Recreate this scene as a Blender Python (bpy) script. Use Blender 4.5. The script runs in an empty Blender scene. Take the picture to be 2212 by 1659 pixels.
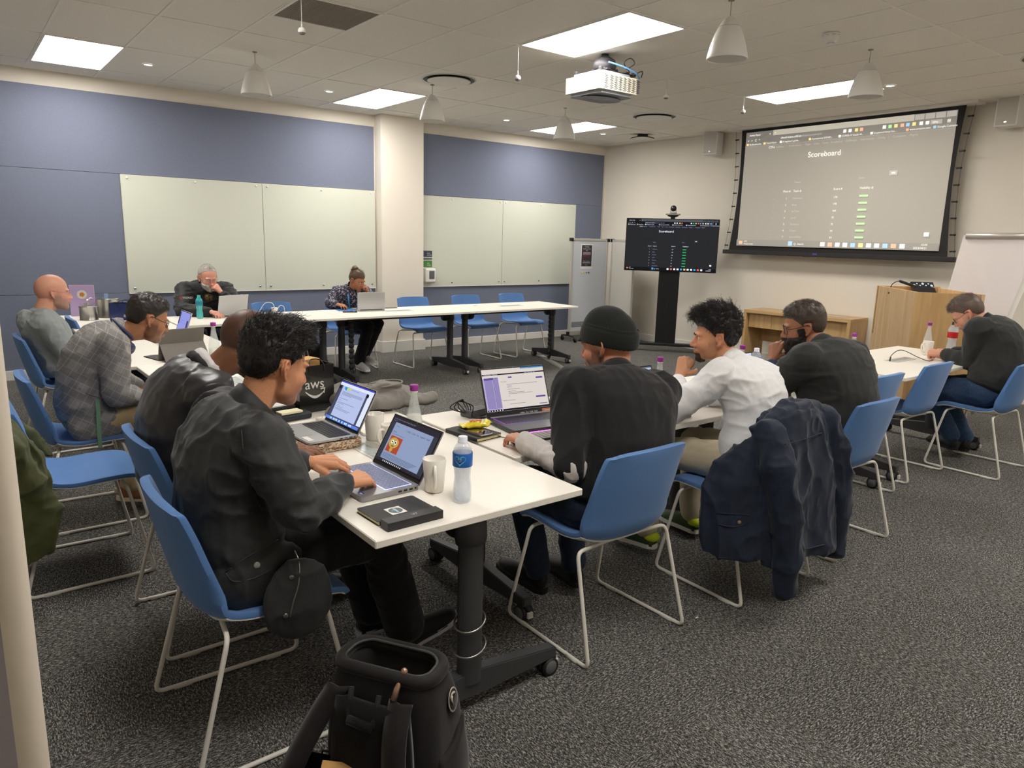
import bpy, bmesh, math, random
import numpy as np
from mathutils import Vector, Matrix, Euler
PI = math.pi
random.seed(7)
SC = bpy.context.scene
COL = SC.collection
W_, H_ = 2212, 1659
# ---------------------------------------------------------------- camera
CAMPOS = Vector((-2.610, -7.318, 1.580))
F_PX = 1566.04
_yaw, _pit, _rol = math.radians(52.0979), math.radians(-11.3868), math.radians(1.5145)
_f = Vector((math.cos(_yaw)*math.cos(_pit), math.sin(_yaw)*math.cos(_pit), math.sin(_pit)))
_r = Vector((math.sin(_yaw), -math.cos(_yaw), 0)); _u = _r.cross(_f)
_r2 = _r*math.cos(_rol) + _u*math.sin(_rol); _u2 = -_r*math.sin(_rol) + _u*math.cos(_rol)
cam_data = bpy.data.cameras.new('camera'); cam = bpy.data.objects.new('camera', cam_data)
COL.objects.link(cam)
cam_data.sensor_width = 36; cam_data.lens = F_PX/W_*36; cam_data.clip_start = .05; cam_data.clip_end = 60
M = Matrix((( _r2.x, _u2.x, -_f.x, CAMPOS.x), (_r2.y, _u2.y, -_f.y, CAMPOS.y), (_r2.z, _u2.z, -_f.z, CAMPOS.z), (0,0,0,1)))
cam.matrix_world = M
SC.camera = cam
# ---------------------------------------------------------------- world, exposure
w = bpy.data.worlds.new('world'); SC.world = w; w.use_nodes = True
w.node_tree.nodes['Background'].inputs[0].default_value = (.5, .5, .5, 1)
w.node_tree.nodes['Background'].inputs[1].default_value = .05
SC.view_settings.view_transform = 'Standard'; SC.view_settings.look = 'None'
SC.view_settings.exposure = 0.0; SC.view_settings.gamma = 1; SC.view_settings.use_curve_mapping = False
SC.cycles.max_bounces = 8; SC.cycles.diffuse_bounces = 5; SC.cycles.glossy_bounces = 4
SC.cycles.transmission_bounces = 8; SC.cycles.transparent_max_bounces = 12
SC.cycles.caustics_reflective = False; SC.cycles.caustics_refractive = False
SC.cycles.sample_clamp_indirect = 6
PANEL_EMIT = 23          # brightness of the ceiling light panels
SPOT_W = 16                # small downlights
# ---------------------------------------------------------------- room size
ZC = 3.10; XW = 6.24; YW = 1.68; XL = -4.6; YF = -8.6

def srgb(r, g, b):
    def c(v):
        v /= 255.0
        return v/12.92 if v <= .04045 else ((v+.055)/1.055)**2.4
    return (c(r), c(g), c(b), 1)
def lin(c): return c if len(c) == 4 else srgb(*c)

MATS = {}
def mat(name, col=(128,128,128), rough=.6, metal=0, emit=None, estr=1, noise=None, bump=None, spec=.5, trans=0, ior=1.45, alpha=1, sheen=0, attr=None, coat=0):
    """procedural principled material. noise=(scale, amount) varies the colour; bump=(scale, strength, distance)"""
    if name in MATS: return MATS[name]
    m = bpy.data.materials.new(name); m.use_nodes = True
    nt = m.node_tree; b = nt.nodes['Principled BSDF']
    b.inputs['Base Color'].default_value = lin(col)
    b.inputs['Roughness'].default_value = rough; b.inputs['Metallic'].default_value = metal
    b.inputs['Specular IOR Level'].default_value = spec
    b.inputs['IOR'].default_value = ior
    if trans: b.inputs['Transmission Weight'].default_value = trans
    if alpha < 1: b.inputs['Alpha'].default_value = alpha
    if sheen: b.inputs['Sheen Weight'].default_value = sheen; b.inputs['Sheen Roughness'].default_value = .4
    if coat: b.inputs['Coat Weight'].default_value = coat
    if emit is not None:
        b.inputs['Emission Color'].default_value = lin(emit); b.inputs['Emission Strength'].default_value = estr
    tc = nt.nodes.new('ShaderNodeTexCoord')
    src = None
    if attr:
        a = nt.nodes.new('ShaderNodeAttribute'); a.attribute_name = attr
        src = a.outputs['Color']; nt.links.new(src, b.inputs['Base Color'])
    if noise:
        n = nt.nodes.new('ShaderNodeTexNoise'); n.inputs['Scale'].default_value = noise[0]; n.inputs['Detail'].default_value = 4
        nt.links.new(tc.outputs['Object'], n.inputs['Vector'])
        mr = nt.nodes.new('ShaderNodeMapRange'); mr.inputs['From Min'].default_value = .25; mr.inputs['From Max'].default_value = .75
        mr.inputs['To Min'].default_value = 1-noise[1]; mr.inputs['To Max'].default_value = 1+noise[1]
        nt.links.new(n.outputs['Fac'], mr.inputs['Value'])
        hs = nt.nodes.new('ShaderNodeHueSaturation'); hs.inputs['Color'].default_value = lin(col)
        if src: nt.links.new(src, hs.inputs['Color'])
        nt.links.new(mr.outputs['Result'], hs.inputs['Value']); nt.links.new(hs.outputs['Color'], b.inputs['Base Color'])
    if bump:
        n2 = nt.nodes.new('ShaderNodeTexNoise'); n2.inputs['Scale'].default_value = bump[0]; n2.inputs['Detail'].default_value = 5
        nt.links.new(tc.outputs['Object'], n2.inputs['Vector'])
        bp = nt.nodes.new('ShaderNodeBump'); bp.inputs['Strength'].default_value = bump[1]; bp.inputs['Distance'].default_value = bump[2]
        nt.links.new(n2.outputs['Fac'], bp.inputs['Height']); nt.links.new(bp.outputs['Normal'], b.inputs['Normal'])
    MATS[name] = m
    return m

# ---------------------------------------------------------------- mesh helpers
def V(*a): return Vector(a)
def obj(name, bm, m=None, parent=None, smooth=False, angle=None):
    """turns a bmesh (or mesh) into ONE linked object"""
    if isinstance(bm, bmesh.types.BMesh):
        me = bpy.data.meshes.new(name); bm.normal_update(); bm.to_mesh(me); bm.free()
    else: me = bm; me.name = name
    if m is not None:
        ms = m if isinstance(m, (list, tuple)) else [m]
        for x in ms: me.materials.append(x)
    if smooth: me.shade_smooth()
    if angle is not None:
        me.shade_smooth(); me.set_sharp_from_angle(angle=math.radians(angle))
    o = bpy.data.objects.new(name, me); COL.objects.link(o)
    if parent is not None: o.parent = parent
    return o
def tag(o, label=None, cat=None, group=None, kind=None):
    if label: o['label'] = label
    if cat: o['category'] = cat
    if group: o['group'] = group
    if kind: o['kind'] = kind
    return o
def thing(name, label, cat, loc=(0,0,0), rz=0, group=None):
    o = bpy.data.objects.new(name, None); COL.objects.link(o); o.empty_display_size = .1
    o.location = loc; o.rotation_euler = (0, 0, rz)
    return tag(o, label, cat, group)
def struct(name, bm, m, parent=None, **k):
    o = obj(name, bm, m, parent, **k)
    if parent is None: o['kind'] = 'structure'
    return o
def copy_tree(o, parent=None):
    c = o.copy(); COL.objects.link(c); c.parent = parent
    for ch in list(o.children): copy_tree(ch, c)
    return c
def BM(): return bmesh.new()
def setmi(faces, mi):
    for f in faces: f.material_index = mi
def box(bm, x0, x1, y0, y1, z0, z1, bev=0, M=None, mi=0, seg=1):
    vs = [bm.verts.new((x, y, z)) for x in (x0, x1) for y in (y0, y1) for z in (z0, z1)]
    q = [(0,1,3,2), (4,6,7,5), (0,4,5,1), (2,3,7,6), (0,2,6,4), (1,5,7,3)]
    fs = [bm.faces.new([vs[i] for i in f]) for f in q]
    if bev:
        es = list({e for f in fs for e in f.edges})
        r = bmesh.ops.bevel(bm, geom=es, offset=bev, segments=seg, affect='EDGES', profile=.5)
        fs = list({f for f in r['faces']} | {f for f in fs if f.is_valid})
        vs = list({v for f in fs for v in f.verts})
    for f in fs: f.material_index = mi
    if M is not None:
        for v in vs: v.co = M @ v.co
    return fs
def quad(bm, a, b, c, d, mi=0):
    f = bm.faces.new([bm.verts.new(p) for p in (a, b, c, d)]); f.material_index = mi; return f
def ring_frame(t):
    t = t.normalized(); a = V(0,0,1) if abs(t.z) < .9 else V(1,0,0)
    x = a.cross(t).normalized(); return x, t.cross(x)
def tube(bm, pts, r, seg=8, cap=True, mi=0, closed=False):
    """round tube along pts; r is a number or a list"""
    pts = [Vector(p) for p in pts]; n = len(pts)
    rs = r if isinstance(r, (list, tuple)) else [r]*n
    rings = []; x = None
    for i, p in enumerate(pts):
        if closed: t = pts[(i+1) % n]-pts[i-1]
        else: t = (pts[min(i+1, n-1)]-pts[max(i-1, 0)])
        if t.length < 1e-9: t = V(0,0,1)
        t.normalize()
        if x is None: x, y = ring_frame(t)
        else:
            x = (x - t*x.dot(t))
            if x.length < 1e-6: x, y = ring_frame(t)
            x.normalize(); y = t.cross(x)
        rings.append([bm.verts.new(p + (x*math.cos(2*PI*k/seg)+y*math.sin(2*PI*k/seg))*rs[i]) for k in range(seg)])
    fs = []
    m = n if closed else n-1
    for i in range(m):
        a, b = rings[i], rings[(i+1) % n]
        for k in range(seg): fs.append(bm.faces.new((a[k], a[(k+1) % seg], b[(k+1) % seg], b[k])))
    if cap and not closed:
        fs.append(bm.faces.new(rings[0][::-1])); fs.append(bm.faces.new(rings[-1]))
    for f in fs: f.material_index = mi; f.smooth = True
    return fs
def arc(pts, r=.03, n=5):
    """rounds the corners of a polyline"""
    pts = [Vector(p) for p in pts]; out = [pts[0]]
    for i in range(1, len(pts)-1):
        a, b, c = pts[i-1], pts[i], pts[i+1]
        d1 = (a-b); d2 = (c-b); rr = min(r, d1.length*.45, d2.length*.45)
        p1 = b+d1.normalized()*rr; p2 = b+d2.normalized()*rr
        for k in range(n+1):
            t = k/n; out.append(p1*(1-t)**2 + b*2*t*(1-t) + p2*t*t)
    out.append(pts[-1]); return out
def spline(pts, n=6):
    pts = [Vector(p) for p in pts]; out = []
    for i in range(len(pts)-1):
        p0 = pts[max(i-1, 0)]; p1 = pts[i]; p2 = pts[i+1]; p3 = pts[min(i+2, len(pts)-1)]
        for k in range(n):
            t = k/n
            out.append(.5*((2*p1)+(p2-p0)*t+(2*p0-5*p1+4*p2-p3)*t*t+(3*p1-p0-3*p2+p3)*t**3))
    out.append(pts[-1]); return out
def lathe(bm, prof, seg=24, M=None, mi=0, sx=1, sy=1, cap0=False, cap1=False):
    """prof: list of (radius, z)"""
    rings = []
    for r, z in prof:
        rings.append([bm.verts.new((r*sx*math.cos(2*PI*k/seg), r*sy*math.sin(2*PI*k/seg), z)) for k in range(seg)])
    fs = []
    for i in range(len(rings)-1):
        a, b = rings[i], rings[i+1]
        for k in range(seg): fs.append(bm.faces.new((a[k], a[(k+1) % seg], b[(k+1) % seg], b[k])))
    if cap0: fs.append(bm.faces.new(rings[0][::-1]))
    if cap1: fs.append(bm.faces.new(rings[-1]))
    for f in fs: f.material_index = mi; f.smooth = True
    if M is not None:
        for R in rings:
            for v in R: v.co = M @ v.co
    return fs
def ellip(bm, c, r, R=None, seg=16, rings=10, mi=0):
    """ellipsoid at c with radii r, optional rotation matrix"""
    c = Vector(c)
    rr = []
    for i in range(1, rings):
        th = PI*i/rings
        rr.append([Vector((r[0]*math.sin(th)*math.cos(2*PI*k/seg), r[1]*math.sin(th)*math.sin(2*PI*k/seg), r[2]*math.cos(th))) for k in range(seg)])
    top = Vector((0,0,r[2])); bot = Vector((0,0,-r[2]))
    T = (lambda p: c+(R @ p)) if R is not None else (lambda p: c+p)
    tv = bm.verts.new(T(top)); bv = bm.verts.new(T(bot))
    vr = [[bm.verts.new(T(p)) for p in q] for q in rr]
    fs = []
    for k in range(seg):
        fs.append(bm.faces.new((tv, vr[0][k], vr[0][(k+1) % seg])))
        fs.append(bm.faces.new((bv, vr[-1][(k+1) % seg], vr[-1][k])))
    for i in range(len(vr)-1):
        for k in range(seg): fs.append(bm.faces.new((vr[i][k], vr[i+1][k], vr[i+1][(k+1) % seg], vr[i][(k+1) % seg])))
    for f in fs: f.material_index = mi; f.smooth = True
    return fs
def prism(bm, poly, z0, z1, M=None, mi=0):
    """vertical prism over a 2D outline"""
    a = [bm.verts.new((p[0], p[1], z0)) for p in poly]; b = [bm.verts.new((p[0], p[1], z1)) for p in poly]
    n = len(poly); fs = [bm.faces.new(a[::-1]), bm.faces.new(b)]
    for i in range(n): fs.append(bm.faces.new((a[i], a[(i+1) % n], b[(i+1) % n], b[i])))
    for f in fs: f.material_index = mi
    if M is not None:
        for v in a+b: v.co = M @ v.co
    return fs
def rrect(w, h, r, n=4, cx=0, cy=0):
    out = []
    for sx, sy, a0 in ((1,1,0), (-1,1,90), (-1,-1,180), (1,-1,270)):
        for k in range(n+1):
            a = math.radians(a0+90*k/n)
            out.append((cx+sx*(w/2-r)+r*math.cos(a), cy+sy*(h/2-r)+r*math.sin(a)))
    return out
def basis(o, x, y, z):
    """matrix from origin and three axes"""
    x, y, z, o = Vector(x), Vector(y), Vector(z), Vector(o)
    return Matrix(((x.x, y.x, z.x, o.x), (x.y, y.y, z.y, o.y), (x.z, y.z, z.z, o.z), (0,0,0,1)))
_fontcache = {}
def text_into(bm, s, size, M, mi=0, align='LEFT', bold=0, ext=0):
    """flat lettering (real mesh) in the xy plane of M"""
    key = (s, align, bold, ext)
    if key not in _fontcache:
        cu = bpy.data.curves.new('t', 'FONT'); cu.body = s; cu.size = 1; cu.align_x = align; cu.offset = bold; cu.resolution_u = 3; cu.extrude = ext
        o = bpy.data.objects.new('t', cu); COL.objects.link(o)
        dg = bpy.context.evaluated_depsgraph_get(); dg.update()
        me = bpy.data.meshes.new_from_object(o.evaluated_get(dg))
        _fontcache[key] = ([v.co.copy() for v in me.vertices], [tuple(p.vertices) for p in me.polygons])
        bpy.data.objects.remove(o); bpy.data.curves.remove(cu); bpy.data.meshes.remove(me)
    vs, fs = _fontcache[key]
    nv = [bm.verts.new(M @ (v*size)) for v in vs]
    for f in fs:
        try: ff = bm.faces.new([nv[i] for i in f]); ff.material_index = mi
        except ValueError: pass

# value noise on numpy arrays (for cloth folds, hair)
def _hash(i, j, k):
    h = (i*374761393 + j*668265263 + k*2147483647 + 1013904223) & 0xffffffff
    h = ((h ^ (h >> 13))*1274126177) & 0xffffffff
    return ((h ^ (h >> 16)) & 0xffff)/65535.0
def vnoise(P):
    P = np.asarray(P, float); I = np.floor(P).astype(np.int64); Fr = P-I; U = Fr*Fr*(3-2*Fr)
    out = 0
    for dx in (0,1):
        for dy in (0,1):
            for dz in (0,1):
                wgt = (U[:,0] if dx else 1-U[:,0])*(U[:,1] if dy else 1-U[:,1])*(U[:,2] if dz else 1-U[:,2])
                out = out + wgt*_hash(I[:,0]+dx, I[:,1]+dy, I[:,2]+dz)
    return out
def rodr(axis, ang): return Matrix.Rotation(ang, 3, axis)
# ================================================================ room
def carpet_mat():
    m = bpy.data.materials.new('carpet'); m.use_nodes = True; nt = m.node_tree; L = nt.links
    b = nt.nodes['Principled BSDF']; b.inputs['Roughness'].default_value = .95; b.inputs['Specular IOR Level'].default_value = .15
    tc = nt.nodes.new('ShaderNodeTexCoord')
    def nz(sc, scale, det=3, rough=.6):
        mp = nt.nodes.new('ShaderNodeMapping'); mp.inputs['Scale'].default_value = sc
        L.new(tc.outputs['Object'], mp.inputs['Vector'])
        n = nt.nodes.new('ShaderNodeTexNoise'); n.inputs['Scale'].default_value = scale; n.inputs['Detail'].default_value = det
        n.inputs['Roughness'].default_value = rough; n.inputs['Distortion'].default_value = .6
        L.new(mp.outputs['Vector'], n.inputs['Vector']); return n.outputs['Fac']
    a = nz((1, 3.0, 1), 75); c = nz((3.0, 1, 1), 75)
    ck = nt.nodes.new('ShaderNodeTexChecker'); ck.inputs['Scale'].default_value = 2.0
    ck.inputs['Color1'].default_value = (0,0,0,1); ck.inputs['Color2'].default_value = (1,1,1,1)
    L.new(tc.outputs['Object'], ck.inputs['Vector'])
    mx = nt.nodes.new('ShaderNodeMix'); mx.data_type = 'FLOAT'
    L.new(ck.outputs['Fac'], mx.inputs['Factor']); L.new(a, mx.inputs[2]); L.new(c, mx.inputs[3])
    fine = nz((1,1,1), 330, 2)
    ad = nt.nodes.new('ShaderNodeMath'); ad.operation = 'MULTIPLY_ADD'; ad.inputs[1].default_value = .7
    L.new(fine, ad.inputs[0]); L.new(mx.outputs[0], ad.inputs[2])
    cr = nt.nodes.new('ShaderNodeValToRGB'); e = cr.color_ramp.elements
    e[0].position = .66; e[0].color = srgb(32, 32, 32); e[1].position = 1.02; e[1].color = srgb(176, 173, 164)
    k = e.new(.82); k.color = srgb(66, 66, 66); k = e.new(.93); k.color = srgb(116, 114, 109)
    L.new(ad.outputs[0], cr.inputs['Fac'])
    big = nz((1,1,1), 1.3, 2)
    hs = nt.nodes.new('ShaderNodeHueSaturation'); mr = nt.nodes.new('ShaderNodeMapRange')
    mr.inputs['To Min'].default_value = .8; mr.inputs['To Max'].default_value = 1.2
    L.new(big, mr.inputs['Value']); L.new(mr.outputs['Result'], hs.inputs['Value'])
    L.new(cr.outputs['Color'], hs.inputs['Color']); L.new(hs.outputs['Color'], b.inputs['Base Color'])
    bp = nt.nodes.new('ShaderNodeBump'); bp.inputs['Strength'].default_value = .7; bp.inputs['Distance'].default_value = .004
    L.new(ad.outputs[0], bp.inputs['Height']); L.new(bp.outputs['Normal'], b.inputs['Normal'])
    return m
M_CARPET = carpet_mat()
M_CEIL = mat('ceiling_tile', (232,227,218), .95, noise=(90,.03), bump=(220,.15,.002), spec=.1)
M_BAR = mat('ceiling_bar', (232,229,222), .6)
M_WALL = mat('wall_paint', (226,219,206), .9, noise=(3,.01), bump=(160,.05,.001), spec=.2)
M_SKIRT = mat('skirting_paint', (226,222,214), .5)
M_BLUE = mat('blue_fabric_panel', (116,122,140), .95, noise=(180,.10), bump=(240,.3,.002), spec=.15)
M_WHITE = mat('white_plastic', (226,224,218), .45)
M_BLACK = mat('black_plastic', (22,22,23), .5)
M_DARK = mat('dark_metal', (52,53,55), .45, metal=.3)
M_CHROME = mat('chrome', (200,200,198), .22, metal=1)
M_STEEL = mat('brushed_steel', (172,170,164), .32, metal=1, noise=(30,.06))

bm = BM(); box(bm, XL, XW, YF, YW, -.05, 0); struct('floor', bm, M_CARPET)
bm = BM(); box(bm, XL, XW, YF, YW, ZC, ZC+.08); ceil = struct('ceiling', bm, M_CEIL)
bm = BM()
for i in range(-7, 11): box(bm, .6*i-.011, .6*i+.011, YF, YW, ZC-.005, ZC+.001)
for j in range(-1, 8): box(bm, XL, XW, -1.2*j-.011, -1.2*j+.011, ZC-.006, ZC+.0005)
for i in range(-7, 11):   # the shadow gap beside each bar
    pass
obj('ceiling_grid', bm, M_BAR, ceil)
bm = BM(); box(bm, XL-.1, XW+.1, YW, YW+.1, 0, ZC); struct('wall_back', bm, M_WALL)
bm = BM(); box(bm, XW, XW+.1, YF, YW, 0, ZC); struct('wall_right', bm, M_WALL)
bm = BM(); box(bm, XL-.1, XL, YF, YW, 0, ZC); struct('wall_left', bm, M_WALL)
bm = BM(); box(bm, XL-.1, XW+.1, YF-.1, YF, 0, ZC); struct('wall_front', bm, M_WALL)
bm = BM(); box(bm, XL, 2.0, YW-.045, YW, 0, .10, .003); box(bm, 2.65, XW, YW-.045, YW, 0, .10, .003); struct('baseboard_back', bm, M_SKIRT)
bm = BM(); box(bm, XW-.018, XW, YF, YW-.045, 0, .115, .003); struct('baseboard_right', bm, M_SKIRT)
# column against the back wall
CX0, CX1, CY0 = 2.005, 2.645, 1.50
bm = BM(); box(bm, CX0, CX1, CY0, YW, 0, ZC, .004); struct('wall_column', bm, M_WALL)
bm = BM(); prism(bm, [(CX0-.02, YW), (CX0-.02, CY0-.02), (CX1+.02, CY0-.02), (CX1+.02, YW)], 0, .145); struct('baseboard_column', bm, M_SKIRT)
# partition end beside the doorway the picture is taken from
bm = BM()
JX, JY = -2.592, -6.795
box(bm, XL, JX-.012, JY-.05, JY+.05, 0, ZC)
wp = struct('wall_entrance', bm, mat('entrance_paint', (158,152,158), .7))
bm = BM(); tube(bm, [(JX-.012, JY-.036, 0), (JX-.012, JY-.036, ZC)], .0145, 12); tube(bm, [(JX-.012, JY+.036, 0), (JX-.012, JY+.036, ZC)], .0145, 12)
box(bm, JX-.013, JX+.002, JY-.036, JY+.036, 0, ZC)
struct('trim_1', bm, mat('trim_paint', (222,212,196), .4))

# fabric wall panels
def panel(name, x0, x1, z0, z1, label):
    bm = BM(); box(bm, x0+.0015, x1-.0015, YW-.022, YW-.001, z0+.0015, z1-.0015, .002)
    tag(obj('wall_panel', bm, M_BLUE), label, 'wall panel', 'blue fabric wall panels')
panel('a', XL, 1.985, 2.145, 2.953, 'long blue fabric wall panel above the left pair of glass boards')
panel('b', XL, -1.035, .873, 2.145, 'blue fabric wall panel left of the glass boards, behind the bald man')
panel('c', XL, 1.985, .10, .873, 'low blue fabric wall panel under the left pair of glass boards')
panel('d', CX1+.003, 6.19, 2.135, 2.953, 'blue fabric wall panel above the right pair of glass boards')
panel('e', 5.592, 6.19, .873, 2.135, 'narrow blue fabric wall panel in the corner beyond the glass boards')
panel('f', CX1+.003, 6.19, .10, .873, 'low blue fabric wall panel behind the empty chairs of the far table')
M_GLASSW = mat('white_back_glass', (207,210,196), .12, spec=.6, coat=.3)
def glassboard(x0, x1, z0, z1, label, marks):
    t = thing('glass_board', label, 'whiteboard', (0, 0, 0), 0, 'white glass writing boards')
    bm = BM(); box(bm, x0+.002, x1-.002, YW-.040, YW-.030, z0+.012, z1, .001); obj('glass_sheet', bm, M_GLASSW, t)
    bm = BM(); box(bm, x0, x1, YW-.044, YW-.0235, z0-.004, z0+.010, .001); box(bm, x0, x1, YW-.0295, YW-.0235, z0+.0101, z1-.001); obj('backing_frame', bm, M_WHITE, t)
    for mx in marks:
        for mz in (z1-.035, z0+.055):
            bm = BM(); Mx = Matrix.Translation((x0+(x1-x0)*mx, YW-.040, mz)) @ Matrix.Rotation(PI/2, 4, 'X')
            lathe(bm, [(0,.010), (.011,.009), (.0125,.006), (.0125,0)], 14, Mx); obj('standoff', bm, M_CHROME if mz < 1 else M_WHITE, t)
    return t
glassboard(-1.032, .487, .868, 2.143, 'leftmost white glass board, behind the old man in the black jacket', (.04,.5,.955))
glassboard(.489, 1.983, .868, 2.143, 'white glass board just left of the column, behind the woman', (.04,.5,.96))
glassboard(CX1+.003, 4.104, .868, 2.130, 'white glass board just right of the column', (.38,.965))
glassboard(4.106, 5.588, .868, 2.130, 'rightmost white glass board, beside the mobile partitions', (.035,.5,.955))

# ---------------------------------------------------------------- ceiling fittings
M_PANEL = mat('light_diffuser', (255,255,255), .5, emit=(255,250,244), estr=PANEL_EMIT)
M_SPOTL = mat('downlight_lens', (255,255,255), .5, emit=(255,255,255), estr=14)
lights = [(-1.8, 0, 'bright ceiling light panel at the far left, nearest the blue wall'),
          (1.2, 0, 'bright ceiling light panel in front of the column'),
          (4.2, 0, 'bright ceiling light panel in the far corner, behind a hanging speaker'),
          (-1.8, -3.6, None), (1.2, -3.6, 'largest bright ceiling light panel, above the projector'),
          (4.2, -3.6, 'bright ceiling light panel in front of the projection screen'),
          (-1.8, -7.2, None), (1.2, -7.2, None), (4.2, -7.2, None)]
lp0 = thing('ceiling_light', '', 'ceiling light', (0,0,0), 0, 'square ceiling light panels')
bm = BM(); box(bm, .016, .584, .016, 1.184, -.004, -.0015, .001); obj('diffuser', bm, M_PANEL, lp0)
bm = BM()
for b_ in ((0,.6,0,.017), (0,.6,1.183,1.2), (0,.017,.017,1.183), (.583,.6,.017,1.183)): box(bm, *b_, -.009, -.0005)
obj('frame', bm, M_BAR, lp0)
for i, (x, y, lb) in enumerate(lights):
    o = lp0 if i == 0 else copy_tree(lp0)
    o.location = (x, y, ZC); o['label'] = lb or ['', '', '', 'ceiling light panel above the seated row on the left', '', '', 'ceiling light panel behind the photographer on the left', 'ceiling light panel behind the photographer in the middle', 'ceiling light panel behind the photographer on the right'][i]
dl = [(-.903,.605,'small round downlight beside the far left light panel'), (.90,.579,'small round downlight between the first hanging speaker and the column'),
      (3.426,.70,'small round downlight right of the column'), (5.16,.66,'small round downlight nearest the far corner'), (4.698,-3.68,'small round downlight beside the hanging speaker before the screen')]
d0 = None
for x, y, lb in dl:
    if d0 is None:
        d0 = thing('downlight', lb, 'downlight', (x, y, ZC), 0, 'small recessed downlights')
        bm = BM(); lathe(bm, [(.052,-.001), (.052,-.006), (.042,-.009), (.036,-.004)], 20); obj('trim_ring', bm, M_WHITE, d0)
        bm = BM(); lathe(bm, [(0,-.005), (.037,-.004)], 20); obj('lens', bm, M_SPOTL, d0)
    else:
        o = copy_tree(d0); o.location = (x, y, ZC); o['label'] = lb
    ld = bpy.data.lights.new('downlight_lamp', 'SPOT'); ld.energy = SPOT_W; ld.spot_size = 2.0; ld.spot_blend = 1; ld.shadow_soft_size = .035; ld.color = (1,.97,.93)
    lo = bpy.data.objects.new('downlight_lamp', ld); COL.objects.link(lo); lo.location = (x, y, ZC-.02); lo['kind'] = 'helper'
# bell speakers
def bell():
    t = thing('hanging_speaker', '', 'speaker', (0,0,0), 0, 'white bell shaped speakers hanging from the ceiling')
    bm = BM(); tube(bm, [(0,0,0), (0,0,-.10)], .0025, 6); lathe(bm, [(0,.0), (.02,-.001), (.02,-.006), (0,-.008)], 12); obj('cable', bm, mat('grey_cord', (150,146,140), .6), t)
    bm = BM(); lathe(bm, [(.0,-.095), (.02,-.10), (.045,-.125), (.068,-.16), (.0705,-.162)], 32); obj('top_cap', bm, M_WHITE, t)
    bm = BM(); lathe(bm, [(.0695,-.163), (.092,-.21), (.112,-.27), (.126,-.325), (.130,-.352), (.129,-.357), (.1235,-.355), (.121,-.345)], 32); obj('shell', bm, M_WHITE, t)
    bm = BM(); lathe(bm, [(0,-.353), (.09,-.352), (.122,-.349)], 32); obj('grille', bm, mat('speaker_mesh', (190,186,178), .7, noise=(400,.2)), t)
    return t
b0 = bell()
for i, (x, y, lb) in enumerate([(-.308,-.615,'white hanging bell speaker at the left, in front of the blue wall'), (1.531,-.537,'white hanging bell speaker in front of the column top'),
        (3.364,-.527,'white hanging bell speaker in front of the farthest light panel'), (1.519,-4.182,'largest white hanging bell speaker, nearest the top edge of the picture'),
        (3.301,-4.188,'white hanging bell speaker in front of the light panel by the screen')]):
    o = b0 if i == 0 else copy_tree(b0)
    o.location = (x, y, ZC); o['label'] = lb
for i, (x, y, d, lb) in enumerate([(-.628,-2.458,.24,'white ball microphone hanging below the ceiling grille'), (1.209,-2.381,.25,'white ball microphone hanging left of the projector'),
        (2.977,-2.407,.165,'small ball microphone hanging right of the projector'), (4.143,-2.445,.165,'small ball microphone hanging beside the screen side light')]):
    t = thing('hanging_microphone', lb, 'microphone', (x, y, ZC), 0, 'ball microphones hanging from the ceiling')
    bm = BM(); tube(bm, [(0,0,0), (0,0,-d+.02)], .0028, 6); tube(bm, [(0,0,-d+.055), (0,0,-d+.02)], [.0035,.008], 8); obj('cable', bm, M_WHITE, t)
    bm = BM(); ellip(bm, (0,0,-d), (.026,.026,.023)); obj('ball', bm, M_WHITE, t)
    bm = BM(); lathe(bm, [(0,-d-.0235), (.014,-d-.022), (.0215,-d-.0145), (.0225,-d-.011)], 16); obj('grille', bm, mat('mesh_grey', (120,118,114), .6), t)
# air diffusers
def diffuser(x, y, lb):
    t = thing('air_diffuser', lb, 'air vent', (x, y, ZC), 0, 'square ceiling air diffusers with a round disc')
    bm = BM(); box(bm, .012, .588, .012, .588, -.006, -.001)
    lathe(bm, [(.262,-.0065), (.268,-.012), (.255,-.013)], 40, Matrix.Translation((.3,.3,0))); obj('face_plate', bm, M_BAR, t)
    bm = BM(); lathe(bm, [(.256,-.0075), (.0,-.0072)], 40, Matrix.Translation((.3,.3,0))); obj('slot', bm, M_BLACK, t)
    bm = BM(); lathe(bm, [(0,-.030), (.20,-.030), (.215,-.026), (.214,-.022), (0,-.020)], 40, Matrix.Translation((.3,.3,0))); obj('disc', bm, M_BAR, t)
diffuser(1.2, -1.2, 'round air diffuser above the column, left of the projector')
diffuser(4.2, -1.2, 'round air diffuser between projector and screen')
diffuser(4.2, -5.4, 'round air diffuser at the right edge of the ceiling')
t = thing('air_grille', 'grey mesh return air grille at the top of the picture', 'air vent', (-.6, -2.4, ZC))
bm = BM(); box(bm, .02, .58, .02, .58, -.004, -.001); 
m = mat('grille_mesh', (128,118,106), .8); obj('mesh', bm, m, t)
bm = BM()
for k in range(37): box(bm, .02+k*.0153, .026+k*.0153, .02, .58, -.007, -.0041)
obj('louvre', bm, mat('grille_bar', (150,140,127), .7), t)
bm = BM()
for b_ in ((0,.6,0,.022), (0,.6,.578,.6), (0,.022,.022,.578), (.578,.6,.022,.578)): box(bm, *b_, -.010, -.0005)
obj('frame', bm, M_BAR, t)
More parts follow.
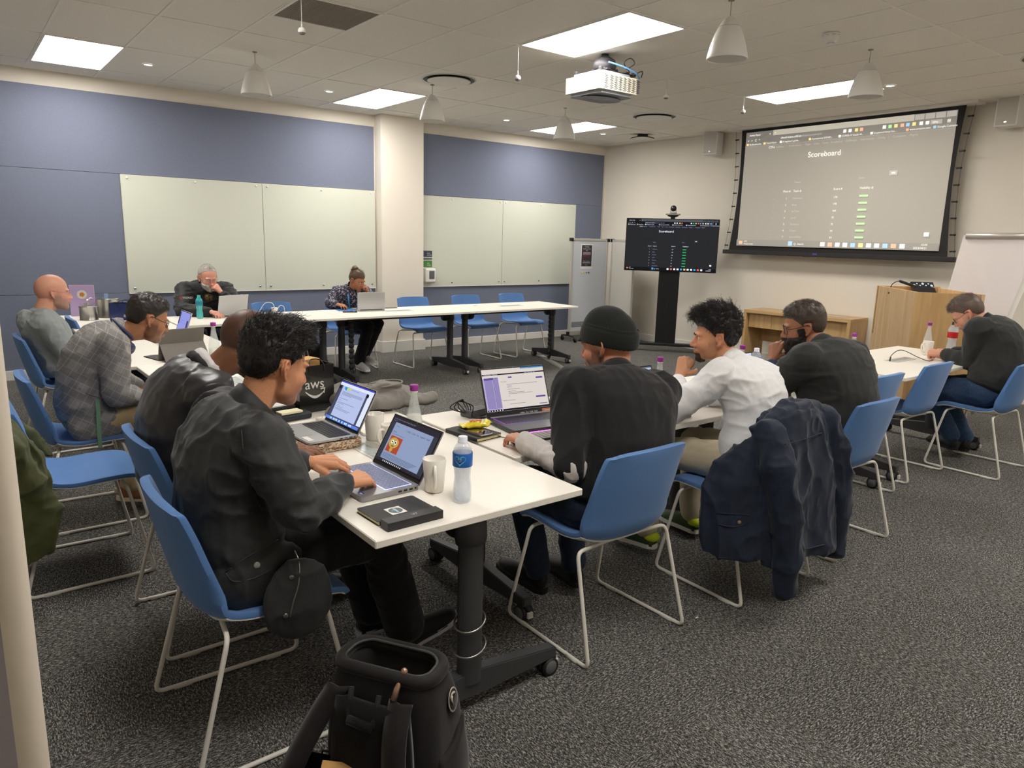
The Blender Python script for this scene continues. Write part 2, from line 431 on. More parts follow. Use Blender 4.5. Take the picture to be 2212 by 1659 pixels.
# smoke detector
t = thing('smoke_detector', 'round white smoke detector on the ceiling', 'smoke detector', (2.668, -4.218, ZC))
bm = BM(); lathe(bm, [(0,0), (.058,-.001), (.060,-.012), (.056,-.024), (.054,-.026)], 28); obj('base', bm, M_WHITE, t)
bm = BM(); lathe(bm, [(.054,-.0265), (.048,-.034), (.046,-.050), (.038,-.056), (.024,-.060), (.022,-.072), (.012,-.076), (0,-.077)], 28)
obj('sensor_head', bm, M_WHITE, t)
bm = BM()
for k in range(8):
    a = k*PI/4; box(bm, -.010, .010, .0515, .0575, -.020, -.014, 0, Matrix.Rotation(a, 4, 'Z'))
for k in range(14):
    a = k*PI/7; box(bm, -.0012, .0012, .0215, .0235, -.071, -.061, 0, Matrix.Rotation(a, 4, 'Z'))
obj('slot', bm, M_BLACK, t)
# black topped ceiling antenna
t = thing('ceiling_antenna', 'black and white curved antenna under the ceiling near the far corner', 'antenna', (5.569, .268, ZC), math.radians(-40))
bm = BM(); box(bm, -.07, .07, -.05, .05, -.035, 0, .004); obj('bracket', bm, M_BLACK, t)
bm = BM()
for s in range(14):
    x0 = -.165+.33*s/14; x1 = -.165+.33*(s+1)/14; f_ = lambda q: -.045-.9*q*q
    vs = [bm.verts.new(p) for p in ((x0,-.07,f_(x0)),(x1,-.07,f_(x1)),(x1,.07,f_(x1)),(x0,.07,f_(x0)),(x0,-.07,f_(x0)+.012),(x1,-.07,f_(x1)+.012),(x1,.07,f_(x1)+.012),(x0,.07,f_(x0)+.012))]
    for q in ((3,2,1,0),(4,5,6,7),(0,1,5,4),(2,3,7,6),(1,2,6,5),(0,4,7,3)):
        f = bm.faces.new([vs[k] for k in q]); f.material_index = 1 if q == (3,2,1,0) else 0
bmesh.ops.remove_doubles(bm, verts=bm.verts, dist=1e-5)
obj('shell', bm, [M_BLACK, M_WHITE], t)
# projector
def fill_projector():
    t = thing('projector', 'white ceiling projector with a slotted vent side and black mount', 'projector', (1.669, -2.862, 2.755))
    Lx, Ly, Hh = .445, .43, .150
    bm = BM(); prism(bm, rrect(Lx, Ly, .03, 6, Lx/2, Ly/2), .02, Hh-.006)
    obj('body', bm, mat('projector_white', (232,226,206), .4), t, angle=40)
    bm = BM(); prism(bm, rrect(Lx-.05, Ly-.05, .05, 6, Lx/2, Ly/2), -.004, .02); lathe(bm, [(.13,-.018), (.12,-.012), (.10,-.004)], 24, Matrix.Translation((Lx/2, Ly/2, 0)) @ Matrix.Scale(1.5, 4, (1,0,0))); obj('bottom_cover', bm, mat('projector_grey', (150,152,158), .5), t, angle=40)
    bm = BM(); prism(bm, rrect(Lx-.08, Ly-.08, .05, 6, Lx/2, Ly/2), Hh-.006, Hh+.022); obj('top_cover', bm, mat('projector_grey', (150,152,158), .5), t, angle=40)
    bm = BM()
    for r in range(13):
        for c in range(8):
            x0 = .045+c*.051+(.010 if c else 0)+(.012 if r % 2 else 0); box(bm, x0, x0+.034, -.0012, .0, .030+r*.0082, .0345+r*.0082)
    obj('vent', bm, mat('vent_dark', (40,42,44), .6), t)
    bm = BM(); ellip(bm, (Lx+.002, .12, .08), (.02,.05,.05)); obj('lens', bm, M_BLACK, t)
    bm = BM(); box(bm, .06, .46, .06, .10, Hh+.022, Hh+.036); box(bm, .06, .46, .33, .37, Hh+.022, Hh+.036); box(bm, .12, .16, .05, .38, Hh+.036, Hh+.048); box(bm, .34, .38, .05, .38, Hh+.036, Hh+.048)
    box(bm, .17, .33, .13, .30, Hh+.048, Hh+.075, .006); lathe(bm, [(.09,.10+Hh-.03), (.10,.13+Hh-.03), (.085,.175+Hh-.03), (.03,.21+Hh-.03), (.03, ZC-2.755)], 20, Matrix.Translation((.25,.215,0)))
    for x, y in ((.06,.06), (.44,.06), (.06,.35), (.44,.35)): box(bm, x-.012, x+.018, y-.012, y+.018, Hh+.02, Hh+.05, .003)
    obj('mount', bm, mat('mount_dark', (44,42,46), .5), t)
    bm = BM(); tube(bm, spline([(.16,.08,Hh+.10), (.28,.02,Hh+.07), (.40,.0,Hh+.035), (.48,.03,Hh+.01)], 6), .007, 8); obj('network_cable', bm, mat('cable_blue', (96,150,205), .5), t)
    bm = BM(); tube(bm, spline([(.30,.02,Hh+.05), (.36,-.02,Hh+.10), (.33,.0,Hh+.14), (.28,.02,Hh+.10), (.36,.03,Hh+.04)], 6), .004, 6)
    tube(bm, spline([(.40,.03,Hh+.02), (.47,-.005,Hh+.06), (.50,.03,Hh+.02)], 6), .004, 6); obj('cable', bm, M_BLACK, t)
fill_projector()
# wall speakers
for i, (y, z, lb) in enumerate([(-.563, 2.945, 'white wall speaker left of the projection screen'), (-4.25, 2.965, 'white wall speaker right of the projection screen')]):
    t = thing('wall_speaker', lb, 'speaker', (XW-.005, y, z), math.radians(10 if i == 0 else -2), 'white wall speakers beside the screen')
    bm = BM(); box(bm, -.235, -.05, -.105, .105, -.15, .15, .008, seg=2); obj('cabinet', bm, M_WHITE, t)
    bm = BM(); box(bm, -.238, -.235, -.092, .092, -.137, .137); obj('grille', bm, mat('speaker_mesh', (190,186,178), .7), t)
    bm = BM(); box(bm, -.2405, -.238, -.012, .012, -.115, -.10); obj('badge', bm, M_CHROME, t)
    bm = BM(); box(bm, -.055, .0, -.04, .04, -.05, .05); obj('bracket', bm, M_WHITE, t)
# sanitiser station and notices on the glass just behind the column edge
t = thing('sanitiser_dispenser', 'white and grey hand sanitiser dispenser on the glass right of the column', 'dispenser', (2.795, 1.636, 1.03))
bm = BM(); box(bm, -.085, .085, -.09, 0, -.10, .10, .022, seg=3); obj('housing', bm, M_WHITE, t)
bm = BM(); box(bm, -.03, .055, -.096, -.089, -.045, .065, .004); obj('window', bm, mat('grey_window', (92,94,98), .3), t)
for z0, z1, c, lb, tx in ((1.285,1.375,(62,70,84),'small dark notice topmost right of the column','hand\nsanitise'), (1.247,1.272,(80,88,96),'narrow grey notice strip right of the column',''), (1.145,1.235,(70,128,58),'small green notice above the sanitiser dispenser','and\nin the')):
    bm = BM(); box(bm, -.12, .065, -.003, .0, z0, z1)
    box(bm, -.126, .071, -.0015, .002, z0-.005, z1+.005, mi=1)
    if tx: text_into(bm, tx, .026, basis((-.02,-.0035,(z0+z1)/2+.002), (1,0,0), (0,0,1), (0,-1,0)), mi=1)
    o = obj('notice', bm, [mat('notice%d' % (z1*100), c, .6), M_WHITE]); o.location = (2.80, 1.636, 0); tag(o, lb, 'notice')
# ================================================================ screens
def scr_mat(name, c, s=1.0):
    m = mat('scr_'+name, (0,0,0), .4, emit=c, estr=s, spec=.1); return m
def screen_mesh(w, h, items, M, mats, step=.0004):
    """items: ('r', x0,y0,x1,y1,mi) or ('t', x,y,size,text,mi[,align]) in 0..1 coordinates, y down; later ones lie on top"""
    bm = BM(); zz = 0
    for it in items:
        zz += step*(1 if it[0] == 'r' else .0)
        if it[0] == 'r':
            _, x0, y0, x1, y1, mi = it
            quad(bm, M @ V(x0*w, -y1*h, zz), M @ V(x1*w, -y1*h, zz), M @ V(x1*w, -y0*h, zz), M @ V(x0*w, -y0*h, zz), mi)
        else:
            x, y, sz, tx, mi = it[1:6]
            text_into(bm, tx, sz*h, M @ Matrix.Translation((x*w, -y*h, zz+step*.9)), mi, it[6] if len(it) > 6 else 'LEFT')
    return bm
def scoreboard(BG, BAR, W, DIM, G, BL, OR, YE, TOP, LINE):
    it = [('r',0,0,1,1,BG), ('r',0,0,1,.125,BAR), ('r',.155,0,.83,.045,TOP), ('r',0,0,.14,.045,BAR)]
    for k in range(4): it.append(('r',.833+k*.042,.004,.871+k*.042,.043,LINE))
    it += [('t',.02,.035,.022,'Admin Panel',W), ('t',.135,.035,.025,'x',W), ('t',.163,.035,.028,'+',W)]
    it += [('t',.012,.082,.026,'<   >   C   ^',W), ('t',.20,.080,.026,'cloud-mana.ctfd.io',W), ('t',.302,.080,.026,'/admin/scoreboard',DIM)]
    for x, c in ((.52,W),(.545,W),(.575,YE),(.598,OR),(.70,W),(.725,G),(.75,YE),(.777,OR),(.80,BL),(.826,YE),(.855,W),(.88,W)): it.append(('r',x,.058,x+.014,.082,c))
    it += [('r',.90,.055,.945,.085,LINE), ('t',.906,.080,.022,'VPN',W), ('r',.965,.06,.978,.064,W), ('r',.965,.069,.978,.073,W), ('r',.965,.078,.978,.082,W)]
    x = .01
    for s, c in (('My Bookmarks',YE),('Trend Micro',YE),('A beginner\'s guide...',W),('Coronavirus COVID...',YE),('COVID-19 South Af...',W),('Cryptocurrency Inc...',W),('www.amazon.com',OR),('Google Contacts',BL)):
        it += [('r',x,.098,x+.011,.116,c), ('t',x+.015,.114,.020,s,W)]; x += .022+.0063*len(s)
    it += [('r',0,.124,1,.126,LINE), ('t',.14,.155,.026,'CTFd',W)]
    x = .18
    for s in ('Statistics','Notifications','Pages','Users','Teams','Scoreboard','Challenges','Submissions','Config','|','Containers','Plugins'):
        it.append(('t',x,.155,.022,s,DIM)); x += .013+.0058*len(s)
    it += [('t',.44,.255,.062,'Scoreboard',W,'CENTER'), ('r',.755,.40,.79,.435,LINE), ('r',.765,.412,.78,.423,W),
           ('t',.30,.46,.022,'Teams',DIM), ('t',.62,.45,.022,'Users',DIM), ('t',.245,.535,.024,'Place #',W), ('t',.30,.535,.024,'Team #',W), ('t',.505,.53,.024,'Score #',W), ('t',.63,.53,.026,'Visibility #',W)]
    names = ['Matthewls','Blaze','SarTates','pwnll','Scandium','Tristan','QuantUMise']
    for k, (nm, sc) in enumerate(zip(names, ('170','170','160','75','75','70','55'))):
        y = .595+k*.0545
        it += [('t',.195,y,.020,'o',LINE), ('t',.262,y,.022,str(k+1),W), ('t',.30,y,.022,nm,DIM), ('t',.51,y,.022,sc,W), ('r',.632,y-.019,.672,y-.004,G)]
    it += [('r',0,.945,1,1,BAR), ('t',.045,.966,.017,'18°C',W), ('t',.045,.988,.017,'Mostly cloudy',W), ('r',.015,.958,.035,.985,OR),
           ('r',.30,.952,.322,.99,BL), ('t',.35,.98,.022,'Search',W), ('t',.33,.982,.024,'Q',W)]
    for k, c in enumerate((W,OR,W,W,BL,YE,W,W,BL,OR,W)): it.append(('r',.47+k*.037,.955,.492+k*.037,.988,c))
    it += [('r',.935,.865,.955,.895,W), ('t',.955,.965,.022,'12:49',W,'RIGHT'), ('t',.955,.99,.022,'2023/04/21',W,'RIGHT')]
    return it
# projection screen: ceiling cassette, black surround, tensioned side cords
XS = 6.05
t = thing('projection_screen', 'large lowered projection screen with black borders showing a scoreboard page', 'projection screen', (XS, 0, 0))
zt, zb = 3.097, 1.50
yl0, yr0 = -1.085, -3.842      # outer edge top
yl1, yr1 = -1.03, -3.86       # outer edge at the bottom of the fabric
il, ir, it_, ib = -1.16, -3.765, 3.035, 1.56
bm = BM()
def bend(z): return .045*math.sin(PI*(zt-z)/(zt-zb))
N = 14
for k in range(N):
    z0 = zt+(zb-zt)*k/N; z1 = zt+(zb-zt)*(k+1)/N
    L0 = yl0+(yl1-yl0)*k/N-bend(z0); L1 = yl0+(yl1-yl0)*(k+1)/N-bend(z1); R0 = yr0+(yr1-yr0)*k/N+bend(z0); R1 = yr0+(yr1-yr0)*(k+1)/N+bend(z1)
    for x, fl in ((-.004, 1), (.0, 0)):
        p = [(x,L0,z0), (x,R0,z0), (x,R1,z1), (x,L1,z1)]
        quad(bm, *(p[::-1] if fl else p))
obj('border', bm, mat('screen_black', (36,34,34), .8), t)
bm = BM(); box(bm, -.03, .03, yr0-.10, yl0+.14, zb-.055, zb, .006); box(bm, -.033, -.03, -2.36, -2.30, zb-.03, zb-.012, mi=1); obj('bottom_bar', bm, [mat('screen_bar', (40,38,38), .5), mat('badge_blue', (70,80,170), .4)], t)
bm = BM(); tube(bm, [(0,-2.33,zb-.055), (0,-2.33,zb-.075)], .006, 6); tube(bm, [(0,-2.33,zb-.06), (0,-2.20,zb-.062), (0,-2.15,zb-.055)], .003, 5); obj('pull_loop', bm, M_CHROME, t)
bm = BM(); box(bm, -.10, .10, yr0-.14, yl0+.18, 3.072, 3.099); obj('cassette', bm, M_BAR, t)
for s, ytop, ybot in ((1, yl0+.10, yl0+.13), (-1, yr0-.09, yr0-.09)):
    bm = BM()
    cp = []
    for k in range(N+1):
        z = zt-.03+(zb-zt+.03)*k/N; cp.append((0, ytop+(ybot-ytop)*k/N-s*bend(z)*1.4, z))
    tube(bm, cp, .0018, 5); obj('tension_cord', bm, M_BLACK, t)
    for k in range(9):
        z = zt-.14-(zt-zb-.2)*k/8; y = ytop+(ybot-ytop)*((zt-z)/(zt-zb))-s*bend(z)*1.4
        bm = BM(); box(bm, -.012, .004, min(y, y-s*.05), max(y, y-s*.05), z-.008, z+.008, .003); ellip(bm, (0,y,z), (.010,.012,.012), seg=8, rings=6); obj('cord_clip', bm, M_BLACK, t)
PM = [scr_mat('p_bg', (178,172,160), .36), scr_mat('p_bar', (150,150,148), .3), scr_mat('p_w', (255,252,246), 1.05), scr_mat('p_dim', (205,198,190), .72), scr_mat('p_g', (170,240,150), 1.0),
      scr_mat('p_bl', (140,200,240), 1.0), scr_mat('p_or', (250,170,130), 1.0), scr_mat('p_ye', (250,225,130), 1.0), scr_mat('p_top', (200,194,178), .72), scr_mat('p_line', (190,184,176), .68)]
MS = basis((-.0045, il, it_), (0,-1,0), (0,0,1), (-1,0,0))
def wallpaper(m, col):   # the cloth also answers to room light
    b = m.node_tree.nodes['Principled BSDF']; b.inputs['Base Color'].default_value = col; b.inputs['Roughness'].default_value = .9
for m in PM: wallpaper(m, srgb(165,160,150))
bm = screen_mesh(il-ir, it_-ib, scoreboard(0,1,2,3,4,5,6,7,8,9), MS, None)
obj('projected_image', bm, PM, t)

# television on its stand, turned towards the tables
TVA = math.atan2(-1.02, .78)
t = thing('television', 'black television on a wheeled stand showing the scoreboard page', 'television', (5.585, -.385, 0), TVA)
# local x runs along the screen (left edge at -x), local -y faces the room
bm = BM(); box(bm, -.645, .645, -.012, .035, 1.165, 1.905, .005); box(bm, -.35, .35, .035, .075, 1.25, 1.75, .01); obj('case', bm, M_BLACK, t)
TM = [scr_mat('t_bg', (40,41,44), 1), scr_mat('t_bar', (22,22,26), 1), scr_mat('t_w', (235,240,255), 1.2), scr_mat('t_dim', (150,170,220), .9), scr_mat('t_g', (40,190,110), 1.1),
      scr_mat('t_bl', (70,160,235), 1.1), scr_mat('t_or', (225,120,100), 1), scr_mat('t_ye', (240,210,140), 1), scr_mat('t_top', (84,88,94), 1), scr_mat('t_line', (72,76,86), 1)]
bm = screen_mesh(1.26, .712, scoreboard(0,1,2,3,4,5,6,7,8,9), basis((-.63, -.0125, 1.894), (1,0,0), (0,0,1), (0,-1,0)), None)
obj('display', bm, TM, t)
bm = BM(); box(bm, -.145, .145, .04, .12, .10, 1.55, .006); box(bm, -.004, .004, .038, .0405, .10, 1.17); obj('column', bm, mat('stand_black', (25,25,26), .35), t)
bm = BM(); box(bm, -.52, .52, .03, .15, .085, .125, .006)
for s in (-1, 1): tube(bm, arc([(s*.50,.42,.10), (s*.50,.09,.105), (s*.50,-.24,.09)], .03), .022, 8)
obj('base_frame', bm, M_BLACK, t)
for x in (-.5, .5):
    for y in (-.24, .40):
        bm = BM(); tube(bm, [(x-.012,y,.035), (x+.012,y,.035)], .035, 14); tube(bm, [(x,y,.05), (x,y,.09)], .012, 8); obj('caster', bm, M_BLACK, t)
bm = BM(); box(bm, -.10, .10, -.03, .09, 1.905+.05, 1.905+.068, .004); obj('shelf', bm, mat('camera_grey', (150,150,146), .4), t)
bm = BM()
prism(bm, [(-.03,.0), (.03,.0), (.03,.06), (-.03,.06)], 1.905, 1.955); ellip(bm, (0,.03,1.95), (.08,.04,.025)); obj('neck', bm, M_BLACK, t)
c = thing('conference_camera', 'round black conference camera on top of the television', 'camera', (5.585, -.385, 1.973), TVA)
bm = BM(); lathe(bm, [(0,0), (.05,0), (.055,.012), (.03,.02), (0,.02)], 20, Matrix.Translation((0,.03,0))); obj('base', bm, mat('camera_grey', (150,150,146), .4), c)
bm = BM(); box(bm, -.042, -.034, .015, .045, .015, .07, .003); box(bm, .034, .042, .015, .045, .015, .07, .003); obj('yoke', bm, mat('camera_grey', (150,150,146), .4), c)
bm = BM(); ellip(bm, (0,.03,.075), (.042,.042,.042), seg=24, rings=16); obj('head', bm, M_BLACK, c)
bm = BM(); tube(bm, [(0,-.008,.075), (0,-.016,.075)], [.024,.022], 20); ellip(bm, (0,-.016,.075), (.013,.004,.013)); obj('lens', bm, mat('lens_glass', (12,12,16), .05, coat=1), c)

# mobile partitions
M_ALU = mat('aluminium', (196,192,184), .4, metal=.5)
M_PART1 = mat('partition_blue_bounce', (190,194,200), .55); M_PART2 = mat('partition_white', (190,188,178), .55)  # first board's bluish tint is the blue wall's bounce light put into its colour
def partition(p0, p1, mp, label):
    p0, p1 = V(*p0, 0), V(*p1, 0); Ln = (p1-p0).length; a = math.atan2(p1.y-p0.y, p1.x-p0.x)
    t = thing('mobile_partition', label, 'whiteboard', (p0.x, p0.y, 0), a, 'mobile whiteboard partitions')
    bm = BM(); box(bm, .035, Ln-.035, -.008, .008, .17, 1.565); obj('board', bm, mp, t)
    bm = BM(); box(bm, 0, .035, -.018, .018, .15, 1.60, .004); box(bm, Ln-.035, Ln, -.018, .018, .15, 1.60, .004)
    box(bm, .035, Ln-.035, -.014, .014, 1.565, 1.60, .003); box(bm, .035, Ln-.035, -.014, .014, .14, .17, .003); obj('frame', bm, M_ALU, t)
    for x in (0, Ln):
        bm = BM(); box(bm, x-.028, x+.028, -.024, .024, 1.555, 1.607, .004); box(bm, x-.02, x+.02, -.02, .02, .10, .155, .003); obj('corner_piece', bm, M_BLACK, t)
        for s in (-1, 1):
            bm = BM(); tube(bm, [(x-.01+.02*(x == 0), s*.16, .035), (x+.012+.02*(x == 0), s*.16, .035)], .034, 14); tube(bm, [(x,s*.16,.03), (x,s*.15,.085), (x,0,.10)], .012, 8); obj('caster', bm, M_BLACK, t)
    return t, Ln
t, Ln = partition((5.055, 1.13), (5.80, 1.09), M_PART1, 'mobile whiteboard partition with a small black poster, beside the far table')
bm = BM(); 
for r in range(7):
    for c in range(26): box(bm, .06+c*.0125, .0685+c*.0125, -.0095, -.0081, .22+r*.0125, .2285+r*.0125)
obj('speaker_holes', bm, mat('hole_dark', (60,62,66), .8), t)
t2, _ = partition((5.845, 1.03), (5.685, .40), M_PART2, 'mobile whiteboard partition partly hidden behind the television')
# poster on the first partition, its own flat sheet
aa = math.atan2(-.04, .745)
po = thing('poster', 'small black poster with red and white lines on the mobile partition', 'poster', (5.055+.19*math.cos(aa), 1.13-.19*.05, 0), aa)
bm = BM(); box(bm, 0, .235, -.0105, -.009, 1.135, 1.515); obj('sheet', bm, M_WHITE, po)
bm = BM(); box(bm, .015, .22, -.0125, -.0108, 1.175, 1.50); obj('print', bm, mat('poster_dark', (48,44,54), .5), po)
bm = BM(); Mt = lambda z, s=1: basis((.1175, -.0130, z), (1,0,0), (0,0,1), (0,-1,0))
for z, s, tx, mi in ((1.465,.030,'Cardiac',0), (1.435,.024,'Awareness Day',0), (1.41,.018,'2023',0), (1.35,.020,'Please join us for this',1), (1.33,.018,'special event today',1), (1.25,.014,'Conference registration',0), (1.19,.014,'Thank you',0)):
    text_into(bm, tx, s, Mt(z), mi, 'CENTER')
for z in (1.385, 1.372, 1.36, 1.235, 1.222): box(bm, .04, .195, -.0132, -.0128, z, z+.004, mi=0)
obj('lettering', bm, [mat('print_white', (215,212,214), .6), mat('print_red', (190,60,66), .6)], po)
for k, c in enumerate(((212,190,70), (212,190,70), (90,96,104), (40,60,44))):
    bm = BM(); ellip(bm, (0,0,0), (.012,.008,.012), seg=10, rings=6); o = obj('magnet', bm, mat('magnet%d' % k, c, .4)); o.location = (5.055+.225+.045*k, 1.13-.0225-.0025*k, 1.075)
    tag(o, ['leftmost yellow magnet under the poster','second yellow magnet under the poster','grey magnet under the poster','dark green magnet under the poster'][k], 'magnet', 'magnets under the poster')

# desk against the wall
def wood(name, col, col2, sc=(1,1,12)):
    m = bpy.data.materials.new(name); m.use_nodes = True; nt = m.node_tree; L = nt.links; b = nt.nodes['Principled BSDF']
    b.inputs['Roughness'].default_value = .45
    tc = nt.nodes.new('ShaderNodeTexCoord'); mp = nt.nodes.new('ShaderNodeMapping'); mp.inputs['Scale'].default_value = sc
    n = nt.nodes.new('ShaderNodeTexNoise'); n.inputs['Scale'].default_value = 3.5; n.inputs['Detail'].default_value = 8; n.inputs['Distortion'].default_value = .3
    cr = nt.nodes.new('ShaderNodeValToRGB'); cr.color_ramp.elements[0].position = .35; cr.color_ramp.elements[1].position = .68
    cr.color_ramp.elements[0].color = lin(col2); cr.color_ramp.elements[1].color = lin(col)
    L.new(tc.outputs['Object'], mp.inputs['Vector']); L.new(mp.outputs['Vector'], n.inputs['Vector']); L.new(n.outputs['Fac'], cr.inputs['Fac']); L.new(cr.outputs['Color'], b.inputs['Base Color'])
    return m
M_OAK = wood('light_oak', (200,166,116), (184,148,98), (7,7,.6)); M_OAKL = wood('light_oak_flat', (202,170,122), (186,150,102), (.6,.6,8)); M_BEECH = wood('pale_beech', (206,178,138), (190,158,116), (9,9,.5))
t = thing('desk', 'light oak desk with drawers against the wall below the screen', 'desk', (5.655, -1.63, 0), math.radians(4))
# local -y runs along the front, +x towards the wall
Wd, Dd, Hd, Th = 1.40, .48, .74, .04
bm = BM(); box(bm, 0, Dd, -Wd, 0, Hd-Th, Hd, .002); obj('desktop', bm, M_OAKL, t)
for y0, lbn in ((-Th, 'l'), (-Wd, 'r')):
    bm = BM(); box(bm, 0, Dd, y0, y0+Th, 0, Hd-Th-.001, .002); obj('side_panel', bm, M_OAK, t)
for k in range(4):
    bm = BM(); y1 = -Th-.01-k*.325; box(bm, .06, .08, y1-.32, y1, Hd-Th-.19, Hd-Th-.004, .002); obj('drawer_front', bm, M_OAK, t)
bm = BM(); box(bm, .081, .42, -Wd+Th, -Th, Hd-Th-.19, Hd-Th-.17); obj('drawer_base', bm, M_OAK, t)
bm = BM(); box(bm, .42, .44, -Wd+Th, -Th, .30, Hd-Th-.17); obj('back_panel', bm, M_OAK, t)
bm = BM(); box(bm, .14, .24, -1.28, -.98, 0, .004); o = obj('desk_plate', bm, M_ALU); o.location = (5.655, -1.63, Hd+.001); o.rotation_euler.z = math.radians(4); tag(o, 'thin metal plate lying on the oak desk', 'plate')
# lectern
t = thing('lectern', 'tall light wood lectern with a sloped side in front of the flip chart', 'lectern', (0, 0, 0))
A, B, C_, D = (4.62,-3.83), (4.224,-4.373), (4.55,-4.81), (4.95,-4.27)
ctr = V(sum(p[0] for p in (A,B,C_,D))/4, sum(p[1] for p in (A,B,C_,D))/4)
def side(p, q, zp, zq, th, m, nm, zb_=.09):
    p, q = Vector(p), Vector(q); d = (q-p).normalized(); nrm = V(-d.y, d.x)
    if nrm.dot(ctr-p) < 0: nrm = -nrm
    i0, i1 = p+nrm*th, q+nrm*th
    bm = BM(); vs = [bm.verts.new((x.x, x.y, z)) for x, z in ((p,zb_),(q,zb_),(i1,zb_),(i0,zb_),(p,zp),(q,zq),(i1,zq),(i0,zp))]
    for f in ((0,1,2,3),(4,7,6,5),(0,4,5,1),(2,6,7,3),(1,5,6,2),(0,3,7,4)): bm.faces.new([vs[k] for k in f])
    bmesh.ops.recalc_face_normals(bm, faces=bm.faces); return obj(nm, bm, m, t)
side(A, B, 1.215, 1.20, .03, M_BEECH, 'side_panel'); side(B, C_, 1.20, 1.20, .03, M_OAK, 'front_panel'); side(C_, D, 1.20, 1.215, .03, M_BEECH, 'side_panel'); side(D, A, 1.225, 1.215, .03, M_OAK, 'back_panel', .75)
bm = BM(); prism(bm, [(p[0]*.96+ctr.x*.04, p[1]*.96+ctr.y*.04) for p in (A,B,C_,D)], 1.135, 1.155); obj('top_shelf', bm, M_OAKL, t)
bm = BM(); prism(bm, [(p[0]*.98+ctr.x*.02, p[1]*.98+ctr.y*.02) for p in (A,B,C_,D)], .03, .089); obj('plinth', bm, M_DARK, t)
o = thing('gooseneck_microphone', 'black gooseneck microphone bending over the lectern', 'microphone', (4.50,-4.02,1.155))
bm = BM(); lathe(bm, [(0,0), (.022,0), (.02,.012), (0,.014)], 14); obj('base', bm, M_BLACK, o)
q = (_r*.9+V(0,0,-.28)).normalized()
bm = BM(); pts = spline([(0,0,.01), (0,0,.07), V(0,0,.105)+_r*.03, V(0,0,.12)+_r*.075], 8); tube(bm, pts, .004, 8); obj('neck', bm, M_BLACK, o)
bm = BM(); s0 = V(0,0,.12)+_r*.07; tube(bm, [s0, s0+q*.02, s0+q*.17, s0+q*.18], [.010,.013,.013,.009], 12); obj('capsule', bm, M_BLACK, o)
o = thing('control_panel', 'small black control panel with pale buttons on the lectern', 'control panel', (4.80, -4.20, 1.156), math.atan2(_r.y, _r.x))
bm = BM(); Mr = Matrix.Rotation(math.radians(50), 4, 'X'); box(bm, -.11, .11, 0, .13, 0, .02, .004, Mr); obj('panel', bm, M_BLACK, o)
bm = BM()
for k, x in enumerate((-.085, -.055, -.028, 0, .028, .055, .082)): lathe(bm, [(.008 if k % 3 else .013,.0215), (0,.0215)], 12, Mr @ Matrix.Translation((x, .085+.02*(k % 2), 0)))
obj('button', bm, mat('button_pale', (190,200,215), .4, emit=(180,200,230), estr=.4), o); bpy.context.view_layer.update()
# flip chart
t = thing('flip_chart', 'white flip chart with a silver clamp bar at the right edge', 'flip chart')
def ray(px, py): return (_f + _r2*((px-W_/2)/F_PX) - _u2*((py-H_/2)/F_PX))
def on_x(px, py, x): d = ray(px, py); return CAMPOS + d*((x-CAMPOS.x)/d.x)
TL = on_x(2082, 508, 5.34); BL = on_x(2018, 726, 5.18); TR = TL + V(.19, -.64, .012); BR = on_x(2171, 722, 5.30)
nn = (BL-TL).cross(TR-TL).normalized()
if nn.dot(CAMPOS-TL) < 0: nn = -nn
bm = BM()
def slab(bm, a, b, c, d, n, th, mi=0):
    v = [bm.verts.new(p) for p in (a,b,c,d,a-n*th,b-n*th,c-n*th,d-n*th)]
    for f in ((0,1,2,3),(7,6,5,4),(0,4,5,1),(1,5,6,2),(2,6,7,3),(3,7,4,0)): bm.faces.new([v[k] for k in f]).material_index = mi
slab(bm, TL, TR, BR, BL, nn, .02); obj('board', bm, M_WHITE, t)
bm = BM(); e = (TR-TL)*.03; slab(bm, TL+e*.6+nn*.012, TR-e*2.2+nn*.012, BR-e*2.2+nn*.010, BL+e*.6+nn*.010, nn, .009); obj('paper_pad', bm, mat('flip_paper', (222,214,212), .85, noise=(2,.02)), t)
bm = BM(); tube(bm, [TL+V(0,0,-.01)+nn*.02+e, TR+V(0,0,-.01)+nn*.02], .028, 16); obj('clamp_bar', bm, M_ALU, t)
up = (TL-BL).normalized()
for p0, off in ((BL+(TR-TL)*.1-nn*.03, V(0,0,0)), (BR-(TR-TL)*.1-nn*.03, V(0,0,0)), ((TL+TR)/2-nn*.04, -nn*.35)):
    q0 = Vector(p0); 
    if off.length: q1 = Vector((q0.x+off.x, q0.y+off.y, .01))
    else: dz = (q0.z-.01)/up.z; q1 = q0-up*dz
    bm = BM(); tube(bm, [q0, q1], .013, 8); obj('leg', bm, M_ALU, t)
# metal cable cover on the carpet
bm = BM(); a = V(3.745, .20, 0); b = V(2.30, -3.25, 0); d = (b-a).normalized(); n = V(-d.y, d.x, 0)
pr = [(-.045,.001), (-.032,.010), (.032,.010), (.045,.001)]
v0 = [bm.verts.new(a+n*x+V(0,0,z)) for x, z in pr]; v1 = [bm.verts.new(b+n*x+V(0,0,z)) for x, z in pr]
for k in range(3): bm.faces.new((v0[k], v0[k+1], v1[k+1], v1[k]))
bm.faces.new((v0[3], v0[0], v1[0], v1[3])); bm.faces.new(v0[::-1]); bm.faces.new(v1); bmesh.ops.recalc_face_normals(bm, faces=bm.faces)
tag(obj('cable_cover', bm, mat('cover_alu', (176,172,164), .45, metal=.4)), 'flat grey metal cable cover strip lying across the carpet', 'cable cover')
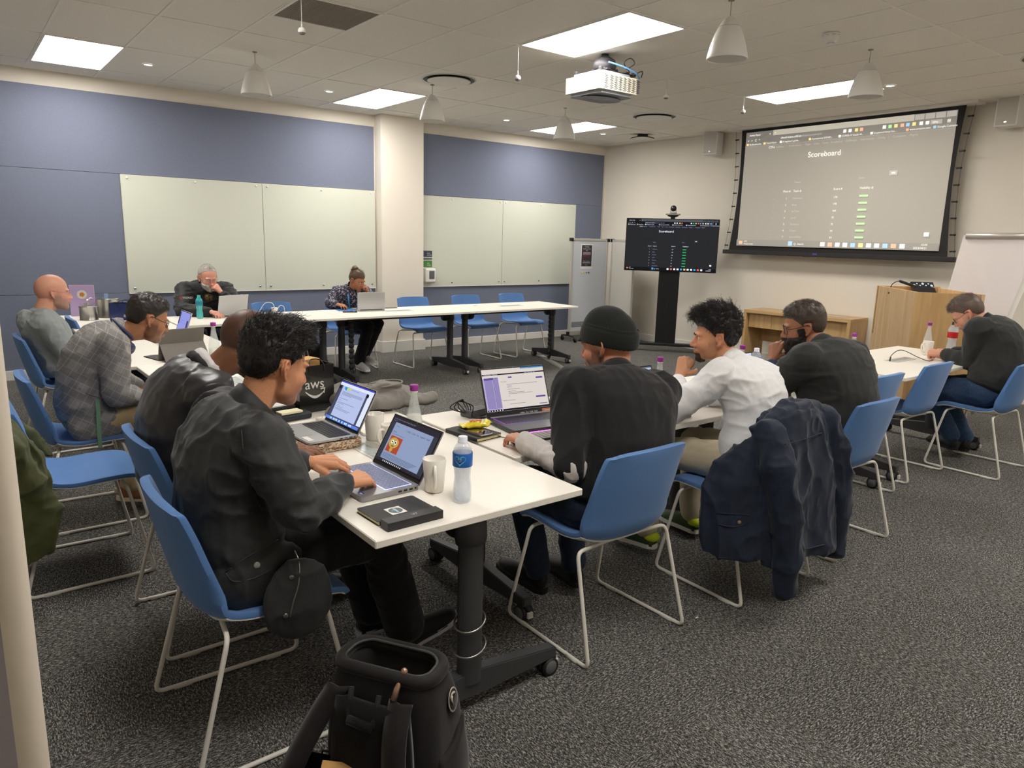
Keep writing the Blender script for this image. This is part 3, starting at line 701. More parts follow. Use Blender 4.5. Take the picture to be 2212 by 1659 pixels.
# ================================================================ chairs and tables
def fabric(name, col, sc=900, amt=.16):
    m = mat(name, col, .95, noise=(sc, amt), bump=(sc, .35, .0012), sheen=.25, spec=.15); return m
M_CHAIR = fabric('chair_blue_wool', (92,130,184)); M_PAN = mat('chair_pan', (214,212,204), .45); M_FRAME = mat('chair_frame_white', (226,222,212), .35)
def chair_proto():
    t = thing('chair', '', 'chair')
    # side profile (y, z) from the front edge of the seat to the top of the back; y forward
    prof = spline([(0,.235,.436), (0,.225,.452), (0,.17,.462), (0,.08,.458), (0,-.02,.449), (0,-.11,.447), (0,-.170,.462), (0,-.203,.505), (0,-.222,.575), (0,-.243,.66), (0,-.262,.745), (0,-.272,.80), (0,-.274,.822)], 4)
    n = len(prof); NU = 18
    wid = lambda t: np.interp(t, [0,.04,.2,.45,.58,.75,.93,1], [.195,.215,.225,.232,.236,.226,.212,.196])
    lift = lambda t: np.interp(t, [0,.1,.35,.5,.62,.8,1], [0,.008,.018,.045,.060,.045,.020])
    def grid(off):
        rows = []
        for i, p in enumerate(prof):
            t_ = i/(n-1); tan = (prof[min(i+1,n-1)]-prof[max(i-1,0)]).normalized()
            nrm = V(0, tan.z, -tan.y); nrm = -nrm if nrm.z < 0 and t_ < .4 else nrm
            nrm = V(0, -tan.z, tan.y)         # towards the sitter
            if t_ < .4 and nrm.z < 0: nrm = -nrm
            if t_ >= .4 and nrm.y < 0: nrm = -nrm
            row = []
            for k in range(NU+1):
                u = -1+2*k/NU
                w_ = wid(t_)
                x = u*w_; e = lift(t_)*(abs(u)**2.6)
                q = p+nrm*(e+off*(1-.35*abs(u)**6)) + V(x,0,0)
                if t_ > .93: q.z -= .012*(abs(u)**5)*((t_-.93)/.07)
                row.append(q)
            rows.append(row)
        return rows
    def shell(lo, hi, i0, i1):
        bm = BM(); A_ = grid(hi); B_ = grid(lo)
        va = [[bm.verts.new(p) for p in r] for r in A_[i0:i1]]; vb = [[bm.verts.new(p) for p in r] for r in B_[i0:i1]]
        m_ = len(va)
        for i in range(m_-1):
            for k in range(NU):
                bm.faces.new((va[i][k], va[i+1][k], va[i+1][k+1], va[i][k+1])); bm.faces.new((vb[i][k], vb[i][k+1], vb[i+1][k+1], vb[i+1][k]))
        for i in range(m_-1):
            bm.faces.new((va[i][0], vb[i][0], vb[i+1][0], va[i+1][0])); bm.faces.new((va[i][NU], va[i+1][NU], vb[i+1][NU], vb[i][NU]))
        for k in range(NU):
            bm.faces.new((va[0][k], va[0][k+1], vb[0][k+1], vb[0][k])); bm.faces.new((va[-1][k], vb[-1][k], vb[-1][k+1], va[-1][k+1]))
        bmesh.ops.recalc_face_normals(bm, faces=bm.faces)
        return bm
    bm = shell(-.014, .014, 0, n)
    es = [e for e in bm.edges if len(e.link_faces) == 2 and e.calc_face_angle(0) > 1.0]
    bmesh.ops.bevel(bm, geom=es, offset=.009, segments=2, affect='EDGES', profile=.5, clamp_overlap=True)
    obj('seat_shell', bm, M_CHAIR, t, smooth=True)
    bm = shell(-.021, -.0145, 3, int(n*.50)); obj('under_pan', bm, M_PAN, t, angle=50)
    for s in (-1, 1):
        pts = arc([(s*.05,.155,.424), (s*.222,.160,.424), (s*.262,.245,.009), (s*.272,-.262,.009), (s*.248,-.150,.428), (s*.05,-.12,.419)], .035, 6)
        bm = BM(); tube(bm, pts, .0078, 10); obj('leg', bm, M_FRAME, t, smooth=True)
        bm = BM(); tube(bm, [(s*.262,.175,.0065), (s*.2635,.12,.0065)], .0098, 8); tube(bm, [(s*.2695,-.14,.0065), (s*.271,-.20,.0065)], .0098, 8)
        obj('glide', bm, M_PAN, t, smooth=True)
    bm = BM(); tube(bm, [(-.06,.155,.424), (.06,.155,.424)], .0078, 8); tube(bm, [(-.06,-.12,.419), (.06,-.12,.419)], .0078, 8); tube(bm, [(-.05,.155,.424), (-.05,-.12,.419)], .006, 8); tube(bm, [(.05,.155,.424), (.05,-.12,.419)], .006, 8)
    obj('cross_bar', bm, M_FRAME, t)
    return t
CH0 = chair_proto()
chairs = {   # x, y, facing in degrees, label
 'P1': (-1.925, -5.085, 0, 'blue chair under the curly haired man in the black jacket'),
 'P2': (-1.85, -4.36, 0, 'blue chair of the man in the black bomber jacket, behind the front chair'),
 'M':  (-2.215, -3.54, 0, 'empty blue chair at the left edge carrying the olive green coat'),
 'P3': (-2.10, -2.83, 0, 'blue chair under the man in the checked blazer'),
 'P4': (-2.00, -1.20, 0, 'blue chair under the bald man in the grey hoodie'),
 'T':  (-1.56, -.13, 0, 'empty blue chair pushed against the table beyond the man in the hoodie'),
 'P5': (-.50, .80, -90, 'blue chair under the grey bearded man'),
 'A0': (.17, .36, -90, 'empty blue chair between the grey bearded man and the woman'),
 'P6': (1.13, .66, -97, 'blue chair under the woman with the lanyard'),
 'C':  (1.995, .44, -90, 'empty blue chair in front of the column'),
 'D':  (2.82, .48, -90, 'empty blue chair in the middle of the three beyond the far table'),
 'E':  (3.60, .49, -88, 'empty blue chair farthest right beyond the far table'),
 'P7': (-.59, -5.32, 90, 'blue chair with its back to the camera under the man in the black beanie'),
 'P8': (.283, -5.375, 90, 'blue chair carrying the navy jacket under the man in the white shirt'),
 'P9': (1.095, -5.37, 90, 'blue chair just right of the navy jacket'),
 'S10':(1.90, -5.03, 90, 'empty blue chair half hidden behind the black shirted man'),
 'S11':(2.70, -5.0, 90, 'empty blue chair nearest the man in jeans'),
 'P10':(3.33, -5.33, 91, 'blue chair under the man in jeans at the right edge'),
}
CHO = {}
for i, (k, (x, y, a, lb)) in enumerate(chairs.items()):
    o = CH0 if i == 0 else copy_tree(CH0)
    o.location = (x, y, 0); o.rotation_euler = (0, 0, math.radians(a-90)); o['label'] = lb; o['group'] = 'blue wool chairs with white sled frames'; CHO[k] = o

M_TOP = mat('table_white', (238,233,222), .38, spec=.4); M_TLEG = mat('table_leg_grey', (66,66,67), .5, metal=.2); M_WHEEL = mat('wheel_grey', (96,98,100), .45)
def table_proto(power=True):
    """folding table, 1.59 long on local x, 0.79 deep, centred"""
    t = thing('folding_table', '', 'table')
    bm = BM(); box(bm, -.797, .797, -.395, .395, .715, .74, .003); obj('tabletop', bm, M_TOP, t)
    bm = BM(); box(bm, -.66, .66, -.045, .045, .655, .69, .004); obj('beam', bm, M_BLACK, t)
    for s in (-1, 1):
        X = s*.695
        bm = BM(); lathe(bm, [(.040,.105), (.040,.60)], 20, Matrix.Translation((X,0,0)), sx=.85, sy=1.15)
        lathe(bm, [(.040,.60), (.047,.605), (.050,.625), (.046,.700), (.030,.712), (0,.713)], 20, Matrix.Translation((X,0,0)), sx=.9, sy=1.15); obj('leg', bm, M_TLEG, t)
        bm = BM(); box(bm, X-.06*s-.05, X-.06*s+.05, -.16, .16, .69, .714, .004); lathe(bm, [(.0,-.03), (.055,-.03), (.06,0), (.055,.03), (0,.03)], 18, Matrix.Translation((X-s*.07,0,.655)) @ Matrix.Rotation(PI/2, 4, 'Y')); obj('hinge_bracket', bm, M_BLACK, t)
        bm = BM()
        pr_ = [(-.375,.108), (-.375,.068), (-.06,.052), (.06,.052), (.375,.068), (.375,.108), (.05,.145), (-.05,.145)]
        va = [bm.verts.new((X-.024, y, z)) for y, z in pr_]; vb = [bm.verts.new((X+.024, y, z)) for y, z in pr_]
        bm.faces.new(va); bm.faces.new(vb[::-1])
        for i in range(8): bm.faces.new((va[i], vb[i], vb[(i+1) % 8], va[(i+1) % 8]))
        bmesh.ops.recalc_face_normals(bm, faces=bm.faces)
        bmesh.ops.bevel(bm, geom=[e for e in bm.edges], offset=.004, segments=2, affect='EDGES'); obj('foot', bm, M_TLEG, t, angle=40)
        for y in (-.35, .35):
            c = BM(); 
            for dx in (-.017, .017): tube(c, [(X+dx-.009,y,.0345), (X+dx+.009,y,.0345)], .0345, 18, mi=0)
            for dx, e in ((-.0275,-1), (.0275,1)): lathe(c, [(.026,0), (.024,.002), (0,.002)], 18, Matrix.Translation((X+dx-.001*e,y,.0345)) @ Matrix.Rotation(e*PI/2, 4, 'Y'), mi=1)
            co = obj('caster', c, [M_BLACK, M_WHEEL], t)
            c = BM(); tube(c, [(X-.008,y,.045), (X+.008,y,.045)], .040, 14); tube(c, [(X,y,.05), (X,y,.094)], .010, 8); obj('hood', c, M_BLACK, co)
            c = BM(); box(c, X-.014, X+.014, y+(.034 if y > 0 else -.048), y+(.048 if y > 0 else -.034), .022, .05, .003); obj('brake_pedal', c, mat('brake_white', (200,198,190), .4), co)
    if power:
        bm = BM(); box(bm, -.17, .17, -.055, .055, .7401, .7425, .001); obj('power_flap', bm, mat('flap_alu', (206,204,198), .35, metal=.2), t)
        bm = BM(); box(bm, -.155, .155, -.012, .040, .7426, .7432); obj('socket_strip', bm, mat('socket_grey', (170,178,178), .25, noise=(40,.25)), t)
    bm = BM(); lathe(bm, [(0,.7402), (.027,.7404), (.026,.742), (.012,.7415), (0,.7412)], 18, Matrix.Translation((-.42, .18, 0))); obj('cable_grommet', bm, M_ALU, t)
    return t
T0 = table_proto()
tables = [(-1.343, -4.80, 90, 'white folding table nearest the camera, with the open laptops'),
 (-1.343, -3.20, 90, 'white folding table behind the paper bag, in the left row'),
 (-1.38, -1.60, 90, 'white folding table beside the man in the grey hoodie'),
 (-1.43, 0.00, 90, 'white folding table with the steel canisters'),
 (-.215, -.065, 0, 'white folding table in front of the grey bearded man'),
 (1.39, -.055, 0, 'white folding table with the woman\'s laptop'),
 (2.995, -.05, 0, 'white folding table at the right end of the far row'),
 (-.128, -4.795, 0, 'white folding table in front of the man in the black beanie'),
 (1.475, -4.80, 0, 'white folding table in front of the black shirted man with glasses'),
 (3.135, -4.80, 0, 'white folding table at the right with the mug and bottles')]
TBO = []
for i, (x, y, a, lb) in enumerate(tables):
    o = T0 if i == 0 else copy_tree(T0)
    o.location = (x, y, 0); o.rotation_euler = (0, 0, math.radians(a)); o['label'] = lb; o['group'] = 'white folding tables set in a U shape'; TBO.append(o)
for k in (0, 3, 4, 5, 6): pass
# wire rings round the nearest table leg
for z, r_, lb in ((.325, .052, 'upper steel wire ring round the nearest table leg'), (.235, .055, 'lower steel wire ring round the nearest table leg')):
    bm = BM(); tube(bm, [(r_*math.cos(k*PI/14)*1.02, r_*math.sin(k*PI/14)*.92, .018*math.sin(k*PI/14+1)) for k in range(28)], .0035, 6, closed=True)
    o = obj('wire_ring', bm, M_STEEL); o.location = (-1.343, -5.495, z); tag(o, lb, 'wire ring', 'wire rings on the table leg')
# jointed cable spines standing under the far tables
def spine(x, y, lb):
    t = thing('cable_spine', lb, 'cable guide', (x, y, 0), .4, 'jointed black cable spines')
    for k in range(11):
        z = .03+k*.057; bm = BM(); lathe(bm, [(.0,0), (.028,0), (.037,.02), (.037,.034), (.028,.050), (0,.050)], 10, Matrix.Translation((0,0,z)), sx=1, sy=.6); obj('segment', bm, M_BLACK, t, angle=30)
    bm = BM(); tube(bm, spline([(0,0,0), (.01,.0,.3), (0,0,.66)], 4), .006, 6); tube(bm, spline([(.02,0,.05), (.07,.01,.10), (.05,0,.18), (.02,0,.22)], 5), .004, 6); obj('cable', bm, M_BLACK, t)
spine(.755, -.17, 'black cable spine beside the woman\'s table legs'); spine(3.62, -.10, 'black cable spine under the right end of the far table')
# black cable coil / bag on the floor under the far tables
# ================================================================ things on the tables
TZ = .7405
M_CER = mat('mug_ceramic', (234,230,220), .22, coat=.3); M_BLKC = mat('black_cover', (40,39,39), .6, bump=(300,.2,.001)); M_PAPER = mat('page_edge', (226,214,160), .8)
M_SILV = mat('laptop_silver', (188,188,188), .35, metal=.6); M_SPACE = mat('laptop_grey', (150,150,152), .35, metal=.5); M_KEY = mat('key_black', (26,27,30), .5); M_KEYG = mat('key_grey', (120,124,134), .5, emit=(150,165,230), estr=.10)
M_KEYL = mat('key_backlight', (190,200,255), .5, emit=(170,185,255), estr=1.3)
def local(x, y, z, fwd): return Matrix.Translation((x, y, z)) @ Matrix.Rotation(math.radians(fwd-90), 4, 'Z')
def laptop(name, label, x, y, fwd, w, d, h, tilt, body, lidm, items, smats, z=TZ, th=.016, keys=M_KEY, under=None, pad=True, bez=.008, chin=.02, group='open laptops on the tables', extras=None, cols=14, keybase=None):
    """user looks along fwd; base centred on x, y; tilt = lean of the lid back from vertical"""
    t = thing(name, label, 'laptop', (x, y, z), math.radians(fwd-90), group)
    bm = BM(); prism(bm, rrect(w, d, .012, 4), .0015, th); base = obj('base', bm, body, t, angle=40)
    bm = BM()
    kw = w*.86; kd = d*.44; y1 = d/2-.022
    if keybase: box(bm, -kw/2-.003, kw/2+.003, y1-kd-.003, y1+.003, th, th+.0006, mi=1)
    rows = 6
    for r in range(rows):
        yy = y1-kd*r/rows
        n = cols if r < 5 else 9
        ks = [1]*n
        if r == 5: ks = [1,1,1,1,5,1,1,1,1]
        tot = sum(ks); xx = -kw/2
        for q in ks:
            ww = kw*q/tot; box(bm, xx+.0011, xx+ww-.0011, yy-kd/rows+.0011, yy-.0011, th+.0007, th+.0022); xx += ww
    obj('keyboard', bm, [keys, keybase or keys], t)
    if pad:
        bm = BM(); box(bm, -w*.17, w*.17, -d/2+.008, -d/2+d*.38, th+.0001, th+.0005); obj('touchpad', bm, mat('pad_'+body.name, tuple(int(c) for c in ((176,180,176) if body is M_SILV else (140,140,142))), .3, metal=.3), t)
    tl = math.radians(tilt)
    M = Matrix.Translation((0, d/2-.004, th*.8)) @ Matrix.Rotation(-tl, 4, 'X')     # lid: x right, z up the lid, -y faces the user
    bm = BM(); box(bm, -w/2, w/2, 0, .007, 0, h, .003, M); lid = obj('lid', bm, lidm, t)
    bm = BM(); tube(bm, [M @ V(-w*.4,.003,.001), M @ V(w*.4,.003,.001)], .006, 10); obj('hinge', bm, M_DARK, t)
    bm = BM(); box(bm, -w/2+.0015, w/2-.0015, -.0006, .0001, .004, h-.0015, 0, M); obj('bezel', bm, M_BLACK, t)
    if items:
        sw, sh = w-2*bez, h-bez-chin
        MM = M @ basis((-sw/2, -.0008, h-bez), (1,0,0), (0,0,1), (0,-1,0))
        bm = screen_mesh(sw, sh, items, MM, None, .00025); obj('display', bm, smats, t)
    bm = BM(); lathe(bm, [(0,0), (.0018,0)], 8, M @ basis((0,-.0012,h-.005), (1,0,0), (0,0,1), (0,-1,0))); obj('webcam', bm, M_CHROME, t)
    if extras: extras(t, w, d, h, th, M)
    bm = BM(); k = 0
    for sx in (-1, 1):
        for q in range(4):
            yy = d*.12+q*.021; box(bm, sx*w/2-.0006, sx*w/2+.0006, yy, yy+(.013 if q != 3 else .006), th*.38, th*.72)
    obj('port', bm, M_BLACK, t)
    return t
# nearest laptop: grey with backlit keys, document with an orange square picture
S1 = [scr_mat('l1_bg', (60,62,72), .9), scr_mat('l1_page', (150,165,200), .9), scr_mat('l1_tx', (62,72,98), 1), scr_mat('l1_red', (176,72,48), 1), scr_mat('l1_face', (190,162,84), 1), scr_mat('l1_w', (235,238,225), 1), scr_mat('l1_k', (16,16,22), 1), scr_mat('l1_bar', (50,44,54), .9)]
it = [('r',0,0,1,1,0), ('r',0,0,1,.12,7), ('r',.09,.12,.91,.93,1), ('t',.03,.06,.032,'File  Home  Insert  Draw  Layout  References  Mailings  Review',1), ('t',.03,.10,.026,'Calibri   B  I  U',1), ('t',.36,.235,.060,'I   want   some   me   support   fixed',2), ('t',.13,.20,.030,'Challenge',2), ('t',.11,.33,.044,'Solution:',2), ('t',.11,.375,.030,'Here you should document the process',2),
      ('r',.12,.41,.38,.76,3)]
for k in range(5): it.append(('r',.11,.80+k*.024,.85-.03*k,.807+k*.024,2))
it += [('r',0,.945,1,1,7)]+[('r',.18+k*.04,.955,.195+k*.04,.985,5) for k in range(11)]
def face_picture(t, w, d, h, th, M):
    sw, sh = w-.016, h-.008-.02
    def at(u, v, e): return M @ V(-sw/2+u*sw, -.0008-e, h-.008-v*sh)
    bm = BM()
    def disc(u, v, ru, rv, e, mi, a0=0, a1=2*PI, n=24):
        c = bm.verts.new(at(u, v, e)); vs = [bm.verts.new(at(u+ru*math.cos(a0+(a1-a0)*k/n), v-rv*math.sin(a0+(a1-a0)*k/n), e)) for k in range(n+1)]
        for k in range(n): bm.faces.new((c, vs[k], vs[k+1])).material_index = mi
    disc(.25,.55,.105,.115,.0050,4); disc(.25,.70,.030,.055,.0051,4)
    for s in (-1, 1): disc(.25+s*.036,.535,.027,.042,.0053,5); disc(.25+s*.036,.535,.013,.021,.0055,6)
    quad(bm, at(.225,.625,.0055), at(.28,.632,.0055), at(.28,.618,.0055), at(.225,.611,.0055), 6)
    obj('picture', bm, S1, t)
    bm = BM(); box(bm, .112, .130, -.097, -.082, th+.0002, th+.0006); box(bm, .117, .130, -.0955, -.088, th+.0007, th+.0009, mi=1); obj('sticker', bm, [mat('sticker_blue', (34,44,150), .4), mat('sticker_pale', (200,206,235), .4)], t)
laptop('laptop', 'open grey laptop with glowing keys nearest the camera', -1.535, -5.145, 2, .318, .215, .200, 30, M_SPACE, M_SPACE, it, S1, th=.018, keys=M_KEYG, keybase=M_KEYL, bez=.008, chin=.02, extras=face_picture)
# silver laptop standing on a zipped case
S2 = [scr_mat('l2_bg', (74,78,104), .9), scr_mat('l2_page', (188,200,240), .95), scr_mat('l2_tx', (70,78,108), 1), scr_mat('l2_bar', (66,74,200), 1), scr_mat('l2_bl', (40,150,220), 1), scr_mat('l2_ye', (200,215,90), 1), scr_mat('l2_dock', (96,130,225), 1), scr_mat('l2_g', (96,190,170), 1), scr_mat('l2_k', (20,20,26), 1), scr_mat('l2_w', (225,232,250), 1)]
it = [('r',0,0,1,1,0), ('r',0,0,1,.035,3), ('r',0,.035,1,.11,9), ('r',.10,.11,.82,.90,1), ('r',.88,.11,1,.90,9), ('r',.0,.13,.07,.20,8), ('r',.83,.13,.90,.20,8), ('r',.17,.125,.27,.18,4), ('r',.20,.17,.25,.205,4), ('r',.25,.135,.36,.185,5), ('t',.38,.165,.035,'DISCOVERY DAY BOARD',2)]
for k, (y, wd) in enumerate(((.25,.6),(.275,.62),(.30,.6),(.325,.3),(.37,.05),(.42,.25),(.47,.08),(.52,.5),(.55,.2),(.60,.1),(.64,.22),(.68,.45),(.71,.4))): it.append(('r',.16,y,.16+wd,y+.007,2))
it += [('r',0,.93,1,1,6)]+[('r',.12+k*.045,.94,.15+k*.045,.985,(7,9,4,9,5,9,4,9,3,9,4,9,9,4,9,9)[k]) for k in range(16)]
def mac_extra(t, w, d, h, th, M):
    bm = BM(); box(bm, -.05+.11, .13, -d/2+.012, -d/2+.035, th+.0006, th+.0009); obj('label_sticker', bm, M_WHITE, t)
laptop('laptop', 'open silver laptop with black keys standing on a bark patterned case', -1.475, -4.572, 2, .300, .212, .195, 28, M_SILV, M_SILV, it, S2, z=.7775, th=.010, bez=.006, chin=.016, extras=mac_extra)
def bark_mat():
    m = bpy.data.materials.new('bark_print'); m.use_nodes = True; nt = m.node_tree; L = nt.links; b = nt.nodes['Principled BSDF']; b.inputs['Roughness'].default_value = .7
    tc = nt.nodes.new('ShaderNodeTexCoord'); mp = nt.nodes.new('ShaderNodeMapping'); mp.inputs['Scale'].default_value = (1,1,2.5)
    n = nt.nodes.new('ShaderNodeTexNoise'); n.inputs['Scale'].default_value = 60; n.inputs['Detail'].default_value = 8; n.inputs['Distortion'].default_value = 1.5
    cr = nt.nodes.new('ShaderNodeValToRGB'); e = cr.color_ramp.elements; e[0].position = .38; e[0].color = srgb(96,60,44); e[1].position = .56; e[1].color = srgb(208,194,166); k = e.new(.46); k.color = srgb(156,116,88)
    L.new(tc.outputs['Object'], mp.inputs['Vector']); L.new(mp.outputs['Vector'], n.inputs['Vector']); L.new(n.outputs['Fac'], cr.inputs['Fac']); L.new(cr.outputs['Color'], b.inputs['Base Color']); return m
t = thing('laptop_case', 'zipped laptop case with a pale tree bark print under the silver laptop', 'laptop case', (-1.475, -4.575, TZ), math.radians(2))
bm = BM(); prism(bm, rrect(.245, .330, .03, 6), .001, .033); bmesh.ops.bevel(bm, geom=[e for e in bm.edges if abs(e.verts[0].co.z-e.verts[1].co.z) < 1e-5], offset=.008, segments=3, affect='EDGES', profile=.6)
obj('cover', bm, bark_mat(), t, smooth=True)
bm = BM(); 
for k, z in enumerate((.010, .017, .024)):
    pts = [(x*1.012, y*1.010, z) for x, y in rrect(.245, .330, .03, 6) if x < .02 or y > .1]
    pts = [(-.122+.0*k,-.167,z)] ; R_ = rrect(.249, .334, .03, 8)
    tube(bm, [(x, y, z) for x, y in R_ if x < -.02], .0028, 6)
obj('zip', bm, mat('zip_brown', (84,66,58), .5), t)
bm = BM(); tube(bm, [(-.04,-.170,.018), (-.045,-.180,.010), (-.065,-.195,.004)], [.004,.003,.004], 6); obj('zip_pull', bm, M_STEEL, t)
# gaming laptop
S3 = [scr_mat('l3_page', (226,216,210), .95), scr_mat('l3_tx', (120,110,120), 1), scr_mat('l3_pur', (150,138,190), .95), scr_mat('l3_pur2', (92,76,150), 1), scr_mat('l3_k', (26,24,34), 1), scr_mat('l3_bl', (60,140,200), 1), scr_mat('l3_lil', (184,172,214), 1), scr_mat('l3_w', (240,238,245), 1)]
it = [('r',0,0,1,1,0), ('r',0,0,1,.05,0), ('r',.62,.0,1,.03,5), ('r',0,.115,1,.145,4), ('t',.03,.138,.028,'# CaptureBoard   > Dashboard',7), ('t',.68,.138,.024,'Teams   Scores   Rules   Chat',7), ('r',0,.20,.24,.96,6), ('r',.02,.20,.16,.25,3), ('r',.02,.25,.15,.93,2), ('r',.16,.20,.166,.96,4), ('r',.17,.20,.24,.93,2), ('r',.40,.20,.46,.235,3), ('r',.85,.255,.96,.295,3), ('r',.80,.715,.96,.755,3), ('r',.84,.90,.97,.915,3),
      ('t',.27,.33,.040,'The Maze',1)]
for y, x, wd in ((.38,.36,.5),(.42,.36,.07),(.45,.36,.08),(.50,.36,.2),(.55,.37,.12),(.58,.37,.26),(.61,.37,.38),(.66,.36,.02),(.76,.26,.2),(.85,.36,.25)): it.append(('r',x,y,x+wd,y+.008,1))
it += [('r',0,.955,1,1,4)]+[('r',.02+k*.04,.965,.035+k*.04,.99,7) for k in range(6)]
def game_extra(t, w, d, h, th, M):
    def P_(x, z, e=.0012): return M @ V(x, -e, z)
    bm = BM(); quad(bm, P_(-.01,.006), P_(.13,.006), P_(.13,.022), P_(-.01,.022)); obj('chin_sticker', bm, M_BLACK, t)
    bm = BM(); quad(bm, P_(.125,.006,.0015), P_(.173,.006,.0015), P_(.173,.023,.0015), P_(.125,.023,.0015)); obj('orange_sticker', bm, mat('sticker_orange', (206,124,86), .4), t)
    bm = BM(); text_into(bm, '144Hz  3ms  RGB  HDR', .010, M @ basis((.0,-.0016,.010), (1,0,0), (0,0,1), (0,-1,0))); text_into(bm, 'GAMING', .009, M @ basis((.138,-.0018,.011), (1,0,0), (0,0,1), (0,-1,0))); obj('sticker_lettering', bm, M_WHITE, t)
    bm = BM(); box(bm, -w*.46, w*.46, d/2-.02, d/2-.004, th, th+.006, .002); obj('vent_bar', bm, mat('vent_grey', (150,150,150), .4, metal=.4), t)
    bm = BM(); box(bm, -w/2+.004, w/2-.004, -d/2-.001, -d/2+.001, .003, .008); obj('light_strip', bm, mat('pink_glow', (230,80,240), .5, emit=(235,90,245), estr=3), t)
def rgb_keys():
    m = bpy.data.materials.new('rainbow_keys'); m.use_nodes = True; nt = m.node_tree; L = nt.links; b = nt.nodes['Principled BSDF']
    tc = nt.nodes.new('ShaderNodeTexCoord'); sx = nt.nodes.new('ShaderNodeSeparateXYZ'); cr = nt.nodes.new('ShaderNodeValToRGB'); mr = nt.nodes.new('ShaderNodeMapRange')
    mr.inputs['From Min'].default_value = -.17; mr.inputs['From Max'].default_value = .17
    e = cr.color_ramp.elements; e[0].color = srgb(190,60,220); e[1].color = srgb(210,70,60)
    for p, c in ((.25,(140,90,230)), (.5,(70,110,210)), (.72,(90,90,110))): k = e.new(p); k.color = srgb(*c)
    L.new(tc.outputs['Object'], sx.inputs[0]); L.new(sx.outputs[0], mr.inputs['Value']); L.new(mr.outputs['Result'], cr.inputs['Fac']); L.new(cr.outputs['Color'], b.inputs['Emission Color'])
    b.inputs['Emission Strength'].default_value = .8; b.inputs['Base Color'].default_value = (.03,.03,.03,1); return m
M_GAME = mat('gaming_grey', (74,74,78), .4, metal=.4)
laptop('laptop', 'open dark gaming laptop with a purple lit keyboard', -.545, -4.835, 83, .355, .245, .238, 22, M_GAME, M_GAME, it, S3, th=.022, keys=mat('key_game', (44,42,52), .5), keybase=rgb_keys(), bez=.007, chin=.030, pad=False, extras=game_extra, cols=18)
# other laptops
S4 = [scr_mat('l4_bg', (176,208,242), .95), scr_mat('l4_bar', (120,124,136), .9), scr_mat('l4_tx', (110,140,180), 1), scr_mat('l4_w', (215,230,250), 1)]
it4 = [('r',0,0,1,1,0), ('r',0,.0,1,.03,1), ('r',.0,.33,1,.41,1), ('t',.45,.27,.034,'score  teams  chat  rules',2), ('r',.55,.40,1,.46,0), ('r',.1,.55,.8,.558,2), ('r',.1,.62,.7,.628,2)]
laptop('laptop', 'open laptop with a pale blue page right of the man in the beanie', .055, -5.02, 90, .33, .22, .215, 18, M_DARK, M_DARK, it4, S4)
it5 = [('r',0,0,1,1,0), ('r',0,0,1,.05,3), ('r',.5,.18,1,.34,1), ('t',.54,.24,.03,'Leaderboard',3), ('r',.0,.36,1,.365,2), ('r',.5,.34,.505,1,2), ('r',.06,.48,.42,.49,2)]
laptop('laptop', 'open laptop with a pale blue page before the black shirted man', .965, -5.00, 90, .33, .22, .215, 20, M_DARK, M_DARK, it5, S4)
laptop('laptop', 'open silver laptop facing the woman with the lanyard', 1.12, .165, -95, .325, .22, .195, 2, M_SILV, M_SILV, None, None)
bm = BM(); q = basis((0, .118, .09), (-1,0,0), (0,0,1), (0,1,0))
laptop('laptop', 'open silver laptop facing the grey bearded man', -.44, .165, -72, .33, .22, .21, 12, M_SILV, M_SILV, None, None)
S6 = [scr_mat('l6_bg', (150,156,232), .95), scr_mat('l6_side', (66,58,96), .9), scr_mat('l6_tx', (100,110,190), 1)]
laptop('laptop', 'open laptop with a violet page beside the man in the grey hoodie', -1.30, -1.21, 0, .31, .21, .20, 18, M_SILV, M_WHITE, [('r',0,0,1,1,0), ('r',0,.05,.1,.6,1), ('r',.8,.35,.95,1,1), ('t',.2,.3,.04,'Team notes',2), ('r',.2,.4,.6,.41,2), ('r',.2,.5,.55,.51,2)], S6)
# tablet on its kickstand, seen from behind
t = thing('tablet', 'dark grey tablet seen from behind, propped on a folded stand', 'tablet', (-1.43, -2.28, TZ), math.radians(12))
M_TAB = mat('tablet_grey', (104,98,92), .55)
Mt_ = Matrix.Translation((0,.04,.005)) @ Matrix.Rotation(math.radians(14), 4, 'X')
bm = BM(); box(bm, -.148, .148, 0, .008, 0, .205, .003, Mt_); obj('body', bm, M_TAB, t)
bm = BM(); box(bm, -.14, .14, .0081, .0090, .006, .199, 0, Mt_); obj('display', bm, scr_mat('tab', (120,150,200), .8), t)
bm = BM(); box(bm, -.147, .147, -.004, 0, -.135, 0, .001, Matrix.Translation((0,.016,.108)) @ Matrix.Rotation(math.radians(-37), 4, 'X')); obj('kickstand', bm, M_TAB, t)
bm = BM(); box(bm, -.148, .148, .045, .26, 0, .006, .002); obj('keyboard_cover', bm, M_BLKC, t)
# external keyboard with wrist rest
t = thing('keyboard', 'grey keyboard with a wrist rest in front of the gaming laptop', 'keyboard', (-.555, -5.062, TZ), math.radians(-6))
bm = BM(); box(bm, -.19, .19, -.045, .062, .001, .016, .003); obj('body', bm, mat('keyboard_base', (46,46,48), .5), t)
bm = BM()
for r in range(6):
    for c in range(17):
        x0 = -.185+c*.0218; y0 = .056-r*.0168; box(bm, x0, x0+.0186, y0-.0142, y0, .0162, .0215, .0012)
obj('keys', bm, mat('key_light', (150,148,142), .5), t)
bm = BM(); box(bm, -.19, .19, -.098, -.047, .001, .014, .006, seg=2); obj('wrist_rest', bm, mat('rest_grey', (128,126,124), .6), t)

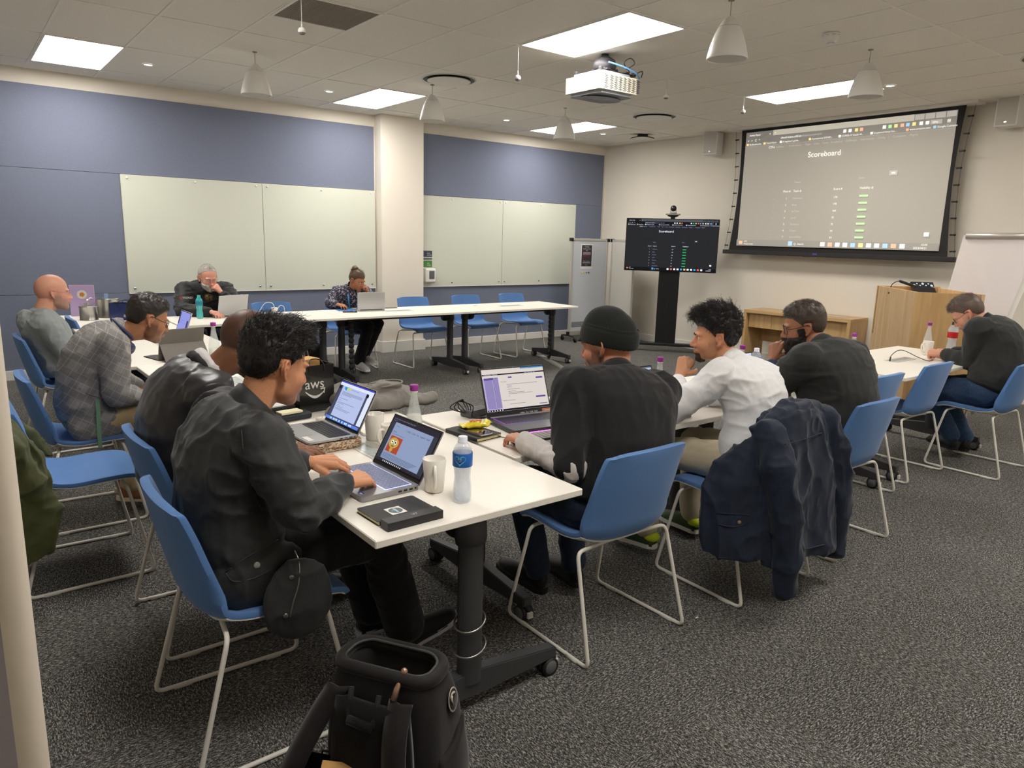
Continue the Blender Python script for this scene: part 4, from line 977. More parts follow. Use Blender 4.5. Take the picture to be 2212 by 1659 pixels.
# mugs and bottles
def mug(label, x, y, rz, h=.112, r=.041, r2=.034, grp='white ceramic mugs', liquid=None):
    t = thing('mug', label, 'mug', (x, y, TZ), math.radians(rz), grp)
    bm = BM(); lathe(bm, [(0,.002), (r2-.003,.001), (r2,.004), (r2+(r-r2)*.5,h*.5), (r,h-.001), (r-.0012,h), (r-.0035,h-.002), (r2-.002,.008), (0,.007)], 32); obj('body', bm, M_CER, t)
    pts = spline([(r*.93,0,h*.83), (r+.014,0,h*.86), (r+.028,0,h*.70), (r+.026,0,h*.45), (r+.010,0,h*.24), (r2+.001,0,h*.20)], 5)
    bm = BM(); tube(bm, pts, .0056, 10); obj('handle', bm, M_CER, t)
    if liquid:
        bm = BM(); lathe(bm, [(0,h*.8), (r-.006,h*.8)], 24); obj('drink', bm, mat('drink_'+liquid[0], liquid[1], .1), t)
    return t
mug('white mug nearest the camera beside the water bottle', -1.385, -5.335, -120, .114, .040, .031)
mug('white mug beside the silver laptop with its handle to the left', -1.265, -4.665, 165)
mug('white mug half hidden behind the nearest laptop lid', -1.262, -4.80, 195, .095, .038, .030, liquid=('milky', (196,176,150)))
mug('white mug on the right table beside the man in jeans', 3.60, -4.79, 160)
M_GLASS = mat('clear_glass', (236,242,240), .03, alpha=.20, spec=.9, coat=.5)
M_PET = mat('clear_plastic', (226,236,250), .08, alpha=.28, spec=.9, coat=.4)
M_WATER = mat('milky_water', (226,226,212), .15)
M_PURP = mat('purple_cap', (146,46,140), .4)
def glass_bottle(label, x, y, lv=.55, wat=M_WATER):
    t = thing('glass_bottle', label, 'bottle', (x, y, TZ), 0, 'glass water bottles with purple caps')
    pr = [(0,.002), (.030,.002), (.034,.008), (.0355,.03), (.0355,.085), (.033,.115), (.024,.155), (.0165,.19), (.0135,.215), (.0135,.232)]
    bm = BM(); lathe(bm, pr+[(.0115,.232), (.0115,.215), (.0145,.19), (.0215,.155), (.030,.115), (.0325,.085), (.0325,.03), (.031,.010), (0,.006)], 28); obj('glass', bm, M_GLASS, t)
    if lv:
        top = .02+.13*lv; rr = np.interp(top, [.03,.085,.115,.155], [.032,.032,.0295,.021])
        bm = BM(); lathe(bm, [(0,.0065), (.0305,.0105), (.032,.03), (np.interp(min(top,.085),[.03,.085],[.032,.032]), min(top,.085)), (rr, top), (0, top)], 28); obj('water', bm, wat, t)
    bm = BM(); lathe(bm, [(.0142,.222), (.0145,.229), (.0142,.230)], 20); obj('white_collar', bm, M_WHITE, t)
    bm = BM(); lathe(bm, [(.0162,.229), (.0172,.232), (.0172,.250), (.0155,.253), (0,.253)], 24); obj('cap', bm, M_PURP, t)
    return t
glass_bottle('purple capped glass bottle behind the nearest laptop', -1.17, -4.83, .85)
glass_bottle('purple capped glass bottle behind the tablet on the left table', -1.275, -2.43, .5)
glass_bottle('purple capped glass bottle beside the fist of the man in the white shirt', .285, -4.85, 0)
glass_bottle('purple capped glass bottle behind the laptop of the black shirted man', 1.085, -4.79, 0)
glass_bottle('purple capped glass bottle right of the black shirted man', 2.345, -4.815, .9)
glass_bottle('purple capped glass bottle behind the mug on the right table', 3.70, -4.74, 0)
M_LBL = mat('label_blue', (40,104,190), .35); M_LBLT = mat('label_teal', (92,196,214), .35)
def pet_bottle(label, x, y, kind='water', rz=0, s=1.0):
    t = thing('plastic_bottle', label, 'bottle', (x, y, TZ), math.radians(rz), 'small plastic drink bottles')
    t.scale = (s, s, s)
    pr = [(0,.006), (.014,.002), (.024,.001), (.029,.006), (.0305,.02), (.0305,.045), (.028,.065), (.0255,.085), (.0285,.108), (.031,.125), (.0315,.165), (.029,.178), (.020,.193), (.0135,.199), (.0130,.206)]
    bodym = {'water': M_PET, 'teal': mat('teal_plastic', (90,205,205), .08, alpha=.55, spec=.9), 'cola': M_PET}[kind]
    bm = BM(); lathe(bm, pr, 28)
    for v in bm.verts:
        if .03 < v.co.z < .11:
            a = math.atan2(v.co.y, v.co.x); k = 1+.035*math.sin(a*6+v.co.z*110); v.co.x *= k; v.co.y *= k
    obj('bottle', bm, bodym, t)
    bm = BM(); lathe(bm, [(0,.008), (.026,.008), (.0285,.02), (.0285,.045), (.026,.065), (.0237,.085), (.0265,.108), (.029,.125), (.0295,.16), (.027,.176), (0,.178)], 24)
    obj('water', bm, {'water': mat('water_fill', (232,240,252), .03, alpha=.30, spec=.8, bump=(70,.8,.01)), 'teal': mat('teal_water', (120,210,212), .03, alpha=.4), 'cola': mat('clear_fill', (236,240,240), .03, alpha=.2)}[kind], t)
    bm = BM(); z0, z1 = (.122,.167) if kind != 'cola' else (.11,.15); lathe(bm, [(.0320,z0), (.0324,z0+.001), (.0324,z1-.001), (.0320,z1)], 32)
    obj('label', bm, {'water': M_LBL, 'teal': mat('label_dteal', (40,130,150), .35), 'cola': mat('label_red', (200,36,34), .35)}[kind], t)
    if kind == 'water':
        bm = BM()
        def onl(a, z, e=.0003): return V((.0324+e)*math.cos(a), (.0324+e)*math.sin(a), z)
        N_ = 24; ctr_ = bm.verts.new(onl(0,.145)); ring = []
        for k in range(N_):
            q = 2*PI*k/N_; hx = .016*math.sin(q)**3; hy = .013*math.cos(q)-.005*math.cos(2*q)-.002*math.cos(3*q)-.001*math.cos(4*q)
            ring.append(bm.verts.new(onl(hx*1.25/.0324, .146+hy*1.15)))
        for k in range(N_): bm.faces.new((ctr_, ring[k], ring[(k+1) % N_])).material_index = 0
        c2 = bm.verts.new(onl(0,.143,.0006)); dr = [bm.verts.new(onl(.007*math.sin(2*PI*k/12)*(1 if math.cos(2*PI*k/12) < .5 else .5)/.0324, .143+.009*math.cos(2*PI*k/12), .0006)) for k in range(12)]
        for k in range(12): bm.faces.new((c2, dr[k], dr[(k+1) % 12])).material_index = 1
        for j, (s_, z_, sz) in enumerate((('PURE',.147,.0055), ('LIFE',.141,.0055))):
            b2 = BM(); text_into(b2, s_, sz, Matrix.Identity(4), 0, 'CENTER')
            for f in b2.faces:
                bm.faces.new([bm.verts.new(onl(v.co.x/.0324+.02, z_+v.co.y, .0009)) for v in f.verts]).material_index = 2
            b2.free()
        obj('label_print', bm, [M_LBLT, mat('label_navy', (24,60,140), .35), M_WHITE], t)
    bm = BM(); capm = {'water': mat('cap_white', (222,226,236), .35), 'teal': mat('cap_teal', (60,170,170), .35), 'cola': M_BLACK}[kind]
    lathe(bm, [(.0165,.1985), (.0165,.2005), (.0148,.2015), (.0148,.2165), (.0135,.218), (0,.218)], 24); obj('cap', bm, capm, t)
    return t
pet_bottle('clear water bottle with a blue heart label nearest the camera', -1.362, -5.468, 'water', -140)
pet_bottle('teal plastic bottle beside the grey bearded man\'s laptop', -.717, .042, 'teal', 0, 1.02)
pet_bottle('clear bottle with a blue label behind the grey bearded man\'s laptop', -.265, .18, 'water', -110, .95)
pet_bottle('clear white capped bottle right of the black shirted man\'s laptop', 1.20, -4.81, 'water', 100, 1.05)
pet_bottle('black capped bottle with a red label beside the man in jeans', 3.86, -4.86, 'cola', 0, 1.2)
pet_bottle('second black capped bottle, mostly behind the man in jeans', 3.90, -4.96, 'cola', 40, 1.2)

# notebooks, phone, sweets, cases
def notebook(label, x, y, rz, w, d, th, z=TZ, grp='black covered notebooks', ext=None):
    t = thing('notebook', label, 'notebook', (x, y, z), math.radians(rz), grp)
    bm = BM(); prism(bm, rrect(w, d, .008, 3), .0005, .002); prism(bm, rrect(w, d, .008, 3), th-.002, th); box(bm, -w/2, -w/2+.002, -d/2+.006, d/2-.006, .0021, th-.0021); obj('cover', bm, M_BLKC, t)
    bm = BM(); box(bm, -w/2+.0022, w/2-.003, -d/2+.003, d/2-.003, .0022, th-.0022); obj('pages', bm, M_PAPER, t)
    if ext: ext(t, w, d, th)
    return t
def nb_ext(t, w, d, th):
    bm = BM(); lathe(bm, [(.022,th+.0007), (0,th+.0008)], 28, Matrix.Translation((-.018,.012,0))); c = obj('round_logo', bm, mat('logo_grey', (92,94,96), .5), t)
    bm = BM(); prism(bm, rrect(.056,.052,.001,1,-.018,.012), th+.0001, th+.0006); obj('sticker', bm, M_WHITE, t)
    bm = BM(); box(bm, -.036, .0, .008, .016, th+.0010, th+.0012, mi=1); text_into(bm, 'owasp', .013, Matrix.Translation((-.035,.008,th+.0014)), 0); lathe(bm, [(.006,th+.0013), (0,th+.0013)], 3, Matrix.Translation((-.018,.022,0)), 1); obj('logo_print', bm, [M_WHITE, mat('logo_teal', (110,170,180), .5)], t)
    bm = BM(); text_into(bm, 'Notebook', .020, Matrix.Translation((-.058,-.078,th+.0004)) @ Matrix.Rotation(0, 4, 'Z'), 0); obj('embossing', bm, mat('emboss', (24,24,24), .3), t)
notebook('black notebook with a white sticker nearest the camera', -1.585, -5.435, 92, .135, .200, .014, ext=nb_ext)
t = thing('pen_box', 'slim black pen box with initials beside the nearest notebook', 'box', (-1.585, -5.537, TZ), math.radians(1))
bm = BM(); box(bm, -.095, .095, -.022, .022, 0, .026, .001); obj('box', bm, mat('pen_box_black', (40,40,42), .45), t)
bm = BM(); text_into(bm, 'W', .020, Matrix.Translation((.0,-.006,.0263)) @ Matrix.Rotation(.2, 4, 'Z')); obj('initials', bm, M_STEEL, t)
def nb2_ext(t, w, d, th):
    bm = BM(); pts = spline([(.05,-d/2+.002,th*.5), (.055,-d/2-.012,.004), (.07,-d/2-.03,.002), (.08,-d/2-.045,.002)], 4); tube(bm, pts, .0016, 4); obj('ribbon', bm, M_BLACK, t)
notebook('black notebook under the phone and yellow sweet wrapper', -.872, -4.82, 8, .142, .212, .016, ext=nb2_ext)
t = thing('phone', 'black phone lying on the second black notebook', 'phone', (-.875, -4.84, TZ+.0165), math.radians(6))
bm = BM(); prism(bm, rrect(.075, .156, .010, 4), .0005, .0085); obj('body', bm, M_CHROME, t)
bm = BM(); prism(bm, rrect(.071, .152, .009, 4), .0086, .0092); obj('glass', bm, mat('phone_glass', (14,13,12), .04, coat=1), t)
t = thing('sweet_packet', 'open yellow sweet packet lying on the phone', 'packet', (-.845, -4.795, TZ+.026), math.radians(-15))
bm = BM(); N_ = 16; rows = []
rng = random.Random(4)
for i in range(N_+1):
    u = -1+2*i/N_; row = []
    for j in range(9):
        v = -1+2*j/8; hgt = .020*(1-abs(u)**2.2)*(1-.6*v*v)+.004+rng.uniform(-.003,.003); wd = .030 if abs(u) < .7 else .034
        row.append((u*.068, v*wd*(1+.1*math.sin(u*9)), hgt if abs(u) < .85 else .008+.012*(u > 0)+rng.uniform(0,.004)))
    rows.append(row)
va = [[bm.verts.new(p) for p in r] for r in rows]; vb = [[bm.verts.new((p[0],p[1],.0008 if abs(p[0]) < .05 else p[2]-.0015)) for p in r] for r in rows]
for i in range(N_):
    for j in range(8):
        bm.faces.new((va[i][j], va[i+1][j], va[i+1][j+1], va[i][j+1])); bm.faces.new((vb[i][j], vb[i][j+1], vb[i+1][j+1], vb[i+1][j]))
for i in range(N_): bm.faces.new((va[i][0], vb[i][0], vb[i+1][0], va[i+1][0])); bm.faces.new((va[i][8], va[i+1][8], vb[i+1][8], vb[i][8]))
for j in range(8): bm.faces.new((va[0][j], va[0][j+1], vb[0][j+1], vb[0][j])); bm.faces.new((va[N_][j], vb[N_][j], vb[N_][j+1], va[N_][j+1]))
obj('wrapper', bm, mat('wrapper_yellow', (226,204,40), .3), t, smooth=True)
bm = BM()
for k in range(6): ellip(bm, (-.02+k*.009, .005*math.sin(k*2), .027), (.007,.006,.005), seg=8, rings=6)
obj('sweets', bm, mat('sweet_pink', (226,150,140), .5), t)
t = thing('charger_brick', 'grey charger brick with tangled cables behind the sweet packet', 'charger', (-.665, -4.54, TZ), math.radians(10))
bm = BM(); box(bm, -.07, .07, -.035, .035, .001, .036, .006, seg=2); obj('brick', bm, mat('charger_grey', (86,86,88), .5), t)
bm = BM()
for k in range(4): tube(bm, spline([(-.07,0,.02), (-.10-.01*k,.02*k-.02,.05), (-.09,.03-.01*k,.075+.005*k), (-.05,.02*k-.03,.06), (-.06,-.04,.01), (.0,-.06-.006*k,.005)], 6), .0026, 6)
tube(bm, spline([(.07,0,.02), (.12,.02,.02), (.20,.03,.004), (.42,.055,.004), (.52,.05,.004)], 6), .003, 6)
obj('cable', bm, M_BLACK, t)
# pile beside the first table's far end
t = thing('black_case', 'flat black case with white papers beside the paper bag', 'case', (-1.47, -4.045, TZ), math.radians(12))
bm = BM(); box(bm, -.11, .09, -.05, .05, 0, .045, .004); obj('case', bm, M_BLKC, t)
bm = BM(); box(bm, -.105, .08, -.045, .045, .0455, .052, .001); obj('papers', bm, M_WHITE, t)
t = thing('spectacle_case', 'rounded navy black case with a cream note pad on it', 'case', (-1.43, -4.17, TZ), math.radians(8))
bm = BM(); box(bm, -.10, .09, -.035, .035, .0, .032, .012, seg=3); obj('case', bm, mat('navy_case', (34,38,48), .45), t, smooth=True)
bm = BM(); box(bm, -.06, .045, -.026, .03, .033, .043, .001); o = obj('note_pad', bm, mat('cream_pad', (226,220,184), .7)); o.location = (-1.43, -4.17, TZ); o.rotation_euler.z = math.radians(8); tag(o, 'small cream note pad lying on the navy black case', 'note pad')
bm = BM(); box(bm, -.10, .10, -.009, .009, 0, .010, .002); o = obj('ruler', bm, mat('ruler_beige', (206,190,140), .5)); o.location = (-1.50, -4.315, TZ); o.rotation_euler.z = math.radians(6); tag(o, 'beige wooden strip lying behind the silver laptop', 'ruler')
rng = random.Random(3); bm = BM()
for k in range(5): ellip(bm, (rng.uniform(-.02,.02), rng.uniform(-.012,.012), .014+.004*(k % 2)), (.018,.012,.012), Matrix.Rotation(k, 3, 'Z'), 10, 7)
for v in bm.verts: v.co += V(rng.uniform(-1,1), rng.uniform(-1,1), 0)*.003; v.co.z = max(v.co.z, .0005)
o = obj('tissue', bm, mat('tissue', (226,222,214), .9)); o.location = (-1.325, -4.30, TZ); tag(o, 'crumpled white tissue behind the silver laptop lid', 'tissue')
# paper carrier bags
def carrier(label, x, y, rz, w, d, h, m, name='carrier_bag', contents=None, z=TZ, inner=None):
    t = thing(name, label, 'bag', (x, y, z), math.radians(rz))
    bm = BM(); th = .0015
    for a, b_, c_, dd in ((-w/2,w/2,-d/2,-d/2+th), (-w/2,w/2,d/2-th,d/2), (-w/2,-w/2+th,-d/2+th,d/2-th), (w/2-th,w/2,-d/2+th,d/2-th)): box(bm, a, b_, c_, dd, 0, h)
    box(bm, -w/2+th, w/2-th, -d/2+th, d/2-th, 0, th)
    for v in bm.verts:
        if abs(v.co.x) > w/2-.003 and .01 < v.co.z: pass
    obj('bag', bm, m, t)
    bm = BM()
    for s in (-1, 1): tube(bm, spline([(-w*.22,s*(d/2+.001),h-.03), (-w*.2,s*(d/2-.0),h+.008), (-w*.10,s*(d/2-.02),h+.026), (w*.12,s*(d/2-.018),h+.024), (w*.2,s*(d/2),h+.004), (w*.22,s*(d/2+.001),h-.03)], 5), .0028, 6)
    obj('cord_handle', bm, M_BLACK, t)
    return t
M_GBLK = mat('glossy_black_paper', (24,24,25), .18, coat=.6)
t = carrier('glossy black carrier bag with white lettering on the left table', -1.28, -4.0, 8, .185, .17, .225, M_GBLK)
bm = BM(); Mb = basis((-.012, -.0858, .115), (1,0,0), (0,0,1), (0,-1,0)); text_into(bm, 'aws', .068, Mb, 0, 'CENTER', .0012)
for k in range(12):
    u0, u1 = k/12, (k+1)/12; c = lambda u: (-.05+.098*u, -.012-.030*math.sin(PI*u*.92)); w_ = lambda u: .0022+.0045*math.sin(PI*u)
    (a0, b0_), (a1, b1_) = c(u0), c(u1); quad(bm, Mb @ V(a0,b0_-w_(u0),0), Mb @ V(a1,b1_-w_(u1),0), Mb @ V(a1,b1_+w_(u1),0), Mb @ V(a0,b0_+w_(u0),0))
quad(bm, Mb @ V(.030,-.004,0), Mb @ V(.030,-.009,0), Mb @ V(.055,-.006,0), Mb @ V(.055,.000,0)); quad(bm, Mb @ V(.055,.0,0), Mb @ V(.050,-.002,0), Mb @ V(.046,-.028,0), Mb @ V(.051,-.028,0))
obj('lettering', bm, M_WHITE, t)
t = thing('kraft_box', 'kraft cardboard box standing inside the glossy black bag', 'box', (-1.28, -4.0, TZ+.003), math.radians(12))
M_KRAFT = mat('kraft_card', (196,152,90), .8, noise=(30,.05)); bm = BM(); box(bm, -.055, .045, -.04, .05, 0, .245, .001); obj('box', bm, M_KRAFT, t)
t = carrier('navy carrier bag with white lettering beyond the checked blazer', -1.32, .20, -32, .26, .11, .155, mat('navy_paper', (22,34,84), .3, coat=.4))
bm = BM(); text_into(bm, 'aws', .05, basis((.03,-.0558,.03), (1,0,0), (0,0,1), (0,-1,0)), 0, 'CENTER'); obj('lettering', bm, M_WHITE, t)
# steel canisters and sign
def canister(label, x, y, r, h, paper=False):
    t = thing('canister', label, 'canister', (x, y, TZ), 0, 'brushed steel canisters')
    bm = BM(); lathe(bm, [(0,.0), (r,.0), (r,.003), (r-.002,.006), (r-.002,h-.01), (r,h-.008), (r+.001,h), (r-.004,h+.001)], 40); obj('wall', bm, M_STEEL, t)
    bm = BM(); lathe(bm, [(r-.004,h+.0008), (r-.02,h+.003), (0,h+.003)], 36); obj('lid', bm, M_CHROME, t)
canister('small steel canister holding white tissues', -1.61, .335, .078, .125)
canister('large steel canister with a blue tag behind the small one', -1.425, .50, .098, .178)
bm = BM(); rng = random.Random(5)
for a, s in ((0,1), (.9,.8)):
    pts0 = [V(0,0,.128), V(.0,0,.17), V(.03,0,.20), V(.055,0,.195)]
    rows = [[bm.verts.new(Matrix.Rotation(a, 3, 'Z') @ (p+V(.0,(k-2)*.02*(1-.25*i),.008*abs(k-2)*(i < 3)))*s+V(0,0,(1-s)*.128)) for k in range(5)] for i, p in enumerate(spline(pts0, 3))]
    for i in range(len(rows)-1):
        for k in range(4): bm.faces.new((rows[i][k], rows[i+1][k], rows[i+1][k+1], rows[i][k+1]))
o = obj('tissue', bm, mat('tissue', (226,222,214), .9), smooth=True); o.location = (-1.62, .335, TZ); tag(o, 'white tissue standing up out of the small steel canister', 'tissue')
bm = BM(); box(bm, -.018, .018, -.001, .001, .0, .045); o = obj('paper_tag', bm, mat('tag_blue', (150,184,224), .7)); o.location = (-1.44, .47, TZ+.182); o.rotation_euler = (.1, 0, .3); tag(o, 'small blue paper tag on the large steel canister', 'tag')
t = thing('table_sign', 'lilac table sign with a round tiger-orange emblem behind the canisters', 'sign', (-1.61, .67, TZ), math.radians(-14))
bm = BM(); box(bm, -.105, .105, 0, .004, 0, .295, .001); obj('sheet', bm, mat('lilac', (186,164,206), .5), t)
bm = BM(); box(bm, -.105, .105, -.001, 0, .288, .295); box(bm, .100, .105, -.001, 0, 0, .288); obj('border', bm, mat('pink_border', (224,190,216), .5), t)
bm = BM(); lathe(bm, [(.042,.0), (0,.0)], 28, Matrix.Translation((.0,-.0014,.205)) @ Matrix.Rotation(PI/2, 4, 'X')); obj('disc', bm, M_WHITE, t)
bm = BM(); n_ = 10; c0 = bm.verts.new((0,-.002,.205)); rr = [bm.verts.new(((.019 if k % 2 else .024)*math.cos(2*PI*k/n_), -.002, .205+(.019 if k % 2 else .024)*math.sin(2*PI*k/n_))) for k in range(n_)]
for k in range(n_): bm.faces.new((c0, rr[k], rr[(k+1) % n_]))
obj('emblem', bm, mat('emblem_orange', (206,130,50), .6), t)
# far table small things
o = thing('computer_mouse', 'black computer mouse under the woman\'s hand', 'mouse', (.885, .27, TZ+.0045), math.radians(-80)); bm = BM(); ellip(bm, (0,0,.013), (.030,.052,.017), seg=18, rings=12)
for v in bm.verts: v.co.z = max(v.co.z, .0005)
obj('shell', bm, M_BLACK, o); bm = BM(); ellip(bm, (0,.028,.028), (.003,.009,.004), seg=8, rings=6); obj('wheel', bm, M_DARK, o)
bm = BM(); prism(bm, rrect(.24,.20,.01,3), .0005, .004); o = obj('mouse_mat', bm, mat('mat_blue', (56,118,190), .8)); o.location = (.905, .235, TZ); o.rotation_euler.z = -.15; tag(o, 'blue mouse mat under the woman\'s hand', 'mouse mat')
def phone(lb, x, y, rz, z=TZ):
    t = thing('phone', lb, 'phone', (x, y, z), math.radians(rz)); bm = BM(); prism(bm, rrect(.074,.152,.009,3), .0005, .008); obj('body', bm, M_DARK, t); bm = BM(); prism(bm, rrect(.070,.148,.008,3), .0081, .0087); obj('glass', bm, mat('phone_glass', (14,13,12), .04, coat=1), t)
phone('phone lying in front of the woman\'s mouse mat', .83, .01, 70); phone('dark phone right of the woman\'s laptop', 1.45, .245, 80)
o = thing('computer_mouse', 'dark computer mouse under the hand of the man in the beanie', 'mouse', (-.785, -5.045, TZ), math.radians(100)); bm = BM(); ellip(bm, (0,0,.013), (.030,.050,.018), seg=18, rings=12)
for v in bm.verts: v.co.z = max(v.co.z, .0005)
obj('shell', bm, M_BLACK, o)
t = thing('charging_adapter', 'white plug adapter with a looped white cable on the far table', 'charger', (.10, .29, TZ))
bm = BM(); box(bm, -.03, .03, -.03, .03, 0, .055, .008, seg=2); obj('adapter', bm, M_WHITE, t)
bm = BM(); tube(bm, spline([(0,0,.055), (-.02,.01,.10), (-.09,.02,.10), (-.14,.03,.03), (-.15,.04,.004)], 5), .0035, 6); tube(bm, spline([(.03,0,.03), (.06,0,.07), (.10,0,.06), (.11,0,.004)], 5), .003, 6); obj('cable', bm, M_WHITE, t)
bm = BM(); box(bm, -.05, .05, -.035, .035, 0, .012, .003); box(bm, -.035, .045, -.03, .03, .0125, .020, .003, mi=1); o = obj('card_wallet', bm, [mat('wallet_red', (150,30,36), .5), M_WHITE]); o.location = (1.0, -5.12, TZ); o.rotation_euler.z = .3; tag(o, 'dark red and white wallet at the elbow of the black shirted man', 'wallet')
bm = BM(); pts = spline([(2.95,-4.80,TZ+.006), (2.97,-4.80,TZ+.05), (3.05,-4.83,TZ+.085), (3.18,-4.90,TZ+.03), (3.24,-4.95,TZ+.004), (3.33,-4.95,TZ+.006)], 7); tube(bm, pts, .003, 6); tube(bm, [(2.95,-4.80,TZ+.003), (2.955,-4.80,TZ+.035)], .006, 8)
tag(obj('charging_cable', bm, mat('cable_brown', (60,40,36), .5)), 'dark cable arching from the right table\'s power socket', 'cable')
bm = BM(); tube(bm, spline([(.42,-4.62,TZ+.003), (.40,-4.60,TZ+.06), (.46,-4.60,TZ+.05), (.50,-4.61,TZ+.01), (.62,-4.62,TZ+.003)], 6), .0025, 6); tag(obj('charging_cable', bm, M_BLACK), 'thin dark looped cable beside the white shirt collar', 'cable')
bm = BM(); pts = [(-.02,.0,.0)]; box(bm, 0, .16, 0, .004, 0, .12, .001, Matrix.Rotation(-.5, 4, 'X')); 
for v in bm.verts: v.co.z += .0
o = obj('card_sheet', bm, M_KRAFT); o.location = (3.42, -5.235, .60); o.rotation_euler = (0, 0, -.6); tag(o, 'kraft card sheet on the knees of the man in jeans', 'card')
# floor: scrap of paper
bm = BM(); box(bm, -.008, .008, -.003, .003, 0, .002); o = obj('paper_scrap', bm, M_WHITE); o.location = (-.205, -5.565, .001); tag(o, 'tiny white scrap of paper on the carpet', 'paper')
# ================================================================ people
def remesh(bm, voxel, smooth=2, name='m'):
    me = bpy.data.meshes.new(name); bm.normal_update(); bm.to_mesh(me); bm.free()
    o = bpy.data.objects.new(name, me); COL.objects.link(o)
    md = o.modifiers.new('r', 'REMESH'); md.mode = 'VOXEL'; md.voxel_size = voxel; md.use_smooth_shade = True
    if smooth:
        ms = o.modifiers.new('s', 'SMOOTH'); ms.factor = .5; ms.iterations = smooth
    dg = bpy.context.evaluated_depsgraph_get(); dg.update()
    out = bpy.data.meshes.new_from_object(o.evaluated_get(dg)); bpy.data.objects.remove(o); bpy.data.meshes.remove(me)
    return out
def verts_np(me):
    a = np.empty(len(me.vertices)*3); me.vertices.foreach_get('co', a); return a.reshape(-1, 3)
def normals_np(me):
    a = np.empty(len(me.vertices)*3); me.vertices.foreach_get('normal', a); return a.reshape(-1, 3)
def set_verts(me, a): me.vertices.foreach_set('co', a.ravel()); me.update()
def set_col(me, col, name='col'):
    at = me.color_attributes.new(name, 'FLOAT_COLOR', 'POINT'); c = np.ones((len(col), 4)); c[:, :3] = col; at.data.foreach_set('color', c.ravel())
def taper(bm, pts, rs, seg=14, flat=None):
    """closed limb through pts with radii rs, with rounded ends"""
    tube(bm, pts, rs, seg); ellip(bm, pts[0], (rs[0],)*3, seg=seg, rings=8); ellip(bm, pts[-1], (rs[-1],)*3, seg=seg, rings=8)
def loft(bm, centres, xs, ys, wd, dp, seg=28, p=2.3):
    """body trunk: ellipse-like rings with half width wd along xs and half depth dp along ys"""
    rings = []
    for c, x, y, a, b in zip(centres, xs, ys, wd, dp):
        r = []
        for k in range(seg):
            th = 2*PI*k/seg; cx, sy = math.cos(th), math.sin(th); q = (abs(cx)**p+abs(sy)**p)**(-1/p)
            r.append(bm.verts.new(c+x*(a*cx*q)+y*(b*sy*q)))
        rings.append(r)
    for i in range(len(rings)-1):
        for k in range(seg): bm.faces.new((rings[i][k], rings[i][(k+1) % seg], rings[i+1][(k+1) % seg], rings[i+1][k]))
    bm.faces.new(rings[0][::-1]); bm.faces.new(rings[-1])
# ---- head: star shaped surface of a smooth union of ellipsoids, x forward, y left, z up
def smin(a, b, k): h = np.clip(.5+.5*(b-a)/k, 0, 1); return b*(1-h)+a*h-k*h*(1-h)
def sd_e(P, c, r):
    q = (P-np.array(c)); r = np.array(r); k0 = np.linalg.norm(q/r, axis=-1); k1 = np.linalg.norm(q/(r*r), axis=-1)+1e-9; return k0*(k0-1)/k1
def sd_cap(P, a, b, ra, rb):
    a, b = np.array(a), np.array(b); ab = b-a; t = np.clip(((P-a)@ab)/(ab@ab), 0, 1); return np.linalg.norm(P-(a+t[..., None]*ab), axis=-1)-(ra+(rb-ra)*t)
def head_sdf(P, hp):
    g = hp.get
    jw = g('jaw', 1.0); d = sd_e(P, (-.012,0,.036), (.099,.077*g('wide',1),.090))
    d = smin(d, sd_e(P, (-.045,0,.012), (.060,.066,.070)), .03)
    d = smin(d, sd_e(P, (.034,0,-.030), (.060,.063*g('wide',1),.078)), .02)
    d = smin(d, sd_e(P, (.030,0,-.070), (.052,.057*jw,.040)), .025)
    d = smin(d, sd_e(P, (.074,0,-.098), (.024*g('chin',1),.026,.020)), .022)
    A = np.abs(P[..., 1]); Q = np.stack([P[..., 0], A, P[..., 2]], -1)
    d = smin(d, sd_e(Q, (.058,.037,-.032), (.030,.026,.028)), .018)
    d = smin(d, sd_e(Q, (.083,.024,.022), (.014,.030,.009)), .012)
    d = -smin(-d, sd_e(Q, (.101,.033,.003), (.017,.021,.014)), .010)
    d = smin(d, sd_e(Q, (.0745,.0315,.003), (.0150,.0165,.0135)), .004)
    nz = g('nose', 1)
    d = smin(d, sd_cap(P, (.088,0,.014), (.091+.021*nz,0,-.030), .0075, .0105), .010)
    d = smin(d, sd_e(Q, (.100,.0125,-.036), (.013,.0075,.0078)), .006)
    d = smin(d, sd_e(P, (.0915,0,-.060), (.013,.026,.016)), .010)
    d = smin(d, sd_e(P, (.1005,0,-.0565), (.0085,.021,.0048)), .003)
    d = smin(d, sd_e(P, (.0985,0,-.0675), (.0085,.018,.0055)), .003)
    d = -smin(-d, sd_cap(P, (.112,-.017,-.0615), (.112,.017,-.0615), .0032, .0032), .003)
    return d
def head_dirs(nu, nv):
    D = []
    for i in range(nv+1):
        th = PI*i/nv
        for k in range(nu):
            ph = 2*PI*k/nu; D.append((math.sin(th)*math.cos(ph), math.sin(th)*math.sin(ph), math.cos(th)))
    return np.array(D)
def head_radius(D, hp):
    lo = np.full(len(D), .02); hi = np.full(len(D), .19); o = np.array([.012, 0, -.012])
    # march outward from the centre to the last crossing
    ts = np.linspace(.03, .17, 57); last = lo.copy()
    for t in ts:
        s = head_sdf(o+D*t, hp); last = np.where(s < 0, t, last)
    lo = last; hi = last+.0026
    for _ in range(9):
        m = (lo+hi)/2; s = head_sdf(o+D*m[:, None], hp); lo = np.where(s < 0, m, lo); hi = np.where(s < 0, hi, m)
    return (lo+hi)/2, o
